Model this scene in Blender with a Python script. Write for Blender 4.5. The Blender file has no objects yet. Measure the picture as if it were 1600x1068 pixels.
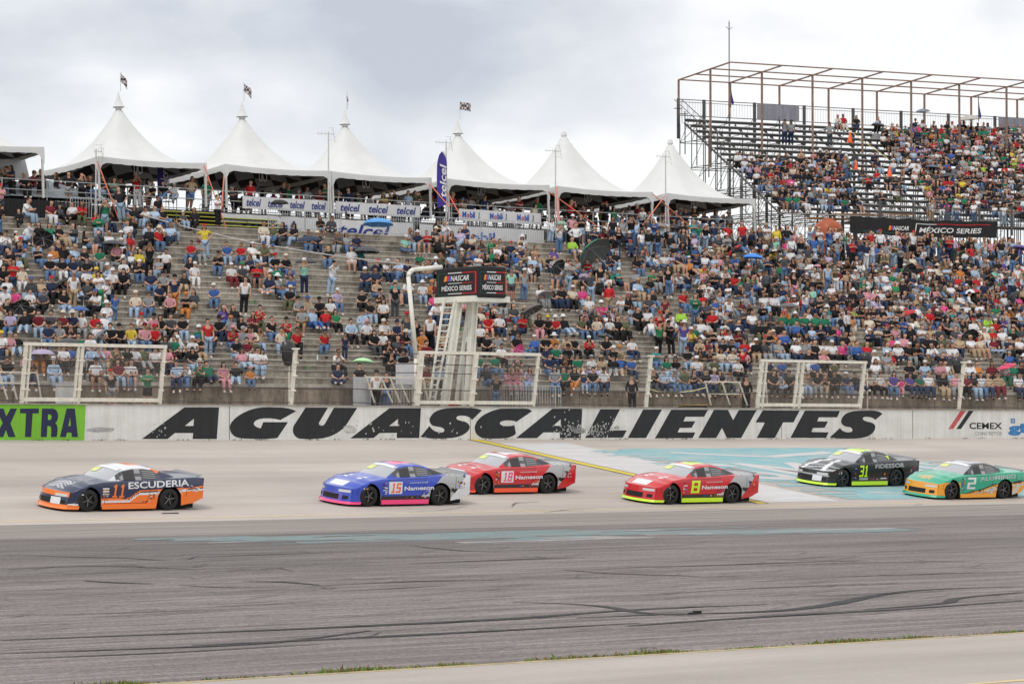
import bpy, bmesh, math, random
import numpy as np
from mathutils import Vector, Matrix
random.seed(7); RNG = np.random.default_rng(11)
sc = bpy.context.scene
C = sc.collection
R = math.radians
PI = math.pi

# ------------------------------------------------------------------ camera
FPX, ALPHA, BETA, CAMZ = 4800.0, R(38.2), math.atan(140/4800.0), 2.6
CAM = Vector((0, 0, CAMZ))
FW = Vector((math.sin(ALPHA)*math.cos(BETA), math.cos(ALPHA)*math.cos(BETA), math.sin(BETA)))
RT = Vector((math.cos(ALPHA), -math.sin(ALPHA), 0))
UP = RT.cross(FW)
cam_d = bpy.data.cameras.new('camera'); cam = bpy.data.objects.new('camera', cam_d); C.objects.link(cam)
cam_d.sensor_width = 36; cam_d.lens = 36*FPX/1600; cam_d.clip_start = 0.5; cam_d.clip_end = 6000
M = Matrix(((RT.x, UP.x, -FW.x, 0), (RT.y, UP.y, -FW.y, 0), (RT.z, UP.z, -FW.z, CAMZ), (0, 0, 0, 1)))
cam.matrix_world = M
sc.camera = cam
sc.render.resolution_x = 1024; sc.render.resolution_y = 683

def ray(x, y): return FW*FPX + RT*(x-800) + UP*(534-y)
def onY(x, y, Y):
    d = ray(x, y); return CAM + d*(Y/d.y)
def onZ(x, y, Z):
    d = ray(x, y); return CAM + d*((Z-CAMZ)/d.z)
def onD(x, y, D):
    return CAM + ray(x, y)*(D/FPX)
def px(p):
    v = Vector(p)-CAM; d = v.dot(FW)
    return 800+FPX*v.dot(RT)/d, 534-FPX*v.dot(UP)/d
def Xat(x, Y):          # X coordinate of image column x on the plane Y
    return onY(x, 674, Y).x

# ------------------------------------------------------------------ light
w = bpy.data.worlds.new('World'); sc.world = w; w.use_nodes = True
nt = w.node_tree; N = nt.nodes; L = nt.links
for n in list(N): N.remove(n)
out = N.new('ShaderNodeOutputWorld'); bg = N.new('ShaderNodeBackground'); L.new(bg.outputs[0], out.inputs[0])
sky = N.new('ShaderNodeTexSky'); sky.sky_type = 'NISHITA'; sky.sun_disc = False
sky.sun_elevation = R(58); sky.sun_rotation = R(200)
sk = N.new('ShaderNodeVectorMath'); sk.operation = 'SCALE'; sk.inputs['Scale'].default_value = 0.12
L.new(sky.outputs[0], sk.inputs[0])
tc = N.new('ShaderNodeTexCoord')
mp = N.new('ShaderNodeMapping'); mp.inputs['Scale'].default_value = (1, 1, 1.9)
mp.inputs['Rotation'].default_value = (0, 0, ALPHA)   # broad cloud banks lie across the track
L.new(tc.outputs['Generated'], mp.inputs[0])
n1 = N.new('ShaderNodeTexNoise'); n1.inputs['Scale'].default_value = 5.2; n1.inputs['Detail'].default_value = 7; n1.inputs['Roughness'].default_value = .55; n1.inputs['Distortion'].default_value = .35
L.new(mp.outputs[0], n1.inputs['Vector'])
# one wide grey cloud bank, centred on its own direction in the sky
cdir = ray(470, 60).normalized()
dn = N.new('ShaderNodeVectorMath'); dn.operation = 'SUBTRACT'; dn.inputs[1].default_value = cdir
L.new(tc.outputs['Generated'], dn.inputs[0])
mp2 = N.new('ShaderNodeMapping'); mp2.vector_type = 'POINT'; mp2.inputs['Rotation'].default_value = (0, 0, ALPHA); mp2.inputs['Scale'].default_value = (1, 1, 1)
L.new(dn.outputs[0], mp2.inputs[0])
sc_ = N.new('ShaderNodeVectorMath'); sc_.operation = 'MULTIPLY'; sc_.inputs[1].default_value = (1/.125, 1/.5, 1/.030)
L.new(mp2.outputs[0], sc_.inputs[0])
ln = N.new('ShaderNodeVectorMath'); ln.operation = 'LENGTH'; L.new(sc_.outputs[0], ln.inputs[0])
ms = N.new('ShaderNodeMath'); ms.operation = 'MULTIPLY_ADD'; ms.inputs[1].default_value = -0.55; ms.inputs[2].default_value = 0.80
L.new(ln.outputs['Value'], ms.inputs[0])
mx_ = N.new('ShaderNodeMath'); mx_.operation = 'MAXIMUM'; mx_.inputs[1].default_value = -.16; L.new(ms.outputs[0], mx_.inputs[0])
n2 = N.new('ShaderNodeTexNoise'); n2.inputs['Scale'].default_value = 11; n2.inputs['Detail'].default_value = 6; n2.inputs['Roughness'].default_value = .48; n2.inputs['Distortion'].default_value = .1
L.new(mp.outputs[0], n2.inputs['Vector'])
ns = N.new('ShaderNodeMath'); ns.operation = 'MULTIPLY_ADD'; ns.inputs[1].default_value = 2.3; ns.inputs[2].default_value = -.95
L.new(n2.outputs['Fac'], ns.inputs[0])
ad = N.new('ShaderNodeMath'); ad.operation = 'ADD'; L.new(mx_.outputs[0], ad.inputs[0]); L.new(ns.outputs[0], ad.inputs[1])
cr = N.new('ShaderNodeValToRGB'); L.new(ad.outputs[0], cr.inputs[0])
e = cr.color_ramp.elements
e[0].position = .18; e[0].color = (1.04, 1.04, 1.05, 1); e[1].position = .95; e[1].color = (.58, .62, .70, 1)
m_ = e.new(.45); m_.color = (.86, .88, .92, 1)
mix = N.new('ShaderNodeMixRGB'); mix.inputs[0].default_value = .93
L.new(sk.outputs[0], mix.inputs[1]); L.new(cr.outputs[0], mix.inputs[2]); L.new(mix.outputs[0], bg.inputs[0])
bg.inputs[1].default_value = 1.0
sun_d = bpy.data.lights.new('sun', 'SUN'); sun = bpy.data.objects.new('sun', sun_d); C.objects.link(sun)
sun_d.energy = 1.3; sun_d.angle = R(14); sun_d.color = (1, .96, .9)
az = ALPHA + R(205)                     # behind and left of the camera, high
sd = Vector((math.sin(az)*math.cos(R(58)), math.cos(az)*math.cos(R(58)), math.sin(R(58))))
sun.rotation_euler = sd.to_track_quat('Z', 'Y').to_euler()
sc.view_settings.view_transform = 'Standard'; sc.view_settings.look = 'None'
sc.view_settings.exposure = 0.0; sc.view_settings.gamma = 1.0

# ------------------------------------------------------------------ materials
def lin(c):
    if isinstance(c, str):
        c = [int(c[i:i+2], 16)/255 for i in (0, 2, 4)]
    return tuple((v/12.92 if v <= .04045 else ((v+.055)/1.055)**2.4) for v in c)
MATS = {}
def pm(name, base, rough=.6, var=.12, scale=3.0, metal=0, spec=.4, bump=0, stretch=(1, 1, 1), coat=0, trans=0, dirt=None, dirtamt=.5, objcol=False, detail=6):
    """procedural principled material: base colour broken up by noise, optional dirt patches"""
    if name in MATS: return MATS[name]
    m = bpy.data.materials.new(name); m.use_nodes = True; nt = m.node_tree; N = nt.nodes; L = nt.links
    p = N['Principled BSDF']; p.inputs['Roughness'].default_value = rough; p.inputs['Metallic'].default_value = metal
    p.inputs['Specular IOR Level'].default_value = spec
    if coat: p.inputs['Coat Weight'].default_value = coat; p.inputs['Coat Roughness'].default_value = .08
    tc = N.new('ShaderNodeTexCoord'); mp = N.new('ShaderNodeMapping'); mp.inputs['Scale'].default_value = stretch
    L.new(tc.outputs['Object'], mp.inputs[0])
    no = N.new('ShaderNodeTexNoise'); no.inputs['Scale'].default_value = scale; no.inputs['Detail'].default_value = detail; no.inputs['Roughness'].default_value = .6
    L.new(mp.outputs[0], no.inputs['Vector'])
    cr = N.new('ShaderNodeValToRGB'); L.new(no.outputs['Fac'], cr.inputs[0])
    a = 1-var; b = 1+var
    e = cr.color_ramp.elements; e[0].position = .3; e[1].position = .7
    if objcol:
        oi = N.new('ShaderNodeObjectInfo'); e[0].color = (a, a, a, 1); e[1].color = (b, b, b, 1)
        mu = N.new('ShaderNodeMixRGB'); mu.blend_type = 'MULTIPLY'; mu.inputs[0].default_value = 1
        L.new(cr.outputs[0], mu.inputs[1]); L.new(oi.outputs['Color'], mu.inputs[2]); src = mu.outputs[0]
    else:
        c = base if not isinstance(base, str) else lin(base)
        e[0].color = (c[0]*a, c[1]*a, c[2]*a, 1); e[1].color = (c[0]*b, c[1]*b, c[2]*b, 1); src = cr.outputs[0]
    if dirt:
        d = dirt if not isinstance(dirt, str) else lin(dirt)
        n2 = N.new('ShaderNodeTexNoise'); n2.inputs['Scale'].default_value = scale*2.3; n2.inputs['Detail'].default_value = 9; n2.inputs['Roughness'].default_value = .7
        L.new(mp.outputs[0], n2.inputs['Vector'])
        c2 = N.new('ShaderNodeValToRGB'); c2.color_ramp.elements[0].position = 1-dirtamt-.08; c2.color_ramp.elements[1].position = 1-dirtamt+.12
        L.new(n2.outputs['Fac'], c2.inputs[0])
        mu = N.new('ShaderNodeMixRGB'); L.new(c2.outputs[0], mu.inputs[0]); L.new(src, mu.inputs[1]); mu.inputs[2].default_value = (*d, 1); src = mu.outputs[0]
    L.new(src, p.inputs['Base Color'])
    if bump:
        bn = N.new('ShaderNodeBump'); bn.inputs['Strength'].default_value = bump; bn.inputs['Distance'].default_value = .02
        n3 = N.new('ShaderNodeTexNoise'); n3.inputs['Scale'].default_value = scale*8; n3.inputs['Detail'].default_value = 4
        L.new(mp.outputs[0], n3.inputs['Vector']); L.new(n3.outputs['Fac'], bn.inputs['Height']); L.new(bn.outputs[0], p.inputs['Normal'])
    MATS[name] = m
    return m

# ------------------------------------------------------------------ mesh helpers
def tag(o, label=None, cat=None, group=None, kind=None):
    if label: o['label'] = label
    if cat: o['category'] = cat
    if group: o['group'] = group
    if kind: o['kind'] = kind
    return o
class MB:
    """collects simple shapes into one mesh"""
    def __init__(s): s.v = []; s.f = []; s.mi = []
    def add(s, vs, fs, mi=0):
        b = len(s.v); s.v += [tuple(v) for v in vs]; s.f += [tuple(i+b for i in f) for f in fs]; s.mi += [mi]*len(fs); return s
    def quad(s, a, b, c, d, mi=0): return s.add([a, b, c, d], [(0, 1, 2, 3)], mi)
    def box(s, x0, x1, y0, y1, z0, z1, mi=0):
        v = [(x, y, z) for z in (z0, z1) for y in (y0, y1) for x in (x0, x1)]
        return s.add(v, [(0, 2, 3, 1), (4, 5, 7, 6), (0, 1, 5, 4), (2, 6, 7, 3), (0, 4, 6, 2), (1, 3, 7, 5)], mi)
    def tube(s, a, b, r, r2=None, n=8, mi=0, caps=True):
        a = Vector(a); b = Vector(b); r2 = r if r2 is None else r2; d = b-a
        if d.length < 1e-6: return s
        q = d.to_track_quat('Z', 'Y'); vs = []
        for P, rr in ((a, r), (b, r2)):
            for i in range(n):
                t = 2*PI*i/n; vs.append(P+q @ Vector((rr*math.cos(t), rr*math.sin(t), 0)))
        fs = [(i, (i+1) % n, n+(i+1) % n, n+i) for i in range(n)]
        if caps: fs += [tuple(range(n-1, -1, -1)), tuple(range(n, 2*n))]
        return s.add(vs, fs, mi)
    def path(s, pts, r, n=6, mi=0):
        for a, b in zip(pts[:-1], pts[1:]): s.tube(a, b, r, n=n, mi=mi)
        return s
    def bar(s, a, b, w, h, mi=0):        # rectangular bar
        a = Vector(a); b = Vector(b); d = (b-a).normalized()
        up = Vector((0, 0, 1)) if abs(d.z) < .95 else Vector((0, 1, 0))
        x = d.cross(up).normalized()*w/2; y = x.cross(d).normalized()*h/2
        v = [P+sx*x+sy*y for P in (a, b) for sx, sy in ((-1, -1), (1, -1), (1, 1), (-1, 1))]
        return s.add(v, [(0, 1, 2, 3), (7, 6, 5, 4), (0, 4, 5, 1), (1, 5, 6, 2), (2, 6, 7, 3), (3, 7, 4, 0)], mi)
    def lathe(s, prof, n=16, o=(0, 0, 0), mi=0, axis='z', a0=0, a1=2*PI):
        vs = []; full = abs(a1-a0-2*PI) < 1e-4; m = n if full else n+1
        for r, z in prof:
            for i in range(m):
                t = a0+(a1-a0)*i/n; x, y = r*math.cos(t), r*math.sin(t)
                p = (x, y, z) if axis == 'z' else (x, z, y)
                vs.append((p[0]+o[0], p[1]+o[1], p[2]+o[2]))
        fs = []
        for j in range(len(prof)-1):
            for i in range(n):
                k = (i+1) % m if full else i+1
                fs.append((j*m+i, j*m+k, (j+1)*m+k, (j+1)*m+i))
        return s.add(vs, fs, mi)
    def build(s, name, mats, parent=None, smooth=False, loc=None, bevel=0):
        me = bpy.data.meshes.new(name); me.from_pydata(s.v, [], s.f); me.update()
        if not isinstance(mats, (list, tuple)): mats = [mats]
        for m in mats: me.materials.append(m)
        if len(mats) > 1: me.polygons.foreach_set('material_index', s.mi)
        if smooth: me.polygons.foreach_set('use_smooth', [True]*len(me.polygons))
        o = bpy.data.objects.new(name, me); C.objects.link(o)
        if parent: o.parent = parent
        if loc is not None: o.location = loc
        if bevel:
            b = o.modifiers.new('bevel', 'BEVEL'); b.width = bevel; b.segments = 2; b.limit_method = 'ANGLE'
        return o
def empty(name, loc=(0, 0, 0), rz=0, parent=None):
    o = bpy.data.objects.new(name, None); C.objects.link(o); o.location = loc; o.rotation_euler = (0, 0, rz); o.empty_display_size = .2
    if parent: o.parent = parent
    return o
def copy_tree(o, parent=None):
    c = o.copy(); C.objects.link(c)
    if parent: c.parent = parent
    for ch in list(o.children): copy_tree(ch, c)
    return c
def text_mesh(s, w=None, h=None, bold=0.0, shear=0.0, space=1.0):
    """lettering as flat mesh data in the XY plane, lower left corner at 0,0, fitted to w x h"""
    cu = bpy.data.curves.new('t', 'FONT'); cu.body = s; cu.size = 1; cu.offset = bold; cu.shear = shear; cu.space_character = space; cu.resolution_u = 3
    cu.fill_mode = 'FRONT'
    o = bpy.data.objects.new('t', cu); C.objects.link(o); bpy.context.view_layer.update()
    me = bpy.data.meshes.new_from_object(o.evaluated_get(bpy.context.evaluated_depsgraph_get()))
    v = np.array([x.co[:2] for x in me.vertices]); f = [tuple(p.vertices) for p in me.polygons]
    bpy.data.objects.remove(o); bpy.data.curves.remove(cu); bpy.data.meshes.remove(me)
    mn = v.min(0); sz = v.max(0)-mn; v = v-mn
    sx = (w/sz[0]) if w else (h/sz[1]); sy = (h/sz[1]) if h else sx
    return v*np.array([sx, sy]), f
def put_text(mb, s, origin, ux, uy, w, h, off=(0, 0, 0), mi=0, **k):
    v, f = text_mesh(s, w, h, **k); o = Vector(origin)+Vector(off); ux = Vector(ux); uy = Vector(uy)
    mb.add([o+ux*a+uy*b for a, b in v], f, mi)
# ------------------------------------------------------------------ ground, track
YA, YW, SLOPE = 76.0, 96.5, 0.1117       # foot of banking, wall face, cross fall
def bankz(Y): return max(0.0, (Y-YA)*SLOPE)
def onBank(x, y, lift=0):
    d = ray(x, y)                        # intersect with z = SLOPE*(Y-YA)
    t = (CAMZ+SLOPE*YA)/(SLOPE*d.y-d.z); return CAM+d*t+Vector((0, 0, lift))
def surf(name, base, streak, gap=None, bump=.25, dark=.5, amt=.45, scale=.35, extra=None, grain=.28):
    """road surface: fine aggregate + streaks drawn out along the driving direction"""
    m = bpy.data.materials.new(name); m.use_nodes = True; nt = m.node_tree; N = nt.nodes; L = nt.links
    p = N['Principled BSDF']; p.inputs['Roughness'].default_value = .85; p.inputs['Specular IOR Level'].default_value = .25
    tc = N.new('ShaderNodeTexCoord')
    def noise(scale, st, det=6, rough=.6, dist=0):
        mp = N.new('ShaderNodeMapping'); mp.inputs['Scale'].default_value = st; L.new(tc.outputs['Object'], mp.inputs[0])
        n = N.new('ShaderNodeTexNoise'); n.inputs['Scale'].default_value = scale; n.inputs['Detail'].default_value = det; n.inputs['Roughness'].default_value = rough; n.inputs['Distortion'].default_value = dist
        L.new(mp.outputs[0], n.inputs['Vector']); return n.outputs['Fac']
    def ramp(src, a, b, ca, cb):
        r = N.new('ShaderNodeValToRGB'); r.color_ramp.elements[0].position = a; r.color_ramp.elements[1].position = b
        r.color_ramp.elements[0].color = (*ca, 1); r.color_ramp.elements[1].color = (*cb, 1); L.new(src, r.inputs[0]); return r.outputs[0]
    def mul(a, b):
        m_ = N.new('ShaderNodeMixRGB'); m_.blend_type = 'MULTIPLY'; m_.inputs[0].default_value = 1; L.new(a, m_.inputs[1]); L.new(b, m_.inputs[2]); return m_.outputs[0]
    c = base
    col = ramp(noise(.12, (1, 1, 1), 5), .3, .7, tuple(v*.92 for v in c), tuple(v*1.07 for v in c))
    col = mul(col, ramp(noise(12, (1, 1, 1), 8, .8), .3, .72, (1-grain,)*3, (1+grain*.85,)*3))         # aggregate
    col = mul(col, ramp(noise(scale, streak, 7, .62, .4), .5-amt*.35, .5+.12, (dark,)*3, (1.03,)*3))       # rubber streaks
    col = mul(col, ramp(noise(scale*3.1, (streak[0]*.6, streak[1]*1.5, 1), 6, .65), .34, .6, (dark+.22,)*3, (1.02,)*3))
    if extra: col = extra(N, L, tc, col, noise, ramp, mul)
    L.new(col, p.inputs['Base Color'])
    b = N.new('ShaderNodeBump'); b.inputs['Strength'].default_value = bump; b.inputs['Distance'].default_value = .01
    L.new(noise(40, (1, 1, 1), 3), b.inputs['Height']); L.new(b.outputs[0], p.inputs['Normal'])
    return m
def lane(N, L, tc, col, noise, ramp, mul):
    sx = N.new('ShaderNodeSeparateXYZ'); L.new(tc.outputs['Object'], sx.inputs[0])
    mr = N.new('ShaderNodeMapRange'); mr.interpolation_type = 'SMOOTHSTEP'; mr.inputs[1].default_value = 38; mr.inputs[2].default_value = 52; L.new(sx.outputs['Y'], mr.inputs[0])
    pt = ramp(noise(.5, (.08, .5, 1), 5, .6), .36, .62, (.70, .71, .71), (1.0, 1.0, 1.0))      # rubbered racing lane, patchy
    mx = N.new('ShaderNodeMixRGB'); L.new(mr.outputs[0], mx.inputs[0]); mx.inputs[1].default_value = (1.04, 1.02, 1.02, 1); L.new(pt, mx.inputs[2])
    col = mul(col, mx.outputs[0])
    col = mul(col, ramp(noise(42, (1, .14, 1), 3, .7), .32, .68, (.70, .70, .70), (1.30, 1.29, 1.28)))     # coarse open aggregate
    col = mul(col, ramp(noise(.42, (.3, 1.5, 1), 6, .65, .5), .57, .70, (1, 1, 1), (.70, .71, .72)))      # scrubbed-in rubber patches
    return mul(col, ramp(noise(30, (1, 1, 1), 4, .7), .42, .7, (.93,)*3, (1.6,)*3))           # pale stone chips
asph = surf('asphalt', (.240, .213, .206), (.14, 2.4, 1), dark=.66, amt=.22, scale=1.2, extra=lane, grain=.6)
apron = surf('apron_asphalt', (.315, .28, .255), (.05, 1.2, 1), dark=.72, amt=.3, scale=1.2)
def slabs(N, L, tc, col, noise, ramp, mul):
    col = mul(col, ramp(noise(.09, (.6, 2.2, 1), 5, .6), .4, .64, (.88, .87, .86), (1.03, 1.03, 1.03)))
    return mul(col, ramp(noise(1.5, (1, .6, 1), 9, .8), .58, .78, (1, 1, 1), (.84, .82, .8)))
conc = surf('track_concrete', (.465, .418, .38), (.03, .35, 1), dark=.88, amt=.3, scale=.8, grain=.10, extra=slabs)
pad = surf('pit_concrete', (.44, .4, .362), (.06, .3, 1), dark=.9, amt=.25, scale=.9, grain=.09, extra=slabs)
g = MB(); g.quad((-2500, -2500, -.06), (2500, -2500, -.06), (2500, 2500, -.06), (-2500, 2500, -.06))
tag(g.build('ground', pm('dry_earth', (.2, .17, .11), .95, .3, .2)), kind='structure')
def sheet(name, m, Y0, Y1, z0, z1, x0=-60, x1=260, nx=2):
    s = MB(); s.quad((x0, Y0, z0), (x1, Y0, z0), (x1, Y1, z1), (x0, Y1, z1)); return tag(s.build(name, m), kind='structure')
sheet('pit_lane', pad, -30, 27.0, 0.03, 0.03)
sheet('asphalt_track', asph, 26.9, 66.0, 0, 0)
sheet('apron_strip', apron, 66.0, YA, 0, 0)
sheet('banked_track', conc, YA, YW, 0, (YW-YA)*SLOPE)
# berm that carries the tents and the stand behind
berm = MB(); berm.box(-60, 420, 124.6, 420, -.5, 12.28); tag(berm.build('embankment', pm('berm_earth', (.25, .2, .14), .95, .25, .4)), kind='structure')

# painted markings (thin sheets on the surfaces)
def paint(name, c, wear=.35, wscale=2.2, stretch=(.25, 1, 1), rough=.8, under=(.45, .41, .38)):
    m = pm(name, c, rough, .08, 1.2, stretch=stretch, dirt=under, dirtamt=wear); return m
ypaint = paint('yellow_paint', (.62, .49, .06), .18, under=(.32, .27, .16))
ypale = paint('pale_yellow_paint', (.66, .5, .26), .45)
wpaint = paint('white_paint', (.54, .53, .53), .42, under=(.46, .43, .4))
tpaint = paint('teal_paint', (.19, .41, .445), .47, under=(.4, .42, .41))
kpaint = paint('black_line_paint', (.06, .06, .05), .3, under=(.3, .26, .2))
def bank_rect(mb, x0, x1, Y0, Y1, lift, mi=0):
    mb.quad((x0, Y0, bankz(Y0)+lift), (x1, Y0, bankz(Y0)+lift), (x1, Y1, bankz(Y1)+lift), (x0, Y1, bankz(Y1)+lift), mi)
def bank_slant(mb, o0, o1, Y0, Y1, lift, mi=0):
    s = lambda Y: 71.75+(Y-77.3)*.118
    mb.quad((s(Y0)+o0, Y0, bankz(Y0)+lift), (s(Y0)+o1, Y0, bankz(Y0)+lift), (s(Y1)+o1, Y1, bankz(Y1)+lift), (s(Y1)+o0, Y1, bankz(Y1)+lift), mi)
m1 = MB(); bank_slant(m1, .35, 3.9, 77.6, 95.2, .004); tag(m1.build('white_track_band', wpaint), kind='structure')
# teal sponsor field with ragged ends
m1 = MB(); yy = 77.7
while yy < 93.2:
    y2 = min(yy+.22, 93.2); a = 76.2+random.uniform(0, 3.0)*(1 if random.random() < .6 else .3); b = 91.6+random.uniform(-1.2, .2)
    if yy < 79.5: b = 99
    bank_rect(m1, a, b, yy, y2, .008); yy = y2
tag(m1.build('teal_track_paint', tpaint), kind='structure')
m1 = MB()
for a, b, mi in ((-.33, -.25, 1), (-.25, .2, 0), (.2, .28, 1)): bank_slant(m1, a, b, 77.3, YW-.02, .012, mi)
tag(m1.build('start_line', [ypaint, kpaint]), kind='structure')
# big worn white letters lying on the teal field, read from across the track
m1 = MB()
def ground_word(mb, s, x0, Y0, w, h, **k):
    v, f = text_mesh(s, w, h, **k)
    vs = [(x0+a, Y0+b, bankz(Y0+b)+.013) for a, b in v]; mb.add(vs, f)
v_, f_ = text_mesh('SMOS', 13.0, 5.2, bold=.015)
m1.add([(77.6+b*0+a, 83.2+b, bankz(83.2+b)+.013) for a, b in v_], f_)
for (xa, Ya, xb, Yb, wd) in ((80.2, 91.8, 84, 90.2, .25), (84, 90.2, 88.8, 91.6, .3), (79, 79.6, 84.5, 78.2, .12), (84.3, 78.1, 85.9, 80.1, .12), (81.5, 80, 83.5, 79.2, .3)):
    d = Vector((xb-xa, Yb-Ya, 0)).normalized(); n = Vector((-d.y, d.x, 0))*wd
    P = [Vector((xa, Ya, 0))-n, Vector((xb, Yb, 0))-n, Vector((xb, Yb, 0))+n, Vector((xa, Ya, 0))+n]
    m1.quad(*[(p.x, p.y, bankz(p.y)+.013) for p in P])
tag(m1.build('track_lettering', wpaint), kind='structure')
m1 = MB(); bank_rect(m1, -60, 140, 76.62, 76.74, .004); tag(m1.build('track_edge_line', ypale), kind='structure')
# worn teal logo on the asphalt, broken into streaks
m1 = MB()
for i in range(150):
    xc = random.uniform(310, 1400); t = (xc-310)/1090; yc = 843-t*16+random.gauss(0, 3.2)*(1-abs(t-.45)) 
    p = onZ(xc, yc, .004); l = random.uniform(.5, 3.2)*(1.2-abs(t-.5)); h = random.uniform(.08, .5)
    m1.quad((p.x-l, p.y-h, .004+i*2e-5), (p.x+l, p.y-h*.8, .004+i*2e-5), (p.x+l*.9, p.y+h, .004+i*2e-5), (p.x-l*.9, p.y+h*.8, .004+i*2e-5), 0 if i % 7 else 1)
tag(m1.build('worn_paint_streaks', [paint('teal_ghost', (.14, .265, .27), .52, under=(.2, .185, .18), stretch=(.4, 2, 1)), paint('white_fleck', (.5, .5, .5), .6, under=(.25, .22, .22))]), kind='structure')
def rub(name, c, dens, lo=.32, hi=.66):
    m = bpy.data.materials.new(name); m.use_nodes = True; nt = m.node_tree; N = nt.nodes; L = nt.links
    p = N['Principled BSDF']; p.inputs['Base Color'].default_value = (*c, 1); p.inputs['Roughness'].default_value = .8
    tr = N.new('ShaderNodeBsdfTransparent'); mx = N.new('ShaderNodeMixShader'); tc = N.new('ShaderNodeTexCoord')
    mp = N.new('ShaderNodeMapping'); mp.inputs['Scale'].default_value = (.35, 5, 1); L.new(tc.outputs['Object'], mp.inputs[0])
    n = N.new('ShaderNodeTexNoise'); n.inputs['Scale'].default_value = 2.5; n.inputs['Detail'].default_value = 8; n.inputs['Roughness'].default_value = .75; L.new(mp.outputs[0], n.inputs['Vector'])
    r = N.new('ShaderNodeValToRGB'); r.color_ramp.elements[0].position = lo; r.color_ramp.elements[1].position = hi
    r.color_ramp.elements[1].color = (dens,)*3+(1,); L.new(n.outputs['Fac'], r.inputs[0])
    L.new(r.outputs[0], mx.inputs[0]); L.new(tr.outputs[0], mx.inputs[1]); L.new(p.outputs[0], mx.inputs[2]); L.new(mx.outputs[0], N['Material Output'].inputs[0]); return m
# tyre marks: long thin curved ribbons of rubber
m1 = MB(); zz = .009
def skid(pts, w, flat=True):
    global zz
    zz += 3e-5
    P = [onZ(x, y, 0) if flat else onBank(x, y) for x, y in pts]
    # Catmull-like resample
    Q = []
    for i in range(len(P)-1):
        p0 = P[max(i-1, 0)]; p1 = P[i]; p2 = P[i+1]; p3 = P[min(i+2, len(P)-1)]
        for k in range(8):
            t = k/8; Q.append(.5*((2*p1)+(-p0+p2)*t+(2*p0-5*p1+4*p2-p3)*t*t+(-p0+3*p1-3*p2+p3)*t**3))
    Q.append(P[-1]); n = len(Q); L_ = []; R_ = []
    for i, q in enumerate(Q):
        d = (Q[min(i+1, n-1)]-Q[max(i-1, 0)]).normalized(); s = Vector((-d.y, d.x, 0))*w*.5*min(1, .25+1.5*min(i, n-1-i)/n)
        L_.append(q+s); R_.append(q-s)
    for i in range(n-1):
        m1.quad(*[(v.x, v.y, (zz if flat else bankz(v.y)+.016)) for v in (R_[i], R_[i+1], L_[i+1], L_[i])])
for pts, w_ in [([(0, 1000), (300, 989), (560, 978), (800, 966), (1000, 952), (1200, 944)], .32), ([(0, 1021), (200, 1014), (420, 1004), (580, 985)], .2),
          ([(300, 1008), (480, 1000), (660, 991), (800, 984), (1000, 973)], .28), ([(0, 1030), (250, 1020), (500, 1006)], .14),
          ([(900, 965), (1060, 959), (1200, 955), (1300, 944), (1370, 930), (1450, 921), (1600, 916)], .3), ([(980, 978), (1120, 968), (1250, 960), (1400, 952), (1600, 938)], .3),
          ([(1600, 925), (1500, 934), (1470, 943), (1350, 952)], .22), ([(980, 886), (1080, 884), (1200, 880), (1350, 875)], .22), ([(1180, 884), (1300, 880), (1380, 878)], .12),
          ([(280, 914), (340, 917), (430, 918)], .14), ([(130, 907), (180, 910), (240, 912)], .25), ([(380, 908), (440, 909), (500, 914)], .25),
          ([(880, 890), (960, 896), (1060, 899), (1100, 901)], .16), 
          ([(520, 924), (620, 919), (700, 914)], .12), ([(0, 866), (120, 870), (200, 872), (260, 876)], .16), ([(280, 872), (420, 866), (560, 862)], .16), ([(640, 852), (720, 860), (800, 862)], .14),
          ([(1200, 873), (1290, 876), (1380, 878)], .12), ([(1420, 874), (1470, 877), (1560, 879)], .1), ([(0, 890), (150, 884), (300, 889)], .16),
          ([(500, 915), (650, 908), (800, 906)], .16), ([(800, 940), (930, 946), (1010, 958), (1100, 962)], .2), ([(500, 980), (700, 972), (900, 963)], .12), ([(0, 962), (200, 957), (400, 950)], .1),
          ([(640, 880), (800, 874), (900, 871)], .22), ([(760, 860), (900, 858), (1100, 850)], .14), ([(1200, 905), (1400, 898), (1600, 893)], .12), ([(1000, 930), (1200, 918), (1400, 912)], .1)]:
    skid(pts, w_)
tag(m1.build('tyre_marks', rub('rubber_dark', (.03, .03, .031), 1.0, .22, .5)), kind='structure'); m1 = MB()
for i in range(620):
    x0 = random.uniform(-50, 1550); y0 = random.triangular(842, 1030, 890); ln_ = random.uniform(20, 170); sl = -(y0-674)/6600
    skid([(x0, y0), (x0+ln_*.5, y0+sl*ln_*.5+random.gauss(0, 1.0)), (x0+ln_, y0+sl*ln_+random.gauss(0, 2))], random.uniform(.02, .11))
tag(m1.build('fine_tyre_marks', rub('rubber_marks', (.04, .039, .04), .9)), kind='structure')
m1 = MB()
for pts, w_ in [([(800, 792), (806, 786), (822, 785), (842, 784)], .18), ([(850, 801), (880, 797), (930, 794)], .1), ([(640, 800), (700, 796), (730, 790)], .08), ([(1090, 797), (1130, 795), (1150, 803)], .08),
                ([(1425, 788), (1440, 787), (1428, 790)], .06), ([(790, 800), (850, 797), (980, 803)], .06)]:
    skid(pts, w_, flat=False)
tag(m1.build('bank_tyre_marks', rub('bank_rubber', (.07, .06, .055), .8)), kind='structure')
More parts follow.
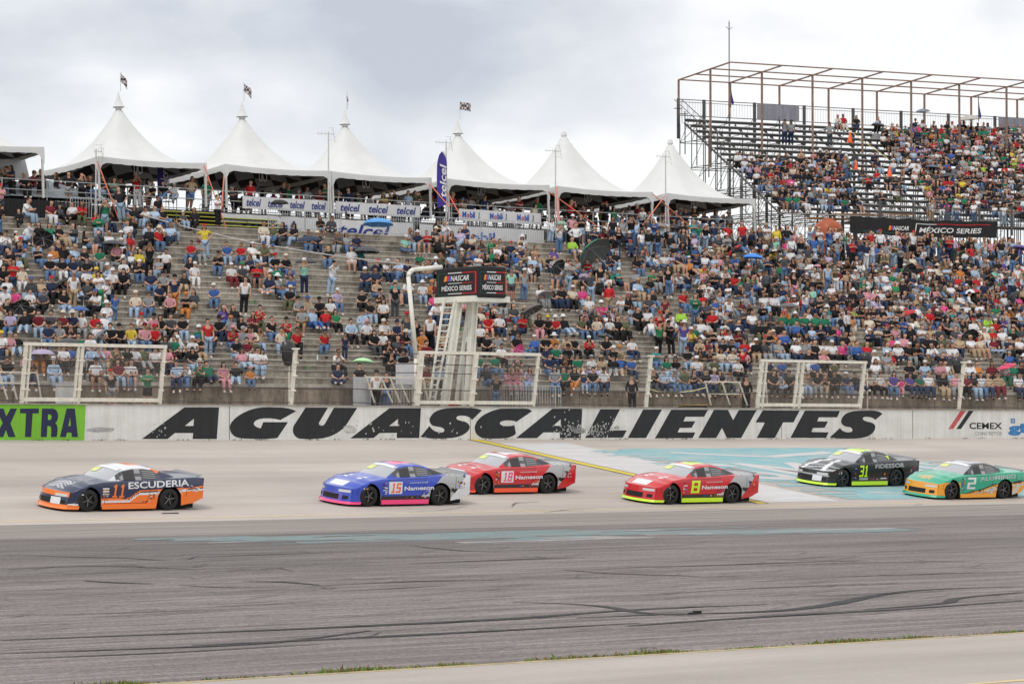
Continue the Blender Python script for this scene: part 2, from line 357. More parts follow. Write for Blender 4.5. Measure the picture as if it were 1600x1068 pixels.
# grass tufts in the joint between asphalt and pit concrete
m1 = MB()
tuft = []
for i in range(12000):
    X = random.uniform(10, 42) if True else 0
    k = .5+.5*math.sin(X*1.7)+.4*math.sin(X*4.3+1)
    if random.random() > .5+.5*k: continue
    Y = 27.0+abs(random.gauss(0, .16))-.02; h = random.uniform(.015, .06)*(.5+.8*max(k, 0)); a = random.uniform(0, PI); dx, dy = math.cos(a)*.02, math.sin(a)*.02
    lx, ly = random.gauss(0, .03), random.gauss(0, .03)
    m1.add([(X-dx, Y-dy, 0), (X+dx, Y+dy, 0), (X+lx, Y+ly, h)], [(0, 1, 2)], random.choice([0, 0, 1, 2, 2, 2]))
tag(m1.build('grass', [pm('grass_green', (.12, .22, .03), .9), pm('grass_lime', (.2, .32, .05), .9), pm('grass_dry', (.21, .13, .06), .9)]), kind='stuff')
m1 = MB(); m1.box(-60, 260, 26.86, 27.0, 0, .034); tag(m1.build('pit_lane_joint', pm('joint_dirt', (.42, .34, .2), .95, .3, 3, stretch=(1, 1, 1))), kind='structure')
m1 = MB(); XX = [i*.25 for i in range(30, 200)]
for a, b in zip(XX[:-1], XX[1:]):
    f = lambda q: 27.12+.22*abs(math.sin(q*1.7)*math.sin(q*.61+1))+.08*math.sin(q*5.1)
    m1.quad((a, 27.0, .005), (b, 27.0, .005), (b, f(b), .005), (a, f(a), .005))
tag(m1.build('soil', pm('soil_brown', (.15, .11, .075), .95, .35, 5)), kind='structure')
m1 = MB(); m1.quad((-20, 21.72, .034), (60, 21.72, .034), (60, 21.86, .034), (-20, 21.86, .034)); tag(m1.build('pit_lane_line', ypale), kind='structure')
# small debris
p = onBank(266, 802)
m1 = MB(); m1.box(-.28, .28, -.03, .03, 0, .02); m1.box(.1, .3, .02, .06, 0, .012)
tag(m1.build('rubber_strip', pm('black_rubber', (.02, .02, .02), .7), loc=(p.x, p.y, p.z+.01)), 'thin black strip of debris behind the blue and orange car', 'debris')
p = onZ(1086, 959, 0)
m1 = MB(); m1.box(-.09, .05, -.04, .04, 0, .03); m1.box(0, .1, -.03, .05, .01, .05); m1.box(-.13, -.08, -.02, .02, 0, .02)
tag(m1.build('rubber_chunk', MATS['black_rubber'], loc=p), 'small black chunk of rubber lying alone on the open asphalt', 'debris')
# ------------------------------------------------------------------ track wall with its painted lettering
from mathutils.geometry import tessellate_polygon
ZW0, ZW1 = (YW-YA)*SLOPE, 3.56
def wallmat(name, c, wear, under, streak=(.9, 1, .5), ws=1.1, rough=.75):
    m = bpy.data.materials.new(name); m.use_nodes = True; nt = m.node_tree; N = nt.nodes; L = nt.links
    p = N['Principled BSDF']; p.inputs['Roughness'].default_value = rough; p.inputs['Specular IOR Level'].default_value = .3
    tc = N.new('ShaderNodeTexCoord')
    def noise(sc_, st, d=8, r=.65):
        mp = N.new('ShaderNodeMapping'); mp.inputs['Scale'].default_value = st; L.new(tc.outputs['Object'], mp.inputs[0])
        n = N.new('ShaderNodeTexNoise'); n.inputs['Scale'].default_value = sc_; n.inputs['Detail'].default_value = d; n.inputs['Roughness'].default_value = r; L.new(mp.outputs[0], n.inputs['Vector']); return n.outputs['Fac']
    def ramp(s, a, b, ca, cb):
        r = N.new('ShaderNodeValToRGB'); r.color_ramp.elements[0].position = a; r.color_ramp.elements[1].position = b
        r.color_ramp.elements[0].color = (*ca, 1); r.color_ramp.elements[1].color = (*cb, 1); L.new(s, r.inputs[0]); return r.outputs[0]
    a = ramp(noise(.8, (1, 1, 2)), .3, .7, tuple(v*.9 for v in c), tuple(v*1.06 for v in c))
    k1 = ramp(noise(3.2, (1, 1, .8), 10, .8), 1-wear-.02, 1-wear+.03, (0,)*3, (1,)*3)       # chips
    k2 = ramp(noise(.16, (1, 1, 1), 2, .5), .52, .66, (0,)*3, (1,)*3)                       # only in some places
    mm = N.new('ShaderNodeMath'); mm.operation = 'MULTIPLY'; L.new(k1, mm.inputs[0]); L.new(k2, mm.inputs[1])
    mx = N.new('ShaderNodeMixRGB'); L.new(mm.outputs[0], mx.inputs[0]); L.new(a, mx.inputs[1]); mx.inputs[2].default_value = (*under, 1)
    s = ramp(noise(1.4, (2.5, 1, .12), 6, .7), .42, .75, (1,)*3, (.72, .7, .66))              # run-off stains
    mu = N.new('ShaderNodeMixRGB'); mu.blend_type = 'MULTIPLY'; mu.inputs[0].default_value = .8; L.new(mx.outputs[0], mu.inputs[1]); L.new(s, mu.inputs[2])
    L.new(mu.outputs[0], p.inputs['Base Color'])
    b = N.new('ShaderNodeBump'); b.inputs['Strength'].default_value = .3; b.inputs['Distance'].default_value = .02; L.new(noise(6, (1, 1, 1)), b.inputs['Height']); L.new(b.outputs[0], p.inputs['Normal'])
    return m
wm_white = wallmat('wall_white_paint', (.72, .72, .69), .36, (.36, .34, .31))
wm_black = wallmat('wall_black_paint', (.03, .032, .035), .29, (.55, .55, .52))
wm_green = wallmat('wall_green_paint', (.21, .52, .05), .44, (.42, .42, .36))
wm_navy = wallmat('wall_navy_paint', (.03, .033, .08), .5, (.6, .6, .58))
wm_red = wallmat('wall_red_paint', (.55, .09, .09), .46, (.6, .55, .5))
wm_blue = wallmat('wall_blue_paint', (.05, .22, .5), .3, (.6, .6, .6))
wm_grey = wallmat('wall_grey_paint', (.2, .2, .2), .45, (.6, .6, .6))
m1 = MB(); m1.box(-30, 240, YW, YW+.32, 1.6, ZW1)
wall = m1.build('track_wall', wm_white); tag(wall, 'long white concrete track wall carrying the big black lettering', 'wall')
m1 = MB(); m1.box(-30, 240, YW-.035, YW+.36, ZW1, ZW1+.05); m1.build('coping', pm('coping', (.33, .3, .26), .9, .3, 2), wall)
def wallpoly(outer, hole, ox, s, oy, lift=.005):
    P = [[Vector(onY(ox+x/s, oy+y/s, YW-lift)) for x, y in ring] for ring in ([outer]+([hole] if hole else []))]
    flat = [p for r in P for p in r]
    P2 = [[Vector((p.x, p.z, 0)) for p in r] for r in P]
    return flat, [tuple(t) for t in tessellate_polygon(P2)]
T8 = [(220, [(15,482),(545,88),(978,88),(950,482),(648,482),(655,408),(425,408),(335,482)], [(550,320),(665,228),(658,320)]),
 (350, [(902,135),(860,116),(800,100),(720,90),(560,86),(480,88),(420,95),(355,110),(300,130),(245,155),(200,180),(160,208),(130,235),(102,264),(85,290),(75,316),(73,340),(76,368),(85,395),(97,416),(115,435),(135,450),(160,462),(220,475),(400,482),(550,480),(640,474),(670,466),(800,272),(490,272),(460,350),(435,344),(410,335),(380,312),(372,290),(378,274),(390,260),(412,245),(440,235),(480,227),(520,224),(600,226),(650,234),(705,246)], None),
 (350, [(1020,90),(1300,90),(1190,275),(1186,290),(1190,304),(1202,313),(1215,316),(1232,315),(1247,308),(1258,297),(1265,285),(1375,92),(1665,95),(1520,320),(1480,360),(1440,390),(1400,415),(1350,440),(1300,458),(1230,475),(1100,482),(1000,482),(940,478),(916,468),(895,452),(878,432),(868,412),(862,385),(862,355),(870,320),(900,275)], None),
 (540, [(60,475),(548,98),(942,98),(920,470),(640,470),(640,405),(425,408),(350,470)], [(545,320),(655,232),(655,320)]),
 (540, [(937,455),(1048,320),(1062,340),(1080,360),(1104,378),(1130,390),(1160,398),(1190,402),(1215,400),(1230,390),(1235,375),(1230,358),(1215,345),(1190,336),(1150,328),(1115,322),(1090,315),(1072,302),(1058,283),(1050,263),(1048,245),(1053,222),(1065,200),(1085,173),(1110,150),(1145,130),(1180,118),(1220,107),(1260,100),(1330,95),(1400,94),(1590,97),(1660,108),(1705,125),(1580,245),(1560,220),(1532,204),(1500,195),(1460,190),(1420,192),(1398,199),(1386,212),(1386,226),(1396,240),(1420,250),(1480,262),(1508,274),(1530,290),(1546,310),(1552,330),(1550,350),(1540,370),(1522,392),(1500,410),(1462,434),(1420,450),(1375,462),(1330,470),(1200,478),(1060,475),(980,465)], None),
 (720, [(888,138),(872,120),(850,110),(815,105),(780,103),(500,105),(450,115),(400,130),(350,150),(300,175),(255,205),(220,240),(195,275),(180,310),(174,338),(176,360),(181,388),(190,410),(208,433),(230,450),(270,472),(400,478),(490,477),(560,472),(600,464),(640,450),(668,434),(690,415),(670,310),(635,319),(600,322),(560,322),(530,318),(508,310),(493,298),(488,284),(494,272),(510,262),(538,254),(570,250),(605,250),(640,252),(668,258),(695,268)], None),
 (720, [(690,472),(1145,105),(1520,105),(1500,470),(1238,470),(1240,400),(1035,400),(950,472)], [(1155,318),(1250,235),(1250,318)]),
 (860, [(435,470),(625,112),(870,112),(735,375),(955,375),(905,465)], None), (860, [(968,470),(1160,115),(1395,115),(1195,470)], None),
 (1010, [(108,475),(310,118),(770,118),(722,205),(490,205),(462,262),(612,262),(565,342),(418,345),(390,400),(612,400),(580,470)], None),
 (1010, [(650,470),(845,118),(1020,120),(1085,248),(1155,122),(1378,122),(1185,470),(1005,470),(945,345),(872,470)], None),
 (1180, [(5,275),(95,125),(555,128),(480,275),(350,275),(245,470),(20,470),(122,278)], None),
 (1180, [(440,468),(622,128),(1060,132),(1025,212),(795,212),(775,262),(910,265),(868,342),(722,345),(702,395),(918,400),(885,470)], None),
 (1180, [(935,460),(1060,345),(1073,363),(1090,378),(1113,390),(1140,398),(1172,400),(1200,395),(1213,386),(1216,372),(1211,354),(1198,340),(1170,332),(1140,328),(1118,322),(1100,310),(1082,292),(1075,270),(1077,244),(1087,218),(1105,193),(1130,170),(1168,152),(1210,140),(1262,133),(1320,130),(1450,128),(1500,131),(1540,140),(1568,152),(1592,168),(1500,245),(1488,232),(1470,220),(1438,210),(1400,205),(1370,206),(1352,213),(1345,224),(1347,238),(1365,253),(1400,266),(1440,275),(1468,284),(1488,298),(1500,316),(1502,335),(1499,358),(1488,380),(1468,408),(1440,430),(1408,448),(1370,460),(1312,472),(1250,478),(1060,478),(980,470)], None)]
m1 = MB()
for ox, outer, hole in T8:
    v, f = wallpoly(outer, hole, ox, 8, 625); m1.add(v, f)
m1.build('city_name_lettering', wm_black, wall)
m1 = MB(); v, f = wallpoly([(-400, 120), (1430, 128), (1405, 718), (-400, 716)], None, 0, 10.67, 620, .004); m1.add(v, f); m1.build('green_panel', wm_green, wall)
m1 = MB()
for outer, hole in (([(-70,190),(60,190),(105,320),(175,190),(285,190),(175,440),(260,665),(140,665),(100,545),(55,665),(-80,665),(45,430)], None),
   ([(335,190),(650,190),(645,270),(545,270),(520,665),(415,665),(435,270),(335,270)], None),
   ([(700,190),(880,190),(925,205),(950,235),(968,280),(970,330),(955,390),(925,430),(952,470),(960,530),(958,590),(945,665),(850,665),(855,520),(845,490),(825,480),(790,480),(780,665),(680,665)], [(800,285),(835,287),(855,302),(862,328),(855,358),(838,378),(800,382)]),
   ([(1000,665),(1110,190),(1250,190),(1300,665),(1200,665),(1190,590),(1115,590),(1100,665)], [(1140,480),(1170,330),(1180,480)])):
    v, f = wallpoly(outer, hole, 0, 10.67, 620, .009); m1.add(v, f)
m1.build('extra_lettering', wm_navy, wall)
for nm, mt, q in (('red_stripe', wm_red, [(340,530),(545,228),(630,228),(420,530)]), ('dark_stripe', wm_black, [(475,530),(680,228),(760,228),(550,530)])):
    m1 = MB(); v, f = wallpoly(q, None, 1450, 10.67, 620, .006); m1.add(v, f); m1.build(nm, mt, wall)
def walltext(nm, mt, s, zx0, zy0, zx1, zy1, **k):     # window at 1450,620 scale 10.67
    a = onY(1450+zx0/10.67, 620+zy1/10.67, YW-.006); b = onY(1450+zx1/10.67, 620+zy1/10.67, YW-.006); c = onY(1450+zx0/10.67, 620+zy0/10.67, YW-.006)
    m1 = MB(); put_text(m1, s, a, (1, 0, 0), (0, 0, 1), b.x-a.x, c.z-a.z, **k); return m1.build(nm, mt, wall)
walltext('cement_lettering', wm_black, 'CEMEX', 690, 425, 1235, 532, bold=.02)
walltext('small_grey_lettering', wm_grey, 'CONCRETOS', 785, 577, 1230, 633, bold=-.005)
walltext('blue_lettering', wm_blue, 'El', 1380, 355, 1450, 435, bold=.03)
walltext('blue_lettering', wm_blue, 'gigante', 1335, 440, 2500, 640, bold=.05)
m1 = MB()
for xx in (358.5, 735, 1221, 1347, 1426): 
    X = Xat(xx, YW); m1.box(X-.012, X+.012, YW-.004, YW, ZW0, ZW1)
m1.build('joint', pm('joint_dark', (.12, .1, .08), .9), wall)
m1 = MB()   # scuffed grey patches left by cars
for zx, zy, w_, h_ in ((158, 671, 26, 8), (548, 671, 13, 14), (905, 672, 12, 10), (963, 668, 5, 6)):
    P = []
    for i in range(14):
        t = 2*PI*i/14; r = random.uniform(.75, 1.1); P.append(onY(zx+w_*r*math.cos(t), zy+h_*.5*r*math.sin(t), YW-.0095))
    m1.add(P, [tuple(range(13, -1, -1))])
m1.build('scuff', rub('scuff_grey', (.3, .3, .3), .8), wall)
m1 = MB()   # flaked-off paint in the middle of the lettering
for cx, cy, sx_, sy_, n_ in ((893, 670, 12, 6, 70), (932, 671, 13, 6, 110), (246, 672, 12, 7, 14), (640, 668, 60, 12, 30), (575, 667, 10, 4, 8), (900, 648, 60, 8, 14)):
    for i in range(n_):
        q = onY(random.gauss(cx, sx_), min(682, max(640, random.gauss(cy, sy_))), YW-.0075); a, b = random.uniform(.01, .05), random.uniform(.015, .06)
        m1.add([(q.x-a, q.y, q.z), (q.x, q.y, q.z-b), (q.x+a, q.y, q.z-b*.2), (q.x+a*.3, q.y, q.z+b)], [(0, 1, 2, 3)])
m1.build('paint_chips', pm('bare_paint', (.5, .5, .47), .8, .25, 4), wall)
# weeds and grit along the foot of the wall
m1 = MB()
for i in range(1500):
    X = random.uniform(22, 112); 
    if math.sin(X*2.1)+math.sin(X*5.3+2) < .35: continue
    h = random.uniform(.02, .09); a = random.uniform(-.05, .05); y = YW-random.uniform(.01, .1)
    m1.add([(X-.02, y, bankz(y)), (X+.02, y, bankz(y)), (X+a, y-.02, bankz(y)+h)], [(0, 1, 2)], random.choice([0, 1, 1]))
tag(m1.build('wall_weeds', [pm('weed_green', (.1, .13, .05), .9), pm('weed_dry', (.13, .1, .07), .9)]), kind='stuff')

# ------------------------------------------------------------------ concrete terraces
def concmat(name, c, lo=.45):
    m = bpy.data.materials.new(name); m.use_nodes = True; nt = m.node_tree; N = nt.nodes; L = nt.links
    p = N['Principled BSDF']; p.inputs['Roughness'].default_value = .92; p.inputs['Specular IOR Level'].default_value = .2
    tc = N.new('ShaderNodeTexCoord')
    def noise(sc_, st, d=8, r=.65):
        mp = N.new('ShaderNodeMapping'); mp.inputs['Scale'].default_value = st; L.new(tc.outputs['Object'], mp.inputs[0])
        n = N.new('ShaderNodeTexNoise'); n.inputs['Scale'].default_value = sc_; n.inputs['Detail'].default_value = d; n.inputs['Roughness'].default_value = r; L.new(mp.outputs[0], n.inputs['Vector']); return n.outputs['Fac']
    def ramp(s, a, b, ca, cb):
        r = N.new('ShaderNodeValToRGB'); r.color_ramp.elements[0].position = a; r.color_ramp.elements[1].position = b
        r.color_ramp.elements[0].color = (*ca, 1); r.color_ramp.elements[1].color = (*cb, 1); L.new(s, r.inputs[0]); return r.outputs[0]
    def mul(a, b, f=1):
        q = N.new('ShaderNodeMixRGB'); q.blend_type = 'MULTIPLY'; q.inputs[0].default_value = f; L.new(a, q.inputs[1]); L.new(b, q.inputs[2]); return q.outputs[0]
    col = ramp(noise(.5, (.35, .5, 4), 6), .3, .7, tuple(v*.7 for v in c), tuple(v*1.22 for v in c))
    col = mul(col, ramp(noise(1.3, (1.2, 1, .35), 9, .75), .36, .66, (lo, lo*.96, lo*.9), (1.15, 1.13, 1.1)))
    col = mul(col, ramp(noise(7, (1, 1, 1), 8, .8), .3, .7, (.7,)*3, (1.2,)*3))
    L.new(col, p.inputs['Base Color'])
    b = N.new('ShaderNodeBump'); b.inputs['Strength'].default_value = .5; b.inputs['Distance'].default_value = .03; L.new(noise(9, (1, 1, 1)), b.inputs['Height']); L.new(b.outputs[0], p.inputs['Normal'])
    return m
cm_step = concmat('terrace_concrete', (.43, .395, .345)); cm_edge = concmat('nosing_concrete', (.54, .51, .46), .7); cm_ledge = concmat('stained_concrete', (.40, .335, .275), .34)
YF, YTOP, NR = 98.5, 123.0, 14
ROWY = [YF+(YTOP-YF)*k/NR for k in range(NR+1)]
def rowz(k):
    if k == 0: return 4.43
    yp = 579-(k-1)*(579-362)/13.0; D = ROWY[k]/.8244; return CAMZ+(674-yp)/4800*D
ROWZ = [rowz(k) for k in range(NR+1)]
X0S, X1S = -25, 225
prof = [(YW+.32, 3.36), (YF, 3.36), (YF, ROWZ[0])]
for k in range(1, NR+1):
    hm = (ROWZ[k]+ROWZ[k-1])/2
    prof += [(ROWY[k]-.42, ROWZ[k-1]), (ROWY[k]-.42, hm), (ROWY[k], hm), (ROWY[k], ROWZ[k])]
prof += [(124.7, ROWZ[NR]), (124.7, 0), (YW+.32, 0)]
m1 = MB(); n = len(prof)
segx = [X0S+i*(X1S-X0S)/50 for i in range(51)]
vs = [(x, y, z) for x in segx for y, z in prof]; fs = []
for i in range(50):
    for j in range(n): fs.append((i*n+j, i*n+(j+1) % n, (i+1)*n+(j+1) % n, (i+1)*n+j))
m1.add(vs, fs); stand = m1.build('concrete_terrace', cm_step); tag(stand, 'weathered grey concrete terrace of long steps filled with spectators', 'terrace')
m1 = MB()
for k in range(1, NR+1):
    hm = (ROWZ[k]+ROWZ[k-1])/2
    m1.box(X0S, X1S, ROWY[k]-.025, ROWY[k]+.22, ROWZ[k]-.05, ROWZ[k]+.012); m1.box(X0S, X1S, ROWY[k]-.445, ROWY[k]-.2, hm-.04, hm+.01)
m1.build('step_nosing', cm_edge, stand)
m1 = MB(); m1.box(X0S, X1S, YF-.012, YF, 3.3, ROWZ[0]-.12); m1.build('front_wall', cm_ledge, stand)
m1 = MB(); m1.box(X0S, X1S, YF-.05, YF+.4, ROWZ[0]-.12, ROWZ[0]+.014); m1.build('ledge', cm_edge, stand)
m1 = MB()
for xx in (20, 287, 443, 655, 790, 905, 1050, 1190, 1330, 1460, 1590):
    X = Xat(xx, YF); m1.box(X-.02, X+.02, YF-.016, YF-.01, 3.36, ROWZ[0]-.12)
m1.build('wall_joint', MATS['joint_dark'], stand)

# ------------------------------------------------------------------ catch fence on the track wall
steel = pm('fence_white_steel', (.74, .70, .6), .55, .15, 6, dirt=(.3, .17, .08), dirtamt=.28)
cable = pm('dark_cable', (.05, .05, .05), .5); mesh_m = pm('chain_link_wire', (.36, .33, .3), .45, .1, metal=.5)
YP = YW+.16; LEAN = .16
def fp(x, z, back=0):                     # point on the leaning fence plane above image column x
    b = Vector((Xat(x, YP), YP, ZW1+.05)); return b+Vector((0, -LEAN*z+back, z))
fence = empty('catch_fence', (Xat(700, YP), YP, ZW1)); tag(fence, 'leaning white post and cable catch fence on top of the track wall', 'fence')
fence_off = Vector(fence.location)
def fb(mb, name, mat, smooth=False, par=None):
    par = par or fence; o = Vector(par.location); mb.v = [tuple(Vector(v)-o) for v in mb.v]; return mb.build(name, mat, par, smooth)
for x, h in ((454, 2.12), (1009, 2.12), (1498, 2.12), (-60, 2.1), (1690, 2.1)):
    m1 = MB(); m1.bar(fp(x, 0), fp(x, h), .13, .13); m1.box(*[c for a, d in zip(fp(x, h), (.12, .1, .03)) for c in (a-d, a+d)])
    for z in (.55, 1.1, 1.6): 
        q = fp(x, z); m1.box(q.x-.11, q.x+.11, q.y-.12, q.y-.05, q.z-.03, q.z+.03)
    fb(m1, 'post', steel)
for z in (.1, .62, 1.28, 1.62, 2.02):
    m1 = MB(); P = [fp(x, z+.015*math.sin(x*.05)) for x in range(-100, 1720, 26)]; m1.path(P, .016, 4); fb(m1, 'cable', cable)
m1 = MB(); Xa, Xb = fp(-100, 0).x, fp(1720, 0).x; zt = 1.62; st = .085; x = Xa
while x < Xb:
    for s in (1, -1):
        a = Vector((x, YP-.03, ZW1+.05)); b = Vector((x+s*zt, YP-.03-LEAN*zt, ZW1+.05+zt)); w_ = Vector((.0016, 0, 0))
        m1.quad(a-w_, a+w_, b+w_, b-w_)
    x += st
fb(m1, 'chain_link_mesh', mesh_m)
def gate(label, xs, x0, x1, h, braces, grp='white pipe gate frames standing on the track wall'):
    o = fp(x0, 0); g = empty('fence_gate', o); tag(g, label, 'gate', grp)
    for x, w_ in xs:
        m1 = MB(); m1.bar(fp(x, 0), fp(x, h), w_, w_)
        for z in (.5, 1.05, 1.55): q = fp(x, z); m1.box(q.x-w_*.8, q.x+w_*.8, q.y-w_*.7, q.y-w_*.5, q.z-.025, q.z+.025)
        fb(m1, 'post', steel, par=g)
    m1 = MB(); m1.bar(fp(x0-3, h), fp(x1+3, h), .12, .12); fb(m1, 'top_rail', steel, par=g)
    m1 = MB(); m1.bar(fp(x0, .14), fp(x1, .14), .1, .14); fb(m1, 'bottom_rail', steel, par=g)
    for a, za, b, zb in braces:
        m1 = MB(); m1.bar(fp(a, za, .3), fp(b, zb, .3), .05, .05); fb(m1, 'brace', steel, par=g)
    m1 = MB(); Xa, Xb = fp(x0, 0).x, fp(x1, 0).x; x = Xa-h
    while x < Xb+h:
        for s in (1, -1):
            # clip the diagonal wire to the frame
            t0, t1 = .2, h-.05; xa, xb = x+s*t0, x+s*t1
            if s > 0: lo, hi = max(xa, Xa), min(xb, Xb); 
            else: lo, hi = min(xa, Xb), max(xb, Xa)
            if (hi-lo)*s > 0:
                za, zb = t0+(lo-xa)*s, t0+(hi-xa)*s; w_ = Vector((.0028, 0, 0))
                a = Vector((lo, YP+.02-LEAN*za, ZW1+.05+za)); b = Vector((hi, YP+.02-LEAN*zb, ZW1+.05+zb)); m1.quad(a-w_, a+w_, b+w_, b-w_)
        x += .085
    fb(m1, 'wire_mesh', mesh_m, par=g)
    return g
gate('white pipe fence gate over the green wall panel at the left', [(33, .12), (40, .08), (115, .08), (121, .12), (249, .12)], 33, 249, 2.1, [(0, 1.1, 18, .1), (18, 1.1, 33, .1), (60, 1.1, 70, .15), (0, .72, 60, .72), (0, 1.1, 60, 1.1)])
gate('white pipe fence gate in front of the flag tower', [(650, .2), (735, .2), (833, .12)], 650, 833, 2.08, [(575, 1.1, 592, .1), (598, 1.1, 620, .1), (612, 1.1, 632, .1), (625, 1.1, 646, .1), (664, 1.1, 676, .1), (580, .65, 700, .65), (575, 1.1, 700, 1.1)])
gate('white pipe fence gate towards the right of the track wall', [(1183, .14), (1190, .1), (1240, .1), (1247, .14), (1343, .14)], 1183, 1343, 2.02, [(1105, 1.1, 1118, .1), (1131, 1.1, 1148, .1), (1158, 1.1, 1175, .1), (1104, 1.1, 1160, 1.1), (1112, .6, 1160, .6), (1200, 1.1, 1206, .1)])
# platform clutter behind the wall
m1 = MB(); p = onY(105, 632, 97.6); m1.box(-.35, .35, -.25, .25, 0, .98); m1.box(-.37, .37, -.27, .27, .98, 1.0)
tag(m1.build('cardboard_box', pm('white_carton', (.6, .6, .6), .8, .1, 5, dirt=(.35, .34, .34), dirtamt=.35), loc=(p.x, 97.6, 3.37), bevel=.01), 'tall pale stacked carton standing behind the left fence gate', 'box')
m1 = MB(); p = onY(631, 600, 98.2); m1.box(-.5, .5, -.02, .02, 0, .95); tag(m1.build('white_board', pm('white_board', (.66, .65, .7), .7), loc=(p.x-.1, 97.9, 4.35)), 'blank white board held up beside the flag tower', 'board')
# ------------------------------------------------------------------ stock cars
def gloss(name, c, rough=.28):
    return pm(name, c, rough, .03, 2, spec=.5, coat=.6)
PAL = dict(navy=gloss('paint_navy', (.018, .028, .075)), orange=gloss('paint_orange', (.92, .2, .02)), white=gloss('paint_white', (.72, .73, .76)), blue=gloss('paint_blue', (.03, .07, .48)),
           pink=gloss('paint_pink', (.95, .06, .22)), red=gloss('paint_red', (.58, .014, .022)), black=gloss('paint_black', (.012, .012, .014)), neon=gloss('paint_neon', (.6, .9, .02)),
           green=gloss('paint_green', (.02, .38, .22)), amber=gloss('paint_amber', (.85, .36, .03)), silver=gloss('paint_silver', (.42, .43, .44)), purple=gloss('paint_purple', (.14, .08, .5)),
           fluor=gloss('paint_fluor_red', (.95, .1, .03)), pale=gloss('paint_pale', (.6, .58, .5)))
PK = list(PAL); PM = [PAL[k] for k in PK]; PI_ = {k: i for i, k in enumerate(PK)}
def glass_mat(name, c, rough=.08, spec=.8):
    return pm(name, c, rough, .05, 1, spec=spec, coat=1)
g_wind = glass_mat('windshield_glass', (.36, .375, .40), .12); g_side = glass_mat('dark_window', (.025, .027, .03)); net_m = pm('window_net', (.06, .06, .06), .9, .3, 40)  # windshield base is light grey, the sky reflection put into its colour
tyre_m = pm('tyre_rubber', (.018, .018, .018), .75, .2, 8); rim_m = pm('rim_black', (.03, .03, .03), .4, metal=.4); rimS = pm('rim_silver', (.2, .2, .2), .35, metal=.7); under_m = pm('underbody', (.01, .01, .01), .9)
lamp_m = glass_mat('headlight_decal', (.55, .56, .55), .2); grille_m = pm('grille_mesh', (.012, .012, .012), .7, .3, 60); pillar_m = pm('net_grey', (.34, .34, .35), .6); spo_m = pm('spoiler_smoke', (.16, .17, .19), .25)
def interp(x, T):
    for (a, b), (c, d) in zip(T[:-1], T[1:]):
        if x <= c: 
            t = max(0, (x-a)/(c-a)); t = t*t*(3-2*t) if True else t; return b+(d-b)*t
    return T[-1][1]
XF, XR, RW, LC = .87, 3.63, .335, 4.95
def halfw(x): return .965-.13*max(0, 1-x/.75)**2-.06*max(0, (x-4.2)/.75)**2+.012*math.exp(-((x-XF)/.4)**2)+.018*math.exp(-((x-XR)/.45)**2)
def zsh(x): return interp(x, [(0, .56), (.45, .69), (.95, .80), (1.5, .86), (2.6, .90), (3.7, .95), (4.6, .97), (4.95, .95)])
def zce(x): return interp(x, [(0, .58), (.5, .755), (1.0, .86), (1.5, .93), (2.6, .93), (3.8, .99), (4.6, 1.01), (4.95, .99)])
def zbo(x):
    b = interp(x, [(0, .11), (1, .13), (3.9, .13), (4.4, .2), (4.95, .34)])
    for xc in (XF, XR):
        d = abs(x-xc)
        if d < .425: b = max(b, .31+math.sqrt(.425**2-d*d))
    return b
def defo(x, y, z):
    f = max(0, 1-x/.95); g_ = max(0, (x-4.3)/.65)
    return (x+f*(.36*(abs(y)/.965)**2.4+.16*(z-.12))-g_*(.12*(abs(y)/.95)**2.5), y, z)
GH = [(1.42, .885), (1.75, 1.055), (2.1, 1.215), (2.45, 1.275), (2.85, 1.28), (3.2, 1.23), (3.6, 1.11), (4.02, .975)]
def ghh(x): 
    for (a, b), (c, d) in zip(GH[:-1], GH[1:]):
        if x <= c: t = (x-a)/(c-a); return b+(d-b)*t
    return GH[-1][1]
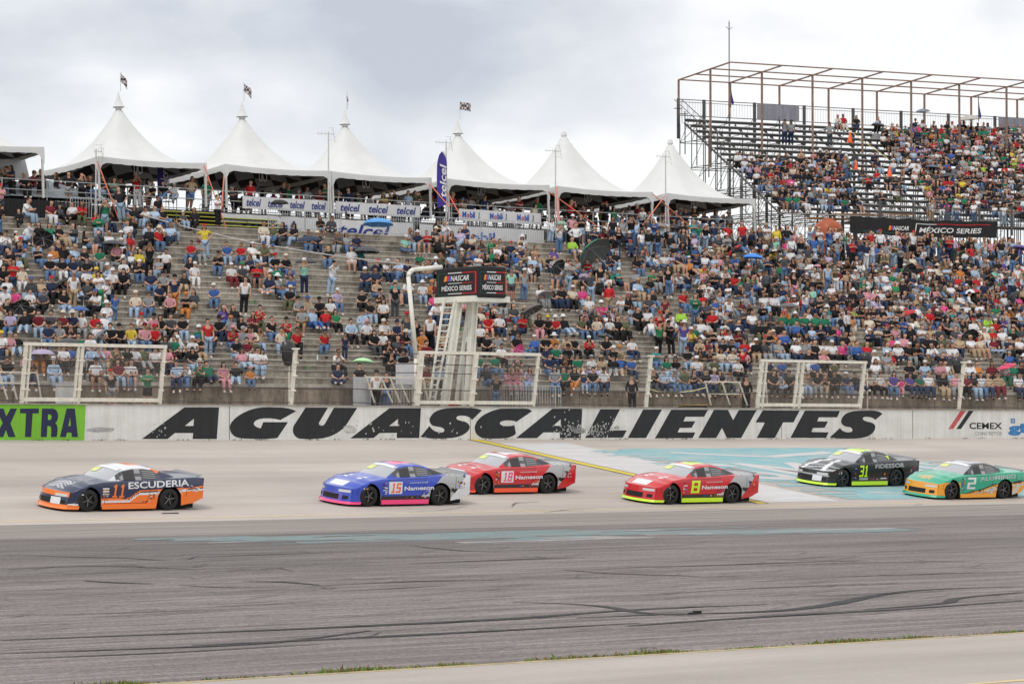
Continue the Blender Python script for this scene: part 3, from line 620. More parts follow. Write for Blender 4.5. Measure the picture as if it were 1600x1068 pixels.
def car(label, P, ang, paint, roofp, skirt, splitter, decals, rimaccent=None, plate=None, deck=0):
    root = empty('stock_car', P); root.rotation_euler = (math.atan(SLOPE), 0, ang)
    tag(root, label, 'race car', 'stock cars racing past the grandstand')
    xs = [i*LC/150 for i in range(151)]; NSD, NT = 22, 14
    ring = []
    for x in xs:
        r_ = []; zb, zs, zc, W = zbo(x), zsh(x), zce(x), halfw(x)
        for j in range(NSD+1):
            z = zb+(zs-zb)*j/NSD; u = (z-.5)/.45; y = W*(1-.035*u*u-.02*max(0, u)**3)
            r_.append((x, -y, z))
        yl = -r_[-1][1]
        for j in range(1, NT+1):
            t = j/NT; y = yl*(1-t); z = zs+(zc-zs)*(1-(1-t)**2.2)
            if .45 < x < 1.45: z += .012*math.cos(min(1, abs(y-.45)/.12)*PI/2)  # hood creases
            r_.append((x, -y, z))
        ring.append(r_)
    m1 = MB(); n = NSD+NT+1
    for side in (1, -1):
        vs = [defo(x, y*side, z) for r_ in ring for x, y, z in r_]; fs = []; mi = []
        for i in range(150):
            for j in range(n-1):
                q = (i*n+j, (i+1)*n+j, (i+1)*n+j+1, i*n+j+1)
                if side < 0: q = q[::-1]
                c = [sum(v[k] for v in (ring[i][j], ring[i+1][j], ring[i+1][j+1], ring[i][j+1]))/4 for k in range(3)]
                fs.append(q); mi.append(PI_[paint(c[0], c[1]*side, c[2], 'side' if j < NSD else 'top')])
        b = len(m1.v); m1.v += vs; m1.f += [tuple(a+b for a in q) for q in fs]; m1.mi += mi
    def yside(x, z):
        u = (z-.5)/.45; return halfw(x)*(1-.035*u*u-.02*max(0, u)**3)
    # panel gaps, hood and deck lines, and the clutter of small sponsor stickers
    def fs(x, z, s_, l=.006): return (x, s_*(yside(x, z)+l), z)
    for s_ in (-1, 1):
        for xa, za, xb, zb2 in ((1.42, .24, 1.40, .80), (2.86, .24, 3.02, .84), (1.40, .24, 2.86, .245), (.42, .36, .46, .60), (4.2, .42, 4.25, .9), (1.55, .83, 3.1, .875)):
            dx, dz = (.006, 0) if abs(xb-xa) < abs(zb2-za) else (0, .006)
            for q in range(5):
                t0, t1 = q/5, (q+1)/5; X0, Z0, X1, Z1 = xa+(xb-xa)*t0, za+(zb2-za)*t0, xa+(xb-xa)*t1, za+(zb2-za)*t1
                m1.quad(fs(X0-dx, Z0-dz, s_), fs(X1-dx if dx else X1, Z1-dz, s_), fs(X1+dx, Z1+dz, s_), fs(X0+dx, Z0+dz, s_), PI_['black'])
        for q in range(8):
            x0_, x1_ = .42+q*.12, .42+(q+1)*.12; a = defo(x0_, s_*.66, 0); b = defo(x1_, s_*.66, 0)
            za, zb2 = [zsh(x)+(zce(x)-zsh(x))*(1-(1-t)**2.2)+.014 for x, t in ((x0_, 1-.66/halfw(x0_)), (x1_, 1-.66/halfw(x1_)))]
            m1.quad((a[0], a[1]-.006, za), (b[0], b[1]-.006, zb2), (b[0], b[1]+.006, zb2), (a[0], a[1]+.006, za), PI_['black'])
    ids_ = [PI_[k] for k in ('white', 'red', 'amber', 'black', 'silver', 'blue')]; rs = random.Random(label)
    for s_ in (-1, 1):
        for cx, cz, nx_, nz_ in ((1.36, .34, 2, 8), (2.3, .27, 9, 1), (2.95, .36, 3, 3), (4.35, .55, 3, 4), (.62, .5, 2, 2)):
            for i in range(nx_):
                for j in range(nz_):
                    if rs.random() < .3: continue
                    x0_ = cx+i*.1; z0_ = cz+j*.055; w2, h2 = rs.uniform(.04, .085), rs.uniform(.018, .038)
                    m1.quad(fs(x0_, z0_, s_, .009), fs(x0_+w2, z0_, s_, .009), fs(x0_+w2, z0_+h2, s_, .009), fs(x0_, z0_+h2, s_, .009), ids_[rs.randrange(6)])
    body = m1.build('body', PM, root, smooth=True)
    # front and rear fascias
    for nm, x0 in (('front_bumper', 0), ('rear_bumper', LC)):
        m1 = MB(); zb, zs, zc, W = zbo(x0), zsh(x0), zce(x0), halfw(x0); ny, nz = 28, 10
        for iy in range(ny+1):
            y = -W*.985+2*W*.985*iy/ny; t = 1-abs(y)/(W*.95); t = min(1, max(0, t)); zt = zs+(zc-zs)*(1-(1-t)**2.2)
            for iz in range(nz+1): z = zb+(zt-zb)*iz/nz; m1.v.append(defo(x0, y, z))
        for iy in range(ny):
            for iz in range(nz):
                a = iy*(nz+1)+iz; q = (a, a+1, a+nz+2, a+nz+1); m1.f.append(q if x0 == 0 else q[::-1])
                v = m1.v[a]; m1.mi.append(PI_[paint(x0, (m1.v[a][1]+m1.v[a+nz+1][1])/2, v[2]+.02, 'front' if x0 == 0 else 'rear')])
        m1.build(nm, PM, root, smooth=True)
    # front openings, lamps: follow the curved nose
    def nosepatch(nm, y0, y1, z0, z1, mat, lift=.006, par=root, ny=8):
        m1 = MB()
        for iy in range(ny+1):
            y = y0+(y1-y0)*iy/ny
            for z in (z0, z1): v = defo(0, y, z); m1.v.append((v[0]-lift, v[1], v[2]))
        for iy in range(ny): a = iy*2; m1.f.append((a, a+1, a+3, a+2)); m1.mi.append(0)
        return m1.build(nm, mat, par)
    nosepatch('grille', -.42, .42, .2, .36, grille_m); nosepatch('brake_duct', -.74, -.56, .22, .33, grille_m); nosepatch('brake_duct', .56, .74, .22, .33, grille_m)
    nosepatch('headlight', -.78, -.38, .43, .51, lamp_m); nosepatch('headlight', .38, .78, .43, .51, lamp_m)
    if plate: nosepatch('bumper_panel', -.6, -.22 if plate != 'orange' else -.3, .2, .4, PAL[plate], .009)
    # splitter
    m1 = MB(); Wn = halfw(.3); path = [(.42, -Wn*1.005)]+[(0, -halfw(0)+2*halfw(0)*i/20) for i in range(21)]+[(.42, Wn*1.005)]
    vs = []
    for x, y in path:
        for z, o_ in ((.075, .05), (.15, .012)):
            v = defo(x, y, z); vs.append((v[0]-o_*(1 if abs(y) < .9 else .6), v[1]*1.012, z))
    fs = [(i*2, i*2+1, i*2+3, i*2+2) for i in range(len(path)-1)]; m1.add(vs, fs)
    m1.build('splitter', PAL[splitter], root)
    # skirts
    for s in (-1, 1):
        m1 = MB(); m1.box(1.34, 3.17, min(s*.95, s*.985), max(s*.95, s*.985), .075, .215); m1.build('side_skirt', PAL[skirt], root)
    m1 = MB(); m1.box(.3, 4.6, -.75, .75, .05, .55); m1.box(1.33, 3.18, -.93, .93, .05, .5); m1.build('underbody', under_m, root)  # underside boxes shaped low and wide to deepen the shadow beneath the car
    # greenhouse
    nx, nsd, ntp = 60, 12, 12; G = []
    for i in range(nx+1):
        x = 1.42+2.6*i/nx; h = ghh(x); r_ = []; z0 = min(.84, h-.02); yb = .83-.05*max(0, (1.9-x)/.5)-.1*max(0, (x-3.3)/.7); k = max(0, (h-.85)/.43); yt = yb-.235*k
        for j in range(nsd+1):
            t = j/nsd; r_.append((x+.16*(1-k)*(abs(yb)/.8)**2*(1 if x < 2 else 0), -(yb+(yt-yb)*(t**1.25)), z0+(h-.03-z0)*t))
        for j in range(1, ntp+1):
            t = j/ntp; y = yt*(1-t); bow = .16*(y/.8)**2 if x < 2.1 else 0
            r_.append((x+bow*(1-k), -y, h-.03+.045*(1-(1-t)**2.4)))
        G.append(r_)
    n = nsd+ntp+1; parts = {}
    for side in (1, -1):
        for i in range(nx):
            for j in range(n-1):
                quad = [G[i][j], G[i+1][j], G[i+1][j+1], G[i][j+1]]; cx = sum(q[0] for q in quad)/4; cy = abs(sum(q[1] for q in quad)/4); cz = sum(q[2] for q in quad)/4; h = ghh(cx)
                key = 'roof'
                if j >= nsd and cx < 2.16 and cy < .8: key = 'windshield'
                elif j >= nsd and cx > 3.12 and cx < 3.93 and cy < .46: key = 'rear_window'
                elif j < nsd and cz > .915 and cz < h-.055 and 1.86 < cx < 3.5 and cx < 3.5-(cz-.9)*1.2: key = 'side_window' if side > 0 else 'side_window2'
                P_ = parts.setdefault(key, MB()); q = [(a, b*side, c) for a, b, c in quad]
                if side < 0: q = q[::-1]
                P_.add(q, [(0, 1, 2, 3)], PI_[roofp(cx, -cy*side, cz)])
    for key, mb in parts.items():
        if key == 'roof':
            o = mb.build('roof', PM, root, smooth=True)
        else:
            mb.mi = [0]*len(mb.f); o = mb.build(key.rstrip('2'), g_wind if key == 'windshield' else g_side, root, smooth=True)
        bm = bmesh.new(); bm.from_mesh(o.data); bmesh.ops.remove_doubles(bm, verts=bm.verts, dist=1e-4); bm.to_mesh(o.data); bm.free()
        if key == 'roof': roof = o
        if key == 'windshield': wsh = o
    # windshield banner + yellow corner decal
    def ghp(x, y):
        h = ghh(x); k = max(0, (h-.85)/.43); yb = .83-.05*max(0, (1.9-x)/.5); yt = yb-.235*k; t = 1-abs(y)/yt; bow = .16*(y/.8)**2 if x < 2.1 else 0
        return (x+bow*(1-k)-.006, y, h-.03+.045*(1-(1-t)**2.4)+.008)
    def wpatch(nm, mat, x0, x1, y0, y1, par):
        m1 = MB(); 
        for i in range(9):
            y = y0+(y1-y0)*i/8
            m1.v += [ghp(x0, y), ghp((x0+x1)/2, y), ghp(x1, y)]
        for i in range(8):
            for j in (0, 1): a = i*3+j; m1.f.append((a, a+3, a+4, a+1)); m1.mi.append(0)
        m1.build(nm, mat, par, smooth=True)
    wpatch('windshield_banner', PAL['white'], 1.98, 2.13, -.55, .55, wsh)
    wpatch('windshield_decal', pm('decal_yellow', (.68, .74, .25), .4), 1.72, 1.96, .2, .6, wsh)
    for s in (-1, 1):   # window net and pillars
        def sp(x, t, lift=.008):
            h = ghh(x); k = max(0, (h-.85)/.43); yb = .83-.05*max(0, (1.9-x)/.5)-.1*max(0, (x-3.3)/.7); yt = yb-.235*k; z0 = min(.84, h-.02)
            return (x+.16*(1-k)*(yb/.8)**2*(1 if x < 2 else 0), s*((yb+(yt-yb)*(t**1.25))+lift), z0+(h-.03-z0)*t)
        for nm, xa, xb, t0, t1, mt in (('front_quarter_panel', 1.93, 2.1, .2, .62, pillar_m), ('window_net', 2.13, 2.5, .19, .86, net_m), ('window_post', 2.52, 2.72, .17, .93, pillar_m)):
            m1 = MB(); m1.v = [sp(xa, t0), sp(xb, t0), sp(xb, t1), sp(xa, t1)]; m1.f = [(0, 1, 2, 3)]; m1.mi = [0]; m1.build(nm, mt, root)
        m1 = MB()
        for t in (.3, .45, .6, .75):
            m1.quad(sp(2.78, t, .01), sp(3.22, t, .01), sp(3.2, t+.05, .01), sp(2.78, t+.05, .01))
        m1.build('quarter_window_bars', pillar_m, root)
    m1 = MB(); m1.bar((2.15, .25, .98), (2.1, -.1, 1.0), .06, .06); m1.lathe([(0, .13), (.09, .1), (.12, 0), (.1, -.1), (.06, -.14)], 12, (2.45, -.33, 1.02)); m1.build('driver_helmet', pm('helmet', (.3, .3, .32), .3), root, smooth=True)
    m1 = MB(); m1.add([(4.70, -.72, .985), (4.70, .72, .985), (4.87, .74, 1.035), (4.87, -.74, 1.035), (4.72, -.72, .98), (4.72, .72, .98), (4.885, .74, 1.03), (4.885, -.74, 1.03)], [(0, 1, 2, 3), (7, 6, 5, 4), (3, 2, 6, 7), (0, 3, 7, 4), (1, 5, 6, 2)])
    m1.build('rear_spoiler', spo_m, root)
    if deck:
        m1 = MB(); m1.quad((.55, -.42, .80), (1.2, -.5, .915), (1.2, .5, .915), (.55, .42, .80)); m1.build('hood_panel', PAL[deck], root)
    # wheels
    for xc in (XF, XR):
        for s in (-1, 1):
            wl = empty('wheel', (xc, s*.83, RW), parent=root); wl.rotation_euler = (0, random.uniform(0, 6), 0)
            m1 = MB(); m1.lathe([(.2, -.13), (.3, -.13), (.33, -.1), (.335, 0), (.33, .1), (.3, .13), (.2, .13)], 32, axis='y'); m1.build('tyre', tyre_m, wl, smooth=True)
            m1 = MB(); m1.lathe([(.21, -.12), (.2, -.05), (.17, .02)], 24, axis='y'); m1.lathe([(.21, .12), (.2, .05), (.17, -.02)], 24, axis='y')
            m1.lathe([(.0, -.06*1), (.2, -.06)], 24, axis='y'); m1.lathe([(.0, .06), (.2, .06)], 24, axis='y'); m1.build('rim', rim_m, wl)
            m1 = MB()
            for k in range(5):
                a = 2*PI*k/5
                for sy in (-1, 1): m1.bar((0, sy*.085, 0), (.19*math.cos(a), sy*.1, .19*math.sin(a)), .036, .02)
            m1.build('spoke', rimS, wl)
    # door numbers and sponsor lettering painted on both flanks
    def yside(x, z):
        u = (z-.5)/.45; return halfw(x)*(1-.035*u*u-.02*max(0, u)**3)
    def flank(nm, s_, x0, x1, z0, z1, mat, txt=None, rise=0, lift=.007, **k):
        m1 = MB()
        if txt is None:
            nx_ = 10
            for i in range(nx_+1):
                x = x0+(x1-x0)*i/nx_
                for j in range(4): z = z0+(z1-z0)*j/3+rise*(x-x0); m1.v.append((x, s_*(yside(x, z)+lift), z))
            for i in range(nx_):
                for j in range(3): a = i*4+j; m1.f.append((a, a+4, a+5, a+1)); m1.mi.append(0)
        else:
            if nm == 'number_decal': v, f = digits(txt, x1-x0, z1-z0)
            else: v, f = text_mesh(txt, x1-x0, z1-z0, **k)
            for a, b in v:
                x = x0+a if s_ < 0 else x1-a; z = z0+b+rise*(x-x0); m1.v.append((x, s_*(yside(x, z)+lift), z))
            m1.f = f; m1.mi = [0]*len(f)
        return m1.build(nm, mat, body)
    for d in decals:
        for s_ in (-1, 1): flank(d[0], s_, *d[1:6], **(d[6] if len(d) > 6 else {}))
    return root
def on(x, y): return onBank(x, y)
W_ = PAL['white']; bold = dict(bold=.02)
def c1(x, y, z, s):
    if s == 'front': return 'orange' if (z > .44 or z < .2) else ('navy' if z > .3 else 'black')
    if s == 'rear': return 'orange' if z < .6 else 'navy'
    if s == 'top': 
        if x < .75 and abs(y) < .42 and .2 < x: return 'silver' if int(x*18+abs(y)*9) % 2 else 'navy'
        return 'navy'
    t = interp(x, [(1.2, .37), (2.15, .37), (2.65, .60), (4.95, .70)])
    if x < 1.2: return 'navy' if z > .24 else ('orange' if z < .19 else 'white')
    if z < t-.115: return 'orange'
    if z < t-.05: return 'white'
    if z < t-.03: return 'black'
    if z < t+.015: return 'orange'
    return 'navy'
def r1(x, y, z): 
    if z < .99 and x > 2: return 'navy'
    if 2.5 < x < 2.95 and abs(y) < .3: return 'orange'
    if abs(y) > .57 and z < 1.23 and x > 3.1: return 'orange' if x < 3.35 and z > 1.1 else 'navy'
    return 'navy' if x > 3.6 else 'white'
def hsh(x, z): return (math.sin(x*12.9898+z*78.233+math.sin(x*7+z*5)*2)*.5+math.sin(x*9.1-z*17+1.3)*.5)
SEG = {'1': [(.35, 0, .65, 1), (.15, .78, .36, .9), (.1, 0, .9, .13)], '8': [(0, 0, .28, 1), (.72, 0, 1, 1), (0, 0, 1, .17), (0, .42, 1, .58), (0, .83, 1, 1)], '3': [(.72, 0, 1, 1), (0, 0, 1, .17), (.2, .42, 1, .58), (0, .83, 1, 1)],
       '5': [(0, 0, 1, .17), (0, .42, 1, .58), (0, .83, 1, 1), (0, .45, .28, 1), (.72, 0, 1, .55)], '2': [(0, 0, 1, .17), (0, .42, 1, .58), (0, .83, 1, 1), (.72, .45, 1, 1), (0, 0, .28, .55)]}
def digits(t, w_, h_):
    V, Fq = [], []; n = len(t); cw = w_/n
    for i, ch in enumerate(t):
        for a, b, c, d in SEG[ch]:
            # split long strokes so they follow the bulge of the flank
            st = 4 if d-b > .4 else 1
            for q in range(st):
                z0, z1 = b+(d-b)*q/st, b+(d-b)*(q+1)/st; k0 = len(V)
                V += [(cw*(i+.06+a*.86)+z0*.05, z0*h_), (cw*(i+.06+c*.86)+z0*.05, z0*h_), (cw*(i+.06+c*.86)+z1*.05, z1*h_), (cw*(i+.06+a*.86)+z1*.05, z1*h_)]; Fq.append((k0, k0+1, k0+2, k0+3))
    return V, Fq
def livery(main, sweep, tail, low='black'):
    def f(x, y, z, s):
        if s == 'front': return main if (z > .38 or abs(y) > .55) else ('purple' if main == 'blue' else main)
        if s == 'rear': return tail
        if s == 'top':
            if x < 1.35 and abs(y) < .5: return 'white' if (.12 < x < .42 and abs(y) < .4) or (abs(y) > .25 and .65 < x < 1.15 and int(x*9) % 2) else main
            if 3.9 < x < 4.7: return 'black' if int(x*8+y*3) % 2 else 'silver'
            return main
        if x < 1.25: return main
        e = x-(z-.2)*1.0
        if z < .34 and x < XR+.2: return 'white' if z > .325 else low
        if e > 4.0: return tail
        if e > 3.35: return 'black' if hsh(x*.35, z*.25) > .15 else 'silver'
        if e > 2.95: return 'silver' if hsh(x*.3, z*.22) > -.35 else main
        return main
    return f
def roofl(main, num):
    def f(x, y, z):
        if abs(y) < .3 and 2.25 < x < 3.0 and z > 1.2: return num
        if x > 3.3 and z < 1.15: return 'black'
        return main
    return f
def c5(x, y, z, s):
    if s == 'front': return 'black' if z < .4 else 'silver' if z < .44 else 'black'
    if s == 'top':
        if x < 1.4 and abs(abs(y)-.55+.25*x) < .09: return 'white'
        if .05 < x < .6 and int(x*14+y*3) % 3 == 0: return 'silver'
        return 'black'
    return 'black'
def c6(x, y, z, s):
    if s == 'front': return 'amber' if z > .17 else 'green'
    if s == 'rear': return 'green'
    if s == 'top': return ('amber' if .25 < x < .7 and abs(y) < .3 and int(x*12+y*5) % 2 else 'green')
    if x < 1.3:
        if z > .62: return 'green'
        return 'amber' if z > .3 or x < .5 else 'white' if x < .8 else 'amber'
    t = interp(x, [(1.3, .12), (2.2, .3), (3.2, .52), (4.95, .62)])
    if z < t-.12: return 'amber' if int((x-z)*3.2) % 2 else 'pale'
    if z < t-.05: return 'pale'
    if z < t: return 'amber'
    return 'black' if z < t+.05 else 'green'
def place(xw, yw):   # nose position from the near front tyre's contact point
    p = onBank(xw, yw); return Vector((p.x-XF, p.y+.95, bankz(p.y+.95)))
car('dark blue and orange race car with a white roof, leading the pack', place(137, 799.5), 0, c1, r1, 'orange', 'orange',
    [('number_decal', 1.62, 2.1, .42, .8, PAL['orange'], dict(txt='11', bold=.025, shear=.15)), ('sponsor_lettering', 2.2, 4.3, .66, .86, W_, dict(txt='ESCUDERIA', rise=.035, bold=.02)), ('contingency_sticker', 1.33, 1.55, .5, .54, W_), ('contingency_sticker', 1.33, 1.55, .58, .62, W_), ('contingency_sticker', 1.33, 1.55, .66, .7, W_)], plate='white')
car('blue race car with pink skirts and a white tail', place(576, 791.5), 0, livery('blue', 0, 'white'), roofl('blue', 'pink'), 'pink', 'pink',
    [('number_panel', 1.6, 2.12, .4, .78, W_), ('number_decal', 1.66, 2.05, .44, .74, PAL['fluor'], dict(txt='15', lift=.012, bold=.03)), ('sponsor_lettering', 2.2, 3.35, .5, .63, W_, dict(txt='Nameson', bold=.03, rise=.02)), ('sponsor_lettering', 2.4, 3.1, .72, .77, W_, dict(txt='comercial', rise=.02)), ('contingency_sticker', 1.38, 1.55, .5, .53, W_), ('contingency_sticker', 1.38, 1.55, .58, .61, W_)])
car('red race car with orange skirts and a white number panel', place(754, 772.5), 0, livery('red', 0, 'red'), roofl('red', 'white'), 'fluor', 'fluor',
    [('number_panel', 1.6, 2.12, .4, .78, W_), ('number_decal', 1.66, 2.05, .44, .74, PAL['pink'], dict(txt='18', lift=.012, bold=.03)), ('sponsor_lettering', 2.2, 3.35, .5, .63, W_, dict(txt='Nameson', bold=.03, rise=.02)), ('sponsor_lettering', 2.4, 3.1, .72, .77, W_, dict(txt='comercial', rise=.02))])
car('red race car with neon yellow skirts and a neon yellow door number', place(1048, 788), 0, livery('red', 0, 'red'), roofl('red', 'neon'), 'neon', 'neon',
    [('number_decal', 1.68, 2.12, .38, .8, PAL['neon'], dict(txt='8', bold=.03)), ('sponsor_lettering', 2.2, 3.35, .5, .63, W_, dict(txt='Nameson', bold=.03, rise=.02)), ('sponsor_lettering', 2.4, 3.1, .72, .77, W_, dict(txt='comercial', rise=.02)), ('contingency_sticker', 1.38, 1.55, .5, .53, W_), ('contingency_sticker', 1.38, 1.55, .62, .65, W_)])
car('black race car with neon yellow skirts and neon roof stripe', place(1316, 761), 0, c5, lambda x, y, z: 'neon' if z > 1.17 and abs(y) < .42 or (3.1 < x < 3.4 and .99 < z < 1.12) else 'black', 'neon', 'neon',
    [('number_decal', 1.66, 2.14, .38, .8, PAL['neon'], dict(txt='31', bold=.025)), ('sponsor_lettering', 2.5, 4.0, .68, .84, PAL['silver'], dict(txt='FIDESSOR', bold=.02, rise=.03)), ('sponsor_panel', 1.7, 2.15, .27, .34, PAL['silver']), ('sponsor_panel', 2.8, 3.1, .3, .34, W_)], plate='white')
car('green and amber race car with a dark roof, last in the pack', place(1486, 780.5), 0, c6, lambda x, y, z: 'silver' if z > 1.24 and abs(y) < .45 else ('green' if x > 3.6 else 'black'), 'amber', 'green',
    [('number_decal', 1.6, 2.1, .38, .8, W_, dict(txt='2', bold=.03)), ('sponsor_lettering', 2.3, 4.2, .66, .82, PAL['silver'], dict(txt='ALUMINIO', bold=.02, rise=.05))])
# ------------------------------------------------------------------ people: one continuous skinned body per pose, clothes over it
def grow(J, E, root, add=0.0, levels=1, scale=1.0):
    names = sorted({a for e in E for a in e}); idx = {n: i for i, n in enumerate(names)}
    me = bpy.data.meshes.new('g'); me.from_pydata([J[n][0] for n in names], [(idx[a], idx[b]) for a, b in E], [])
    o = bpy.data.objects.new('g', me); C.objects.link(o)
    o.modifiers.new('s', 'SKIN').use_smooth_shade = True
    if not me.skin_vertices:
        bm = bmesh.new(); bm.from_mesh(me); bm.verts.layers.skin.verify(); bm.to_mesh(me); bm.free()
    for n, i in idx.items():
        sv = me.skin_vertices[0].data[i]; r = J[n][1]
        rr = (r, r) if not isinstance(r, (tuple, list)) else r
        sv.radius = ((rr[0]+add)*scale, (rr[1]+add)*scale); sv.use_root = (n == root)
    if levels: m = o.modifiers.new('u', 'SUBSURF'); m.levels = levels
    bpy.context.view_layer.update()
    e = bpy.data.meshes.new_from_object(o.evaluated_get(bpy.context.evaluated_depsgraph_get()))
    e.calc_loop_triangles(); V = np.array([v.co[:] for v in e.vertices]); Fq = [tuple(p.vertices) for p in e.polygons]
    T = np.array([t.vertices[:] for t in e.loop_triangles], dtype=np.int32)
    bpy.data.objects.remove(o); bpy.data.meshes.remove(me); bpy.data.meshes.remove(e)
    return V, Fq, T
def joints(pose):
    J = {}
    if pose[0] == 'S':      # standing, origin between the feet
        H = .92
        J['pel'] = ((0, 0, H), (.15, .11)); J['wai'] = ((0, .0, H+.14), (.118, .09)); J['che'] = ((0, .01, H+.34), (.142, .10)); J['nb'] = ((0, .015, H+.50), (.075, .07))
        for s, n in ((-1, 'l'), (1, 'r')):
            J['hip'+n] = ((s*.085, 0, H-.06), .088); J['kne'+n] = ((s*.10, -.02, .50), .062); J['ank'+n] = ((s*.105, .02, .10), .042); J['toe'+n] = ((s*.125, -.12, .045), .036)
    else:                   # seated, origin on the seat edge
        lean = -.10 if 'f' in pose else (.1 if 'l' in pose else 0); H = .11; by = .14
        J['pel'] = ((0, by, H), (.155, .12)); J['wai'] = ((0, by+lean*.2, H+.16), (.125, .10)); J['che'] = ((0, by+lean*.9, H+.35), (.140, .10)); J['nb'] = ((0, by+lean*1.4, H+.50), (.075, .07))
        for s, n in ((-1, 'l'), (1, 'r')):
            J['hip'+n] = ((s*.10, by-.06, H-.005), .092)
            if 'q' in pose: J['kne'+n] = ((s*.30, by-.36, H+.02), .066); J['ank'+n] = ((-s*.06, by-.42, H-.05), .044); J['toe'+n] = ((-s*.17, by-.47, H-.06), .038)
            elif 'o' in pose and s > 0: J['kne'+n] = ((.12, by-.48, H+.08), .068); J['ank'+n] = ((-.05, by-.66, H-.22), .044); J['toe'+n] = ((-.07, by-.8, H-.2), .036)
            elif 'l' in pose: J['kne'+n] = ((s*.12, by-.45, H+.12), .066); J['ank'+n] = ((s*.15, by-.85, H-.15), .044); J['toe'+n] = ((s*.18, by-.92, H-.06), .036)
            else: J['kne'+n] = ((s*.135, by-.47, H+.01), .068); J['ank'+n] = ((s*.12, by-.49-(.06 if s > 0 else 0), H-.42), .044); J['toe'+n] = ((s*.14, by-.63-(.06 if s > 0 else 0), H-.475), .037)
    nb = Vector(J['nb'][0]); fwd = -.03 if 'f' not in pose else -.07
    J['nk'] = ((nb.x, nb.y-.01, nb.z+.06), .052); hd = nb+Vector((0, fwd, .155)); J['hea'] = (tuple(hd), (.078, .093)); J['top'] = ((hd.x, hd.y+.012, hd.z+.075), (.07, .083)); J['chi'] = ((hd.x, hd.y-.028, hd.z-.055), (.045, .045))
    c = Vector(J['che'][0])
    for s, n in ((-1, 'l'), (1, 'r')):
        sh = c+Vector((s*.165, .01, .09)); J['sho'+n] = (tuple(sh), .055)
        if 'a' in pose: el, wr, hn = (s*.235, -.06, -.16), (-s*.02, -.225, -.13), (-s*.10, -.225, -.10)
        elif 'p' in pose or ('u' in pose and s > 0): el, wr, hn = (s*.2, -.2, -.05), (s*.08, -.28, .14), (s*.035, -.30, .215)
        elif 'x' in pose: el, wr, hn = (s*.3, -.05, .25), (s*.12, -.05, .44), (s*.05, -.05, .5)
        elif 'h' in pose: el, wr, hn = (s*.36, .06, -.16), (s*.2, -.03, -.36), (s*.15, -.05, -.40)
        elif pose[0] == 'S': el, wr, hn = (s*.235, .02, -.22), (s*.24, -.06, -.45), (s*.235, -.09, -.53)
        elif 'l' in pose: el, wr, hn = (s*.28, .16, -.2), (s*.3, .2, -.40), (s*.3, .16, -.46)
        elif 'f' in pose: el, wr, hn = (s*.21, -.22, -.24), (s*.07, -.40, -.20), (s*.03, -.45, -.15)
        else: el, wr, hn = (s*.24, -.08, -.22), (s*.12, -.29, -.30), (s*.08, -.37, -.31)
        J['elb'+n] = (tuple(c+Vector(el)+Vector((0, 0, .09))), .044); J['wri'+n] = (tuple(c+Vector(wr)+Vector((0, 0, .09))), .030); J['han'+n] = (tuple(c+Vector(hn)+Vector((0, 0, .09))), (.036, .022))
        W, Hn = Vector(J['wri'+n][0]), Vector(J['han'+n][0]); d = (Hn-W).normalized(); sd = d.cross(Vector((0, 0, 1)) if abs(d.z) < .9 else Vector((0, 1, 0))).normalized()*(-s)
        fl = (.075, .085, .08, .062)
        for k in range(4):
            b = Hn+d*.02+sd*(.027-.018*k); m = b+d*fl[k]*.55; t = m+d*fl[k]*.3+Vector((0, -.012, -.022)); J['f%d%s' % (k, n)] = (tuple(m), .0092); J['g%d%s' % (k, n)] = (tuple(t), .008)
        tb = W+d*.03+sd*.034; J['t0'+n] = (tuple(tb), .011); J['t1'+n] = (tuple(tb+d*.04+sd*.018), .0095)
    return J
BE = [('pel', 'wai'), ('wai', 'che'), ('che', 'nb'), ('nb', 'nk'), ('nk', 'hea'), ('hea', 'top')]
LE = [(a+n, b+n) for n in 'lr' for a, b in (('hip', 'kne'), ('kne', 'ank'), ('ank', 'toe'))]+[('pel', 'hipl'), ('pel', 'hipr')]
AE = [(a+n, b+n) for n in 'lr' for a, b in (('sho', 'elb'), ('elb', 'wri'), ('wri', 'han'))]+[('che', 'shol'), ('che', 'shor')]
FE = [(a+n, b+n) for n in 'lr' for k in range(4) for a, b in (('han', 'f%d' % k), ('f%d' % k, 'g%d' % k))]+[(a+n, b+n) for n in 'lr' for a, b in (('wri', 't0'), ('t0', 't1'))]
def mid(J, a, b, t, r=None):
    A, B = Vector(J[a][0]), Vector(J[b][0]); ra = J[a][1] if not isinstance(J[a][1], tuple) else min(J[a][1]); rb = J[b][1] if not isinstance(J[b][1], tuple) else min(J[b][1])
    return (tuple(A.lerp(B, t)), ra+(rb-ra)*t if r is None else r)
def headshape(V, J):
    """nose, brow and chin pushed out of the head surface"""
    h = Vector(J['hea'][0])
    V = V.copy()
    for i, v in enumerate(V):
        d = v-np.array(h)
        if d[1] < -.05 and abs(d[0]) < .03 and -.03 < d[2] < .03: V[i, 1] -= .022
        if d[1] < -.04 and -.10 < d[2] < -.05 and abs(d[0]) < .04: V[i, 1] -= .012
    return V
POSES = ['sit', 'sita', 'situ', 'sitf', 'sitq', 'sitl', 'sito', 'sitfu', 'S', 'Sa', 'Sp', 'Sh', 'Sx']
PARTS = {}
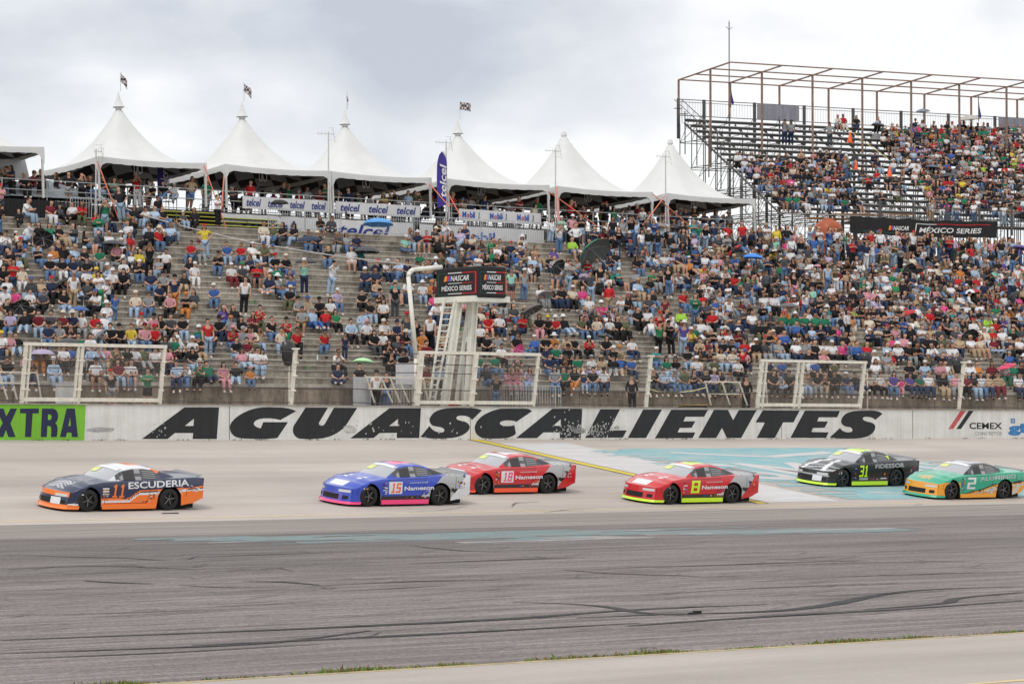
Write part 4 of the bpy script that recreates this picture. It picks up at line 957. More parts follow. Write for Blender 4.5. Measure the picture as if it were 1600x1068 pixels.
for p_ in POSES:
    J = joints(p_); D = {}
    K = {**J}
    JB = dict(J)
    for q_, r_ in (('pel', (.12, .09)), ('wai', (.095, .07)), ('che', (.10, .062)), ('shol', .04), ('shor', .04)): JB[q_] = (J[q_][0], r_)
    D['body'] = grow(JB, BE+LE+AE+FE, 'pel', levels=1, scale=1.12); D['body'] = (headshape(D['body'][0], J),)+D['body'][1:]
    D['lo'] = grow(JB, BE+LE+AE, 'pel', levels=0, scale=1.0)
    for lv, tg in ((1, ''), (0, '_lo')):
        sc_ = 1.12 if lv else 1.0
        for nm, t_ in (('short', 'elb'), ('long', 'wri')):
            K = dict(J)
            if nm == 'short':
                for n in 'lr': K['cut'+n] = mid(J, 'sho'+n, 'elb'+n, .75, .048)
                ea = [('sho'+n, 'cut'+n) for n in 'lr']
            else:
                for n in 'lr': K['cut'+n] = mid(J, 'elb'+n, 'wri'+n, .9, .036)
                ea = [('sho'+n, 'elb'+n) for n in 'lr']+[('elb'+n, 'cut'+n) for n in 'lr']
            K['nb'] = (J['nb'][0], (.06, .055)); K['hem'] = (tuple(Vector(J['pel'][0])+Vector((0, 0, -.01 if p_[0] != 'S' else -.04))), (.155, .12))
            D['top_'+nm+tg] = grow(K, [('hem', 'wai'), ('wai', 'che'), ('che', 'nb'), ('che', 'shol'), ('che', 'shor')]+ea, 'wai', add=.009, levels=lv, scale=sc_)
        K = dict(J); ea = []
        for n in 'lr': K['cut'+n] = mid(J, 'hip'+n, 'kne'+n, .88, .088); ea += [('hip'+n, 'cut'+n), ('pel', 'hip'+n)]
        D['bot_short'+tg] = grow(K, ea, 'pel', add=.012, levels=lv, scale=sc_)
        for n in 'lr': K['cuf'+n] = mid(J, 'kne'+n, 'ank'+n, .93, .056)
        D['bot_long'+tg] = grow(K, [(a+n, b+n) for n in 'lr' for a, b in (('hip', 'kne'), ('kne', 'cuf'))]+[('pel', 'hipl'), ('pel', 'hipr')], 'pel', add=.012, levels=lv, scale=sc_)
    # shoes, hair, hats by hand
    def blob(cs, seg=8, rings=5):
        mb = MB()
        for (c, r) in cs:
            vs = []; fs = []
            for i in range(rings+1):
                ph = PI*i/rings
                for j in range(seg):
                    th = 2*PI*j/seg; vs.append((c[0]+r[0]*math.sin(ph)*math.cos(th), c[1]+r[1]*math.sin(ph)*math.sin(th), c[2]+r[2]*math.cos(ph)))
            for i in range(rings):
                for j in range(seg): fs.append((i*seg+j, (i+1)*seg+j, (i+1)*seg+(j+1) % seg, i*seg+(j+1) % seg))
            mb.add(vs, fs)
        return pack(mb)
    def pack(mb):
        T = []
        for f in mb.f:
            for k in range(1, len(f)-1): T.append((f[0], f[k], f[k+1]))
        return np.array(mb.v, dtype=float), mb.f, np.array(T, dtype=np.int32)
    sh = []
    for n in 'lr':
        a, t = Vector(J['ank'+n][0]), Vector(J['toe'+n][0]); c = a.lerp(t, .6)+Vector((0, 0, -.012)); L_ = (t-a)
        sh.append(((c.x, c.y, min(a.z, c.z)-.0 if abs(L_.y) > .05 else c.z), (.054, .14, .05)))
    D['shoes'] = blob(sh)
    h = Vector(J['hea'][0])+Vector((0, .004, .02))
    hs = [((h.x, h.y+.022, h.z+.035), (.098, .112, .10))]
    D['hair_short'] = blob([((h.x, h.y+.032, h.z+.035), (.093, .102, .098))], 10, 6)
    D['hair_long'] = blob([((h.x, h.y+.032, h.z+.03), (.099, .105, .102)), ((h.x, h.y+.075, h.z-.10), (.10, .06, .15)), ((h.x-.075, h.y+.015, h.z-.09), (.032, .05, .13)), ((h.x+.075, h.y+.015, h.z-.09), (.032, .05, .13))], 10, 6)
    mb = MB(); mb.lathe([(.104, -.005), (.105, .03), (.094, .07), (.06, .10), (0, .112)], 14, (h.x, h.y+.012, h.z+.03))
    vs = []; 
    for i in range(9):
        t = PI+PI*i/8; vs += [(h.x+.098*math.cos(t), h.y+.01+.10*math.sin(t), h.z+.03), (h.x+.082*math.cos(t), h.y-.03+.165*math.sin(t), h.z+.018)]
    mb.add(vs, [(i*2, i*2+1, i*2+3, i*2+2) for i in range(8)]); D['hat_cap'] = pack(mb)
    mb = MB(); mb.lathe([(.195, .012), (.15, .03), (.103, .035), (.1, .075), (.08, .13), (.03, .15), (0, .14)], 16, (h.x, h.y+.01, h.z+.02)); D['hat_brim'] = pack(mb)
    PARTS[p_] = D
COL = dict(K=(.012, .012, .014), k=(.014, .014, .016), w=(.65, .65, .66), r=(.44, .02, .025), n=(.02, .03, .07), b=(.045, .11, .32), l=(.36, .47, .6), g=(.03, .2, .09), G=(.02, .16, .09), y=(.6, .46, .05), p=(.55, .26, .3), m=(.6, .07, .22), o=(.5, .19, .05),
           e=(.27, .28, .29), E=(.06, .065, .075), t=(.42, .31, .2), T=(.05, .25, .26), c=(.6, .53, .42), R=(.16, .02, .03), v=(.1, .07, .27), L=(.33, .55, .07), j=(.1, .17, .3), J=(.025, .04, .085), d=(.3, .4, .52), i=(.42, .36, .52), O=(.1, .11, .06), a=(.25, .52, .42),
           s=(.50, .29, .20), D=(.33, .17, .105), h=(.018, .012, .01), H=(.09, .045, .022), g_=(.3, .3, .3))
NAMEC = dict(K='black', k='black', w='white', r='red', n='navy', b='blue', l='light blue', g='green', G='dark green', y='yellow', p='pink', m='hot pink', o='orange', e='grey', E='charcoal', t='tan', T='teal', c='cream', R='maroon', v='purple', L='lime green', i='lilac', O='olive', a='mint')
NAMEB = dict(NAMEC, j='blue jeans', J='dark jeans', d='pale jeans')
cloth = pm('clothing', (1, 1, 1), .85, .14, 9, objcol=True, spec=.2); skinm = pm('skin', (1, 1, 1), .6, .06, 6, objcol=True, spec=.3); hairm = pm('hair', (1, 1, 1), .6, .2, 20, objcol=True, spec=.3)
PMESH = {}
def pmesh(p_, part, mat):
    k = (p_, part)
    if k not in PMESH:
        V, Fq, T = PARTS[p_][part]; me = bpy.data.meshes.new(part.split('_')[0]); me.from_pydata(V.tolist(), [], Fq); me.materials.append(mat)
        me.polygons.foreach_set('use_smooth', [True]*len(me.polygons)); me.update(); PMESH[k] = me
    return PMESH[k]
POSEW = {'sit': 'seated', 'sita': 'arms-folded seated', 'situ': 'seated', 'sitf': 'hunched seated', 'sitfu': 'seated', 'sitq': 'cross-legged', 'sitl': 'reclining', 'sito': 'seated', 'S': 'standing', 'Sa': 'standing', 'Sp': 'standing', 'Sh': 'standing', 'Sx': 'standing'}
POSET = {'situ': 'hand raised', 'sitfu': 'hand at the mouth', 'Sa': 'arms folded', 'Sp': 'holding a phone up', 'Sh': 'hands on hips', 'Sx': 'arms over the head'}
class DD(dict):
    def __missing__(s, k): return s['k']
COL = DD(COL); NAMEC = DD(NAMEC); NAMEB = DD(NAMEB)
PEOPLE = []
def jit(c, a=.12):
    f = 1+random.uniform(-a, a); return tuple(min(1, max(0, v*f)) for v in c)
def person(pos, rz, pose, top, bot, head, row, scale=None, px_=None, group='spectators on the terrace steps'):
    sk = COL['s'] if random.random() < .72 else COL['D']
    s = (scale or random.uniform(.94, 1.03))*.97
    def ob(nm, part, mat, col, par=None):
        o = bpy.data.objects.new(nm, pmesh(pose, part, mat)); C.objects.link(o); o.color = (*jit(col, .08), 1)
        if par: o.parent = par
        return o
    b = ob('person', 'body', skinm, sk); b.location = pos; b.rotation_euler = (random.gauss(0, .04), random.gauss(0, .05), rz); b.scale = (s,)*3
    long_ = len(top) > 1 or (top[0] in 'cli' and random.random() < .4)
    ob('shirt', 'top_long' if long_ else 'top_short', cloth, COL[top[0]], b)
    shorts = len(bot) > 1
    ob('shorts' if shorts else 'trousers', 'bot_short' if shorts else 'bot_long', cloth, COL[bot[0]], b)
    ob('shoes', 'shoes', cloth, COL[random.choice('wwkwE')], b)
    hair = COL['h']
    if head in 'HhkngB':
        hair = COL['H'] if head in 'Hn' else COL['g_'] if head == 'g' else COL['h']
        ob('hair', 'hair_long' if head in 'hH' else 'hair_short', hairm, hair, b)
        hw = {'h': 'long dark hair', 'H': 'long brown hair', 'k': 'short dark hair', 'n': 'short brown hair', 'g': 'grey hair', 'B': 'short dark hair'}[head]
    else:
        cc, ty = head[0], head[1]; ob('hair', 'hair_long' if len(head) > 2 else 'hair_short', hairm, hair, b)
        ob('hat' if ty == 't' else 'cap', 'hat_brim' if ty == 't' else 'hat_cap', cloth, COL[cc if cc != 's' else 'c'], b)
        hw = ('straw' if cc == 's' else NAMEC[cc])+(' hat' if ty == 't' else ' cap')
    tn = 'top' if head in ('h', 'H') else ('sleeves' if False else 'shirt')
    bn = NAMEB[bot[0]]+(' shorts' if shorts else '' if bot[0] in 'jJd' else ' trousers')
    q = px(tuple(Vector(pos)+Vector((0, 0, .4))))
    PEOPLE.append(dict(o=b, pose=pose, t=NAMEC[top[0]]+' '+tn, b=bn, h=hw, row=row, x=q[0], g=group, long=long_))
    return b
ORD = ['front ledge', 'first step', 'second step', 'third step', 'fourth step', 'fifth step', 'sixth step', 'seventh step', 'eighth step', 'ninth step', 'tenth step', 'eleventh step', 'twelfth step', 'thirteenth step', 'top step']
ZONES = [(0, 40, 'at the far left'), (40, 118, 'behind left gate'), (118, 252, 'behind left gate'), (252, 400, 'right of left gate'), (400, 520, 'near left fence post'), (520, 648, 'left of flag tower'), (648, 760, 'behind flag tower'), (760, 850, 'right of flag tower'),
         (850, 1013, 'left of middle fence post'), (1013, 1183, 'left of right gate'), (1183, 1350, 'behind right gate'), (1350, 1500, 'left of rightmost fence post'), (1500, 1700, 'at the far right')]
def label_people():
    def zone(x): return next((z for a, b, z in ZONES if a <= x < b), 'at the far left' if x < 0 else 'at the far right')
    def opts(p, lvl):
        base = '%s person in %s and %s' % (POSEW[p['pose']], p['t'], p['b']); pt = POSET.get(p['pose'])
        row = ORD[p['row']] if isinstance(p['row'], int) else p['row']
        if lvl == 0: return base+', '+p['h']
        if lvl == 1: return '%s person in %s, %s, %s' % (POSEW[p['pose']], p['t'], p['h'], row)
        if lvl == 2: return '%s person in %s, %s, %s, %s' % (POSEW[p['pose']], p['t'], p['h'], row, zone(p['x']))
        return '%s person, %s, %s, %s, %s' % (POSEW[p['pose']], p['t'], p['h'], p['b'], row)+' '+zone(p['x'])
    def wc(s): return len(s.replace('-', ' ').split())
    rem = list(PEOPLE)
    for lvl in range(4):
        d = {}
        for p in rem: d.setdefault(opts(p, lvl), []).append(p)
        nxt = []
        for k, v in d.items():
            if len(v) == 1 and wc(k) <= 16: v[0]['o']['label'] = k
            else: nxt += v
        rem = nxt
    # whoever is left: name the neighbour on the same step, or place along the step
    d = {}
    for p in rem: d.setdefault((p['t'], p['h'], str(p['row'])), []).append(p)
    for k, v in d.items():
        for p in v:
            same = [q for q in PEOPLE if q['row'] == p['row'] and q is not p and abs(q['x']-p['x']) < 60]
            nb = min(same, key=lambda q: abs(q['x']-p['x'])) if same else None
            side = 'beside'
            if nb: side = 'right of' if nb['x'] < p['x'] else 'left of'
            row = ORD[p['row']] if isinstance(p['row'], int) else p['row']
            t = 'person in %s, %s, %s' % (p['t'], p['h'], row)+((', %s one in %s' % (side, nb['t'])) if nb else ', '+zone(p['x']))
            p['o']['label'] = t
    seen = {}
    for p in PEOPLE:
        l = p['o'].get('label'); seen.setdefault(l, []).append(p)
    for l, v in seen.items():
        if len(v) > 1:
            v.sort(key=lambda p: p['x'])
            nm = ['leftmost', 'second', 'third', 'fourth', 'fifth', 'sixth', 'seventh', 'eighth', 'ninth', 'tenth']
            for i, p in enumerate(v): 
                l2 = l.replace(', short dark hair', '').replace(', long dark hair', '')
                p['o']['label'] = (nm[i] if i == 0 else nm[min(i, 9)]+' from left')+' of: '+' '.join(l2.split()[:12]) if False else (' '.join(l2.split()[:13])+', '+(nm[0] if i == 0 else nm[min(i, 9)]+' along'))
    for p in PEOPLE:
        p['o']['category'] = 'person'; p['o']['group'] = p['g']
    return seen
SPECS = []; EXTRA = []
SEATS = []      # occupied places: (row, X)
def rowat(x, y, seat=True):
    best = 0; bd = 1e9
    for k in range(NR+1):
        p = Vector((Xat(x, ROWY[k]), ROWY[k]+(0 if seat else -1.0), ROWZ[k] if seat else ROWZ[max(k-1, 0)])); d = abs(px(p)[1]-y)
        if d < bd: bd, best = d, k
    return best
def crowd_list(ox, oy, sc_, txt):
    PZ = dict(s='sit', a='sita', u='situ', f='sitf', F='sitfu', q='sitq', l='sitl', o='sito', S='S', C='Sa', P='Sp', H='Sh', X='Sx')
    for ln_ in txt.strip().split(';'):
        t = ln_.split()
        if not t: continue
        zx, zy, po, top, bot, head = float(t[0]), float(t[1]), PZ.get(t[2], 'sit'), t[3], t[4], t[5]
        x, y = ox+zx/sc_, oy+zy/sc_; rz = ALPHA*-.75+random.uniform(-.3, .3)
        if po[0] == 'S':
            if y > 612: Yp = 97.6; z = 3.37; k = 'walkway below the ledge'
            else:
                k = rowat(x, y, False); k = max(k, 1); Yp = ROWY[k]-1.1; z = ROWZ[k-1]; k -= 1
            pos = (Xat(x, Yp), Yp, z)
        else:
            k = rowat(x, y-1); pos = (Xat(x, ROWY[k]), ROWY[k]-.02, ROWZ[k]+.012)
        sc2 = float(t[6]) if len(t) > 6 else None
        if head[-1] == '3' and head[0] in 'hH': head = head[0]
        D_ = (Vector(pos)-CAM).dot(FW); SPECS.append(((1.72*(sc2 or 1) if po[0] == 'S' else 1.2)/D_, (pos, rz, po, top, bot, head, k, sc2)))
        SEATS.append((k if isinstance(k, int) else -1, pos[0]))
# the people who show largest, read off the photograph window by window
crowd_list(0, 500, 7.97, """
95 765 s k d k;-60 765 s t d B;370 765 f k J bc;680 765 s ll d wc3;1185 765 s w ks kc;1400 1050 S k es rc .93;1480 765 s R d h;1575 765 s w j h;1030 765 S e J k .62;
570 585 s t K h;790 585 s w k B;860 585 o b k k;1130 585 s ll k k;1220 585 f l e k;1310 585 s p t n;1560 585 s k K wc3;330 600 f k p lc;480 600 s t o h;1460 600 f O k k;
105 445 s p t ec;5 445 s w J yc;200 445 l k d k;1380 300 s k K k;1500 300 s k K kc;1210 300 s w l k;1265 300 s w K n;960 445 s G e B;850 445 s G K k;
590 299 s n j kc;720 299 s e t Oc;870 299 f k K k;110 158 s i j h;470 160 s R d k;610 158 s E j k;890 158 s n K st;1000 158 s w e h;1180 158 s r e h;1310 158 l w d wt;760 160 s R K st;300 160 l kk d h;1120 445 s w b k
""")
crowd_list(200, 500, 7.97, """
235 1050 C gg ks B;30 770 s w ks k;610 770 s l J k;700 770 f ww j kt;880 770 f G K st;1030 780 l G J k;1190 780 s p p h3;1340 780 l k d k;1520 780 s o j pc .75;
80 600 s w k B;190 600 l O e Rc;320 600 s w k k;490 600 s p J h;540 600 s R K k;820 600 o k d h;1440 600 l p d h;1600 600 s w d k;
560 445 s G k n;650 445 s w k wc;800 445 s w K wc;890 450 a k t bc;450 445 s E w h;1360 450 s k d k;1480 450 s R w k;1580 450 s O J k;
1000 460 S r d k;30 300 s y l n;205 300 s p j Rc;330 300 s r K rc;880 300 s G k wc;1020 300 s k J h;1300 300 f r j pc;1500 300 s p k k;1410 300 s e e ec;1560 300 s c e kc;
170 160 f w ks rc;310 160 s p ts kc;400 160 s k e h;540 160 s E k k;560 240 s e w n .5;680 160 s k d kc;1130 160 s k n kt;1270 160 s e n oc;1400 160 s k K h
""")
crowd_list(400, 500, 7.97, """
1010 790 q n J k;1290 790 s k e k;1480 1040 S w k kc;1030 600 f w K n;60 580 s w d h;
850 430 u r j nc;1480 430 s k E h;1570 430 s w k cc;200 290 u k j n;40 300 u t d h;310 420 u c d k;510 420 u r k k;370 290 f r G kc;1190 215 s l k B;1370 215 s w k pc;
1330 90 s l d kc;560 90 s e Os k;720 110 l l b ec;860 170 l r J k;30 100 f r O k;1000 90 s g k h;1100 560 S n J k .7
""")
crowd_list(600, 500, 7.97, """
60 580 f k K h;100 700 f k K k;230 580 s k d Rt;590 395 S r J kc 1.0;290 460 S E d rc;560 380 S w k wc;170 300 s n k nc;50 300 s e K k;
20 300 s w k cc;440 400 S k k k .85;480 360 s o o k;690 760 s ll k pc;510 760 s R t k;540 580 s R k k;700 560 s n J kt;
1180 610 s G j k;1310 200 s r rs rc;1440 200 s w J ec;1200 310 s w K k;1280 420 s k k k;1420 420 s e e kt;1460 600 s w K B;1560 760 F pp p h;1390 700 s G j k;
1310 780 l k j h;770 340 s k t ec;760 420 s t K k;20 900 S n j k
""")
crowd_list(600, 500, 7.97, """1400 980 S k j k .95;250 660 s k d k""")
crowd_list(800, 500, 7.97, """
50 830 F pp p h;200 830 F i l h;540 830 s e j h;660 830 o G k k;770 830 o k o h;890 830 s n d wt .7;1000 830 s k j B;1150 830 s w J kc;1500 1060 S kk k k;
480 680 s n j B;660 680 f k Es k;830 640 o G ts k;1000 660 s w i ec;1110 660 s t w tc3;1330 680 l b t Oc;1490 680 s b J bc;60 680 f E t k;1260 680 l k e k;
440 555 s n J k;560 540 s G J k;690 520 s k K kc;1270 540 s k k wc;1340 540 s t k oc;
420 430 s k K k;530 430 s o d wt;690 410 s t e k;780 410 s k K kc;960 430 f rr k wc3;1160 430 s k E h;1510 430 s w J kc;40 430 s k p k;
340 180 s k p H;440 180 s k K yc;540 180 s r J wt;680 180 l kk d wt;870 180 s O j h;1060 180 s c j h;1220 180 s w k h3;1310 180 s k k h;1400 180 s O k n;930 200 s kk k B
""")
crowd_list(1000, 500, 7.97, """
170 860 f k E k;290 860 s l J k;420 860 f ll j et;560 860 s O j k;690 860 f k J k;820 860 s k J k;910 860 s i J cc;1010 860 s k O h;1110 860 f e E kc;1320 1060 S kk k B 1.0;1300 740 S r k k .8;
440 700 s k e h;340 720 s G l h;720 690 s w J wc;930 690 s O K tc;210 560 a T j wc;600 540 s k d Rc;740 560 f k t h;880 560 f k e k;1020 560 s c d h3;1130 580 s c d ec;1230 690 s w K ec;1320 590 s p J bc;
400 470 C kk k kc 1.0;530 480 S v d wt 1.0;220 470 P g K kc;740 440 s t J k;850 440 s R e h;1040 430 s k j k;1140 430 s k K k;1310 430 s r K kc;1450 430 s k t wc;1560 440 s E e k;
630 285 f y J wc;750 285 s w j g;360 285 S w k kc .95;240 300 S r R rc;1250 285 s n E k;1100 150 S w E k;1490 285 s k O h;1570 285 s k e kc;900 150 s r k k;520 110 s L E n;330 120 S R k kc .9;1400 150 s w n k
""")
crowd_list(1200, 500, 7.97, """
150 870 q e d h;60 870 s k k k;250 870 s k k k;360 870 s k w wc;460 870 u t d h;620 870 s k e h;830 870 s kk k B 1.0;700 870 f k t k;980 870 s n j wc;1120 870 l k J k;1270 870 s c K kc;1400 870 s w k k;1560 880 s v j h;
600 700 s b k B;700 640 f p k n;820 700 s O k k;520 640 s k w k;1340 710 s w e h;180 700 s b J k;20 700 s n k h;1480 640 s e e wc;
160 490 s e d k;350 490 s w J h;460 490 s e J kc;590 490 s k K k;680 490 s w k kc3;810 490 s w k wc;930 480 u mm k k;1130 480 s b J k;1230 480 s r J k;1330 600 s w i wc;1520 600 s r t k;1510 480 s ll K n;
970 370 s k j k;230 370 s b k k;160 260 s k p n;60 370 s o j cc;10 420 f k e n;
210 190 s G j rc;340 190 s G d wt;470 190 s G J n;600 190 s G k k;730 190 s G J ec;940 200 s k d k;1030 200 s o t k;1280 160 s c J h;1360 160 a k j k;1560 200 f k t k;1460 130 s n J k
""")
crowd_list(1400, 500, 7.97, """
60 900 s m p h .72;180 900 s v J h;300 900 s G J k;410 900 s w J k;580 900 s k t n;740 900 s p e n;870 900 s R k h;970 900 s k d h;1070 900 s w j h;1150 900 s t J k;1290 900 s t R Bc 1.08;1530 900 s w J h;
360 720 p l j wc;560 720 s p k k;640 720 s w d k;930 720 s w j wc;1030 720 s o K k;180 720 s k k k;1200 780 s R K h;1360 760 s w G k;1470 760 s G w k;1560 760 s k n k;
40 520 q w J wt;200 520 s k e wc;260 520 f k K k;470 500 f w K h;560 500 s e J k;100 400 s p k h;390 390 s k K k;470 390 s k K kc;720 520 s w k k;640 500 s w b k;790 440 s t J p_;960 440 s w t ts;1080 440 s c ts k;1240 480 q R d rc;1440 500 l kk J k;1560 440 s w k k;
330 290 a w J k;430 280 s t w H;200 240 s k E k;560 320 s E k k;590 360 s O e k;740 300 s E e B;1110 300 s c w wc;1220 300 s r k cc;1340 360 s w e k;1460 290 s k t k;990 160 s w w rc;860 130 s e k kc;740 160 s e e k;1250 200 s r J wc
""".replace('p_', 'pc').replace('t ts', 't tc'))
# standing figures and small groups higher up
crowd_list(0, 380, 7.97, """
890 830 S w t g 1.0;800 790 s k d k;260 590 s c w cc;40 480 s k k k;1250 840 C w g h;1410 940 S b j k .75;1080 620 s w K kc;1190 560 s y K yc;1380 560 s w k wc;1520 640 s k K h;1320 960 s w d wt;900 360 s n j k;1070 360 s k j k;1230 300 s G e kc;1540 420 s w n k;
610 400 s k j wc;770 400 s k w kc;190 340 s l j nc;360 800 s w e k;180 760 s m K n;50 800 s w J kc;510 860 s E K k;350 1000 s k k k;450 60 s e d k
""")
crowd_list(200, 380, 7.97, """
1430 970 S w k B 1.03;560 900 S n o kc 1.0;250 400 P k k k;1070 760 s b j wc;1290 470 s w R wc;1430 470 s E k gc;460 330 s w k k;430 560 s e k kc;760 250 s r j k;890 250 a e e Rc;820 520 s w w wc;80 860 s c d cc;250 860 s e j Ec;1230 220 s b d n;1390 220 s r j n;510 860 s p k n;400 760 s n k k;710 900 a k o oc
""")
crowd_list(400, 380, 7.97, """
600 680 P a n wc;910 700 P ww d kc 1.0;1010 760 s i j wc;900 280 s k j k;1190 340 s w s_ h;1290 300 s T J B;240 400 s k j rc;380 400 s k j cc;420 560 f b e k;400 720 s k O cc;550 950 s e O kc;640 900 s t l bc;790 900 s k k kc;920 900 s w O h;1360 540 s n J wc;1500 560 s n k k;1320 790 s k K k
""".replace('s_', 'ws'))
crowd_list(560, 400, 7.97, """
450 800 S k E k 1.0;800 570 s w d wt;920 570 s o k oc;280 640 f k t kc;230 560 s t j k;300 850 s w k h;150 820 s k d k
""")
crowd_list(760, 400, 7.97, """
310 600 S a Es n 1.0;460 600 S e j wc 1.0;1000 440 C ee d k;1310 600 H E d k 1.0;1440 560 S k d ec;950 620 s k J kt;1070 620 s c k wc;1200 590 s m d h;700 640 s w e h3;590 180 s l k B;860 280 s e j n;1380 260 P k J rc
""")
crowd_list(960, 400, 7.97, """680 560 S k j h 1.0;300 850 s k k k;410 850 s w k kc;260 360 s e J ec;300 560 s l t tc;870 700 u r j ec;1480 480 s r J ec;1390 480 s k J k""")
crowd_list(1160, 400, 7.97, """640 610 S k p wt 1.0;1070 500 S l j k;1170 500 C O w B 1.0;280 720 s w d k;400 680 s w k k;1150 740 s k Es k""")
SPECS.sort(key=lambda q: -q[0])
for q in SPECS[:300]: person(*q[1])
EXTRA += [q[1] for q in SPECS[300:]]
_seen = label_people()
print('people', len(PEOPLE), 'shared', sum(len(v) for v in _seen.values() if len(v) > 1))
# ------------------------------------------------------------------ flag tower (starter's stand)
whs = pm('tower_white_steel', (.76, .75, .67), .5, .1, 3, dirt=(.42, .3, .14), dirtamt=.3); blk = pm('black_cloth', (.018, .018, .02), .8, .2, 4); wcl = pm('white_cloth', (.66, .66, .67), .8, .06, 2)
redp = pm('sign_red', (.6, .02, .03), .6); greenp = pm('sign_green', (.01, .1, .07), .6); whp = pm('sign_white', (.75, .75, .75), .6); bluep = pm('sign_blue', (.03, .1, .45), .6); orgp = pm('sign_orange', (.85, .35, .03), .6); purp = pm('purple_flag_cloth', (.06, .045, .3), .7, .1, 2); telb = pm('sign_navy', (.02, .04, .22), .6)
tw = empty('flag_tower', (Xat(720, 97.2), 97.2, 3.37)); tag(tw, 'white steel flag tower with a black two sided sign box overhanging the track', 'flag tower')
def tb(mb, name, mat, par=None, smooth=False):
    o = Vector((par or tw).location); mb.v = [tuple(Vector(v)-o) for v in mb.v]; return mb.build(name, mat, par or tw, smooth)
def up(x, y, Y): return onY(x, y, Y)
def ibeam(a, b, w_, d_):
    m1 = MB(); a, b = Vector(a), Vector(b)
    m1.bar(a, b, w_*.55, d_*.3); d = (b-a).normalized(); x = d.cross(Vector((0, 0, 1)) if abs(d.z) < .95 else Vector((0, 1, 0))).normalized()
    for s in (-1, 1): m1.bar(a+x*s*w_*.4, b+x*s*w_*.4, w_*.22, d_)
    return m1
tb(ibeam(up(694, 636, 97.0), up(717, 466, 97.0), .30, .2), 'leg', whs); tb(ibeam(up(731, 636, 97.0), up(741, 466, 97.0), .30, .2), 'leg', whs)
m1 = MB(); m1.bar(up(712, 634, 97.9), up(733, 470, 97.6), .11, .11); tb(m1, 'brace', whs); m1 = MB(); m1.bar(up(722, 634, 97.9), up(724, 550, 97.8), .09, .09); tb(m1, 'brace', whs)
a = up(711, 468, 97.0); b = up(768, 468, 97.0); m1 = MB(); m1.box(a.x, b.x, 95.8, 98.4, 7.72, 7.95); tb(m1, 'crossbeam', whs)
m1 = MB(); P = [up(652, 636, 97.2), up(650, 560, 97.2), up(638, 432, 97.2), up(640, 425, 97.2), up(646, 421, 97.2), up(690, 417, 97.2)]; m1.path(P, .09, 10); tb(m1, 'pipe_frame', whs, smooth=True)
m1 = MB(); A0, A1, B0, B1 = up(671, 624, 96.95), up(694, 466, 96.95), up(679, 624, 96.95), up(711, 466, 96.95)
m1.bar(A0, A1, .07, .07); m1.bar(B0, B1, .07, .07)
for i in range(17): t = (i+.5)/17; m1.bar(A0.lerp(A1, t), B0.lerp(B1, t), .045, .045)
tb(m1, 'ladder', whs)
Xc = Xat(747, 95.7); BX0, BX1, BY0, BY1, BZ0, BZ1 = Xc, Xat(792, 95.7), 95.7, 98.5, 7.88, 9.12
m1 = MB(); m1.box(BX0, BX1, BY0, BY1, BZ0, BZ1); box_ = tb(m1, 'sign_box', blk); bv = box_.modifiers.new('b', 'BEVEL'); bv.width = .09; bv.segments = 3
def signface(org, ux, w_, nrm):
    ux, uy, nn = Vector(ux), Vector((0, 0, 1)), Vector(nrm); o = Vector(org); h_ = BZ1-BZ0
    def P(a, b, l=.006): return o+ux*a*w_+uy*b*h_+nn*l
    def rect(a0, b0, a1, b1, mat, nm, sk=0, l=.006):
        m1 = MB(); m1.quad(P(a0, b0, l), P(a1, b0, l), P(a1+sk, b1, l), P(a0+sk, b1, l)); tb(m1, nm, mat)
    for (a0, b0, a1, b1, mt) in ((.06, .14, .30, .155, greenp), (.30, .14, .62, .165, whp), (.62, .14, .96, .165, redp), (.93, .165, .96, .80, redp), (.62, .80, .96, .83, redp), (.3, .80, .62, .83, whp), (.06, .8, .3, .815, greenp), (.06, .155, .075, .8, greenp), (.3, .475, .62, .495, whp), (.62, .475, .88, .495, redp)):
        rect(a0, b0, a1, b1, mt, 'sign_border')
    for i, mt in enumerate((orgp, redp, bluep)): rect(.20+i*.05, .56, .25+i*.05, .73, mt, 'logo_bar', .03)
    m1 = MB(); put_text(m1, 'NASCAR', P(.36, .56), ux, uy, w_*.43, h_*.17, bold=.02, shear=.25); tb(m1, 'sign_lettering', whp)
    m1 = MB(); put_text(m1, 'MÉXICO SERIES', P(.15, .25), ux, uy, w_*.70, h_*.19, bold=.02); tb(m1, 'sign_lettering', whp)
signface((BX0, BY1, BZ0), (0, -1, 0), BY1-BY0, (-1, 0, 0)); signface((BX0, BY0, BZ0), (1, 0, 0), BX1-BX0, (0, -1, 0))

# ------------------------------------------------------------------ raised deck behind the terrace
ZD = 13.2; YD = 125.0; DX0, DX1 = Xat(-70, YD), Xat(1182, YD)
galv = pm('galvanised_steel', (.42, .43, .42), .45, .12, 5, metal=.4); alu = pm('barrier_steel', (.5, .52, .53), .4, .1, 4, metal=.35); wood = pm('deck_board', (.08, .075, .07), .8)
deck = empty('viewing_deck', (DX0, YD, ZD)); tag(deck, 'raised metal viewing deck with railings under the white tents', 'platform')
def db(mb, name, mat, par=deck, smooth=False):
    o = Vector(par.location); mb.v = [tuple(Vector(v)-o) for v in mb.v]; return mb.build(name, mat, par, smooth)
m1 = MB(); m1.box(DX0, DX1, YD, YD+7, ZD-.18, ZD); db(m1, 'floor', wood)
for z in (.08, .55, 1.02):
    m1 = MB(); m1.tube((DX0, YD+.05, ZD+z), (DX1, YD+.05, ZD+z), .024, n=6); db(m1, 'rail', galv)
i = 0; X = DX0
while X < DX1+.1:
    m1 = MB(); m1.tube((X, YD+.05, ZD-.9), (X, YD+.05, ZD+1.05), .03, n=6); db(m1, 'railing_post', galv); X += 2.35
m1 = MB()
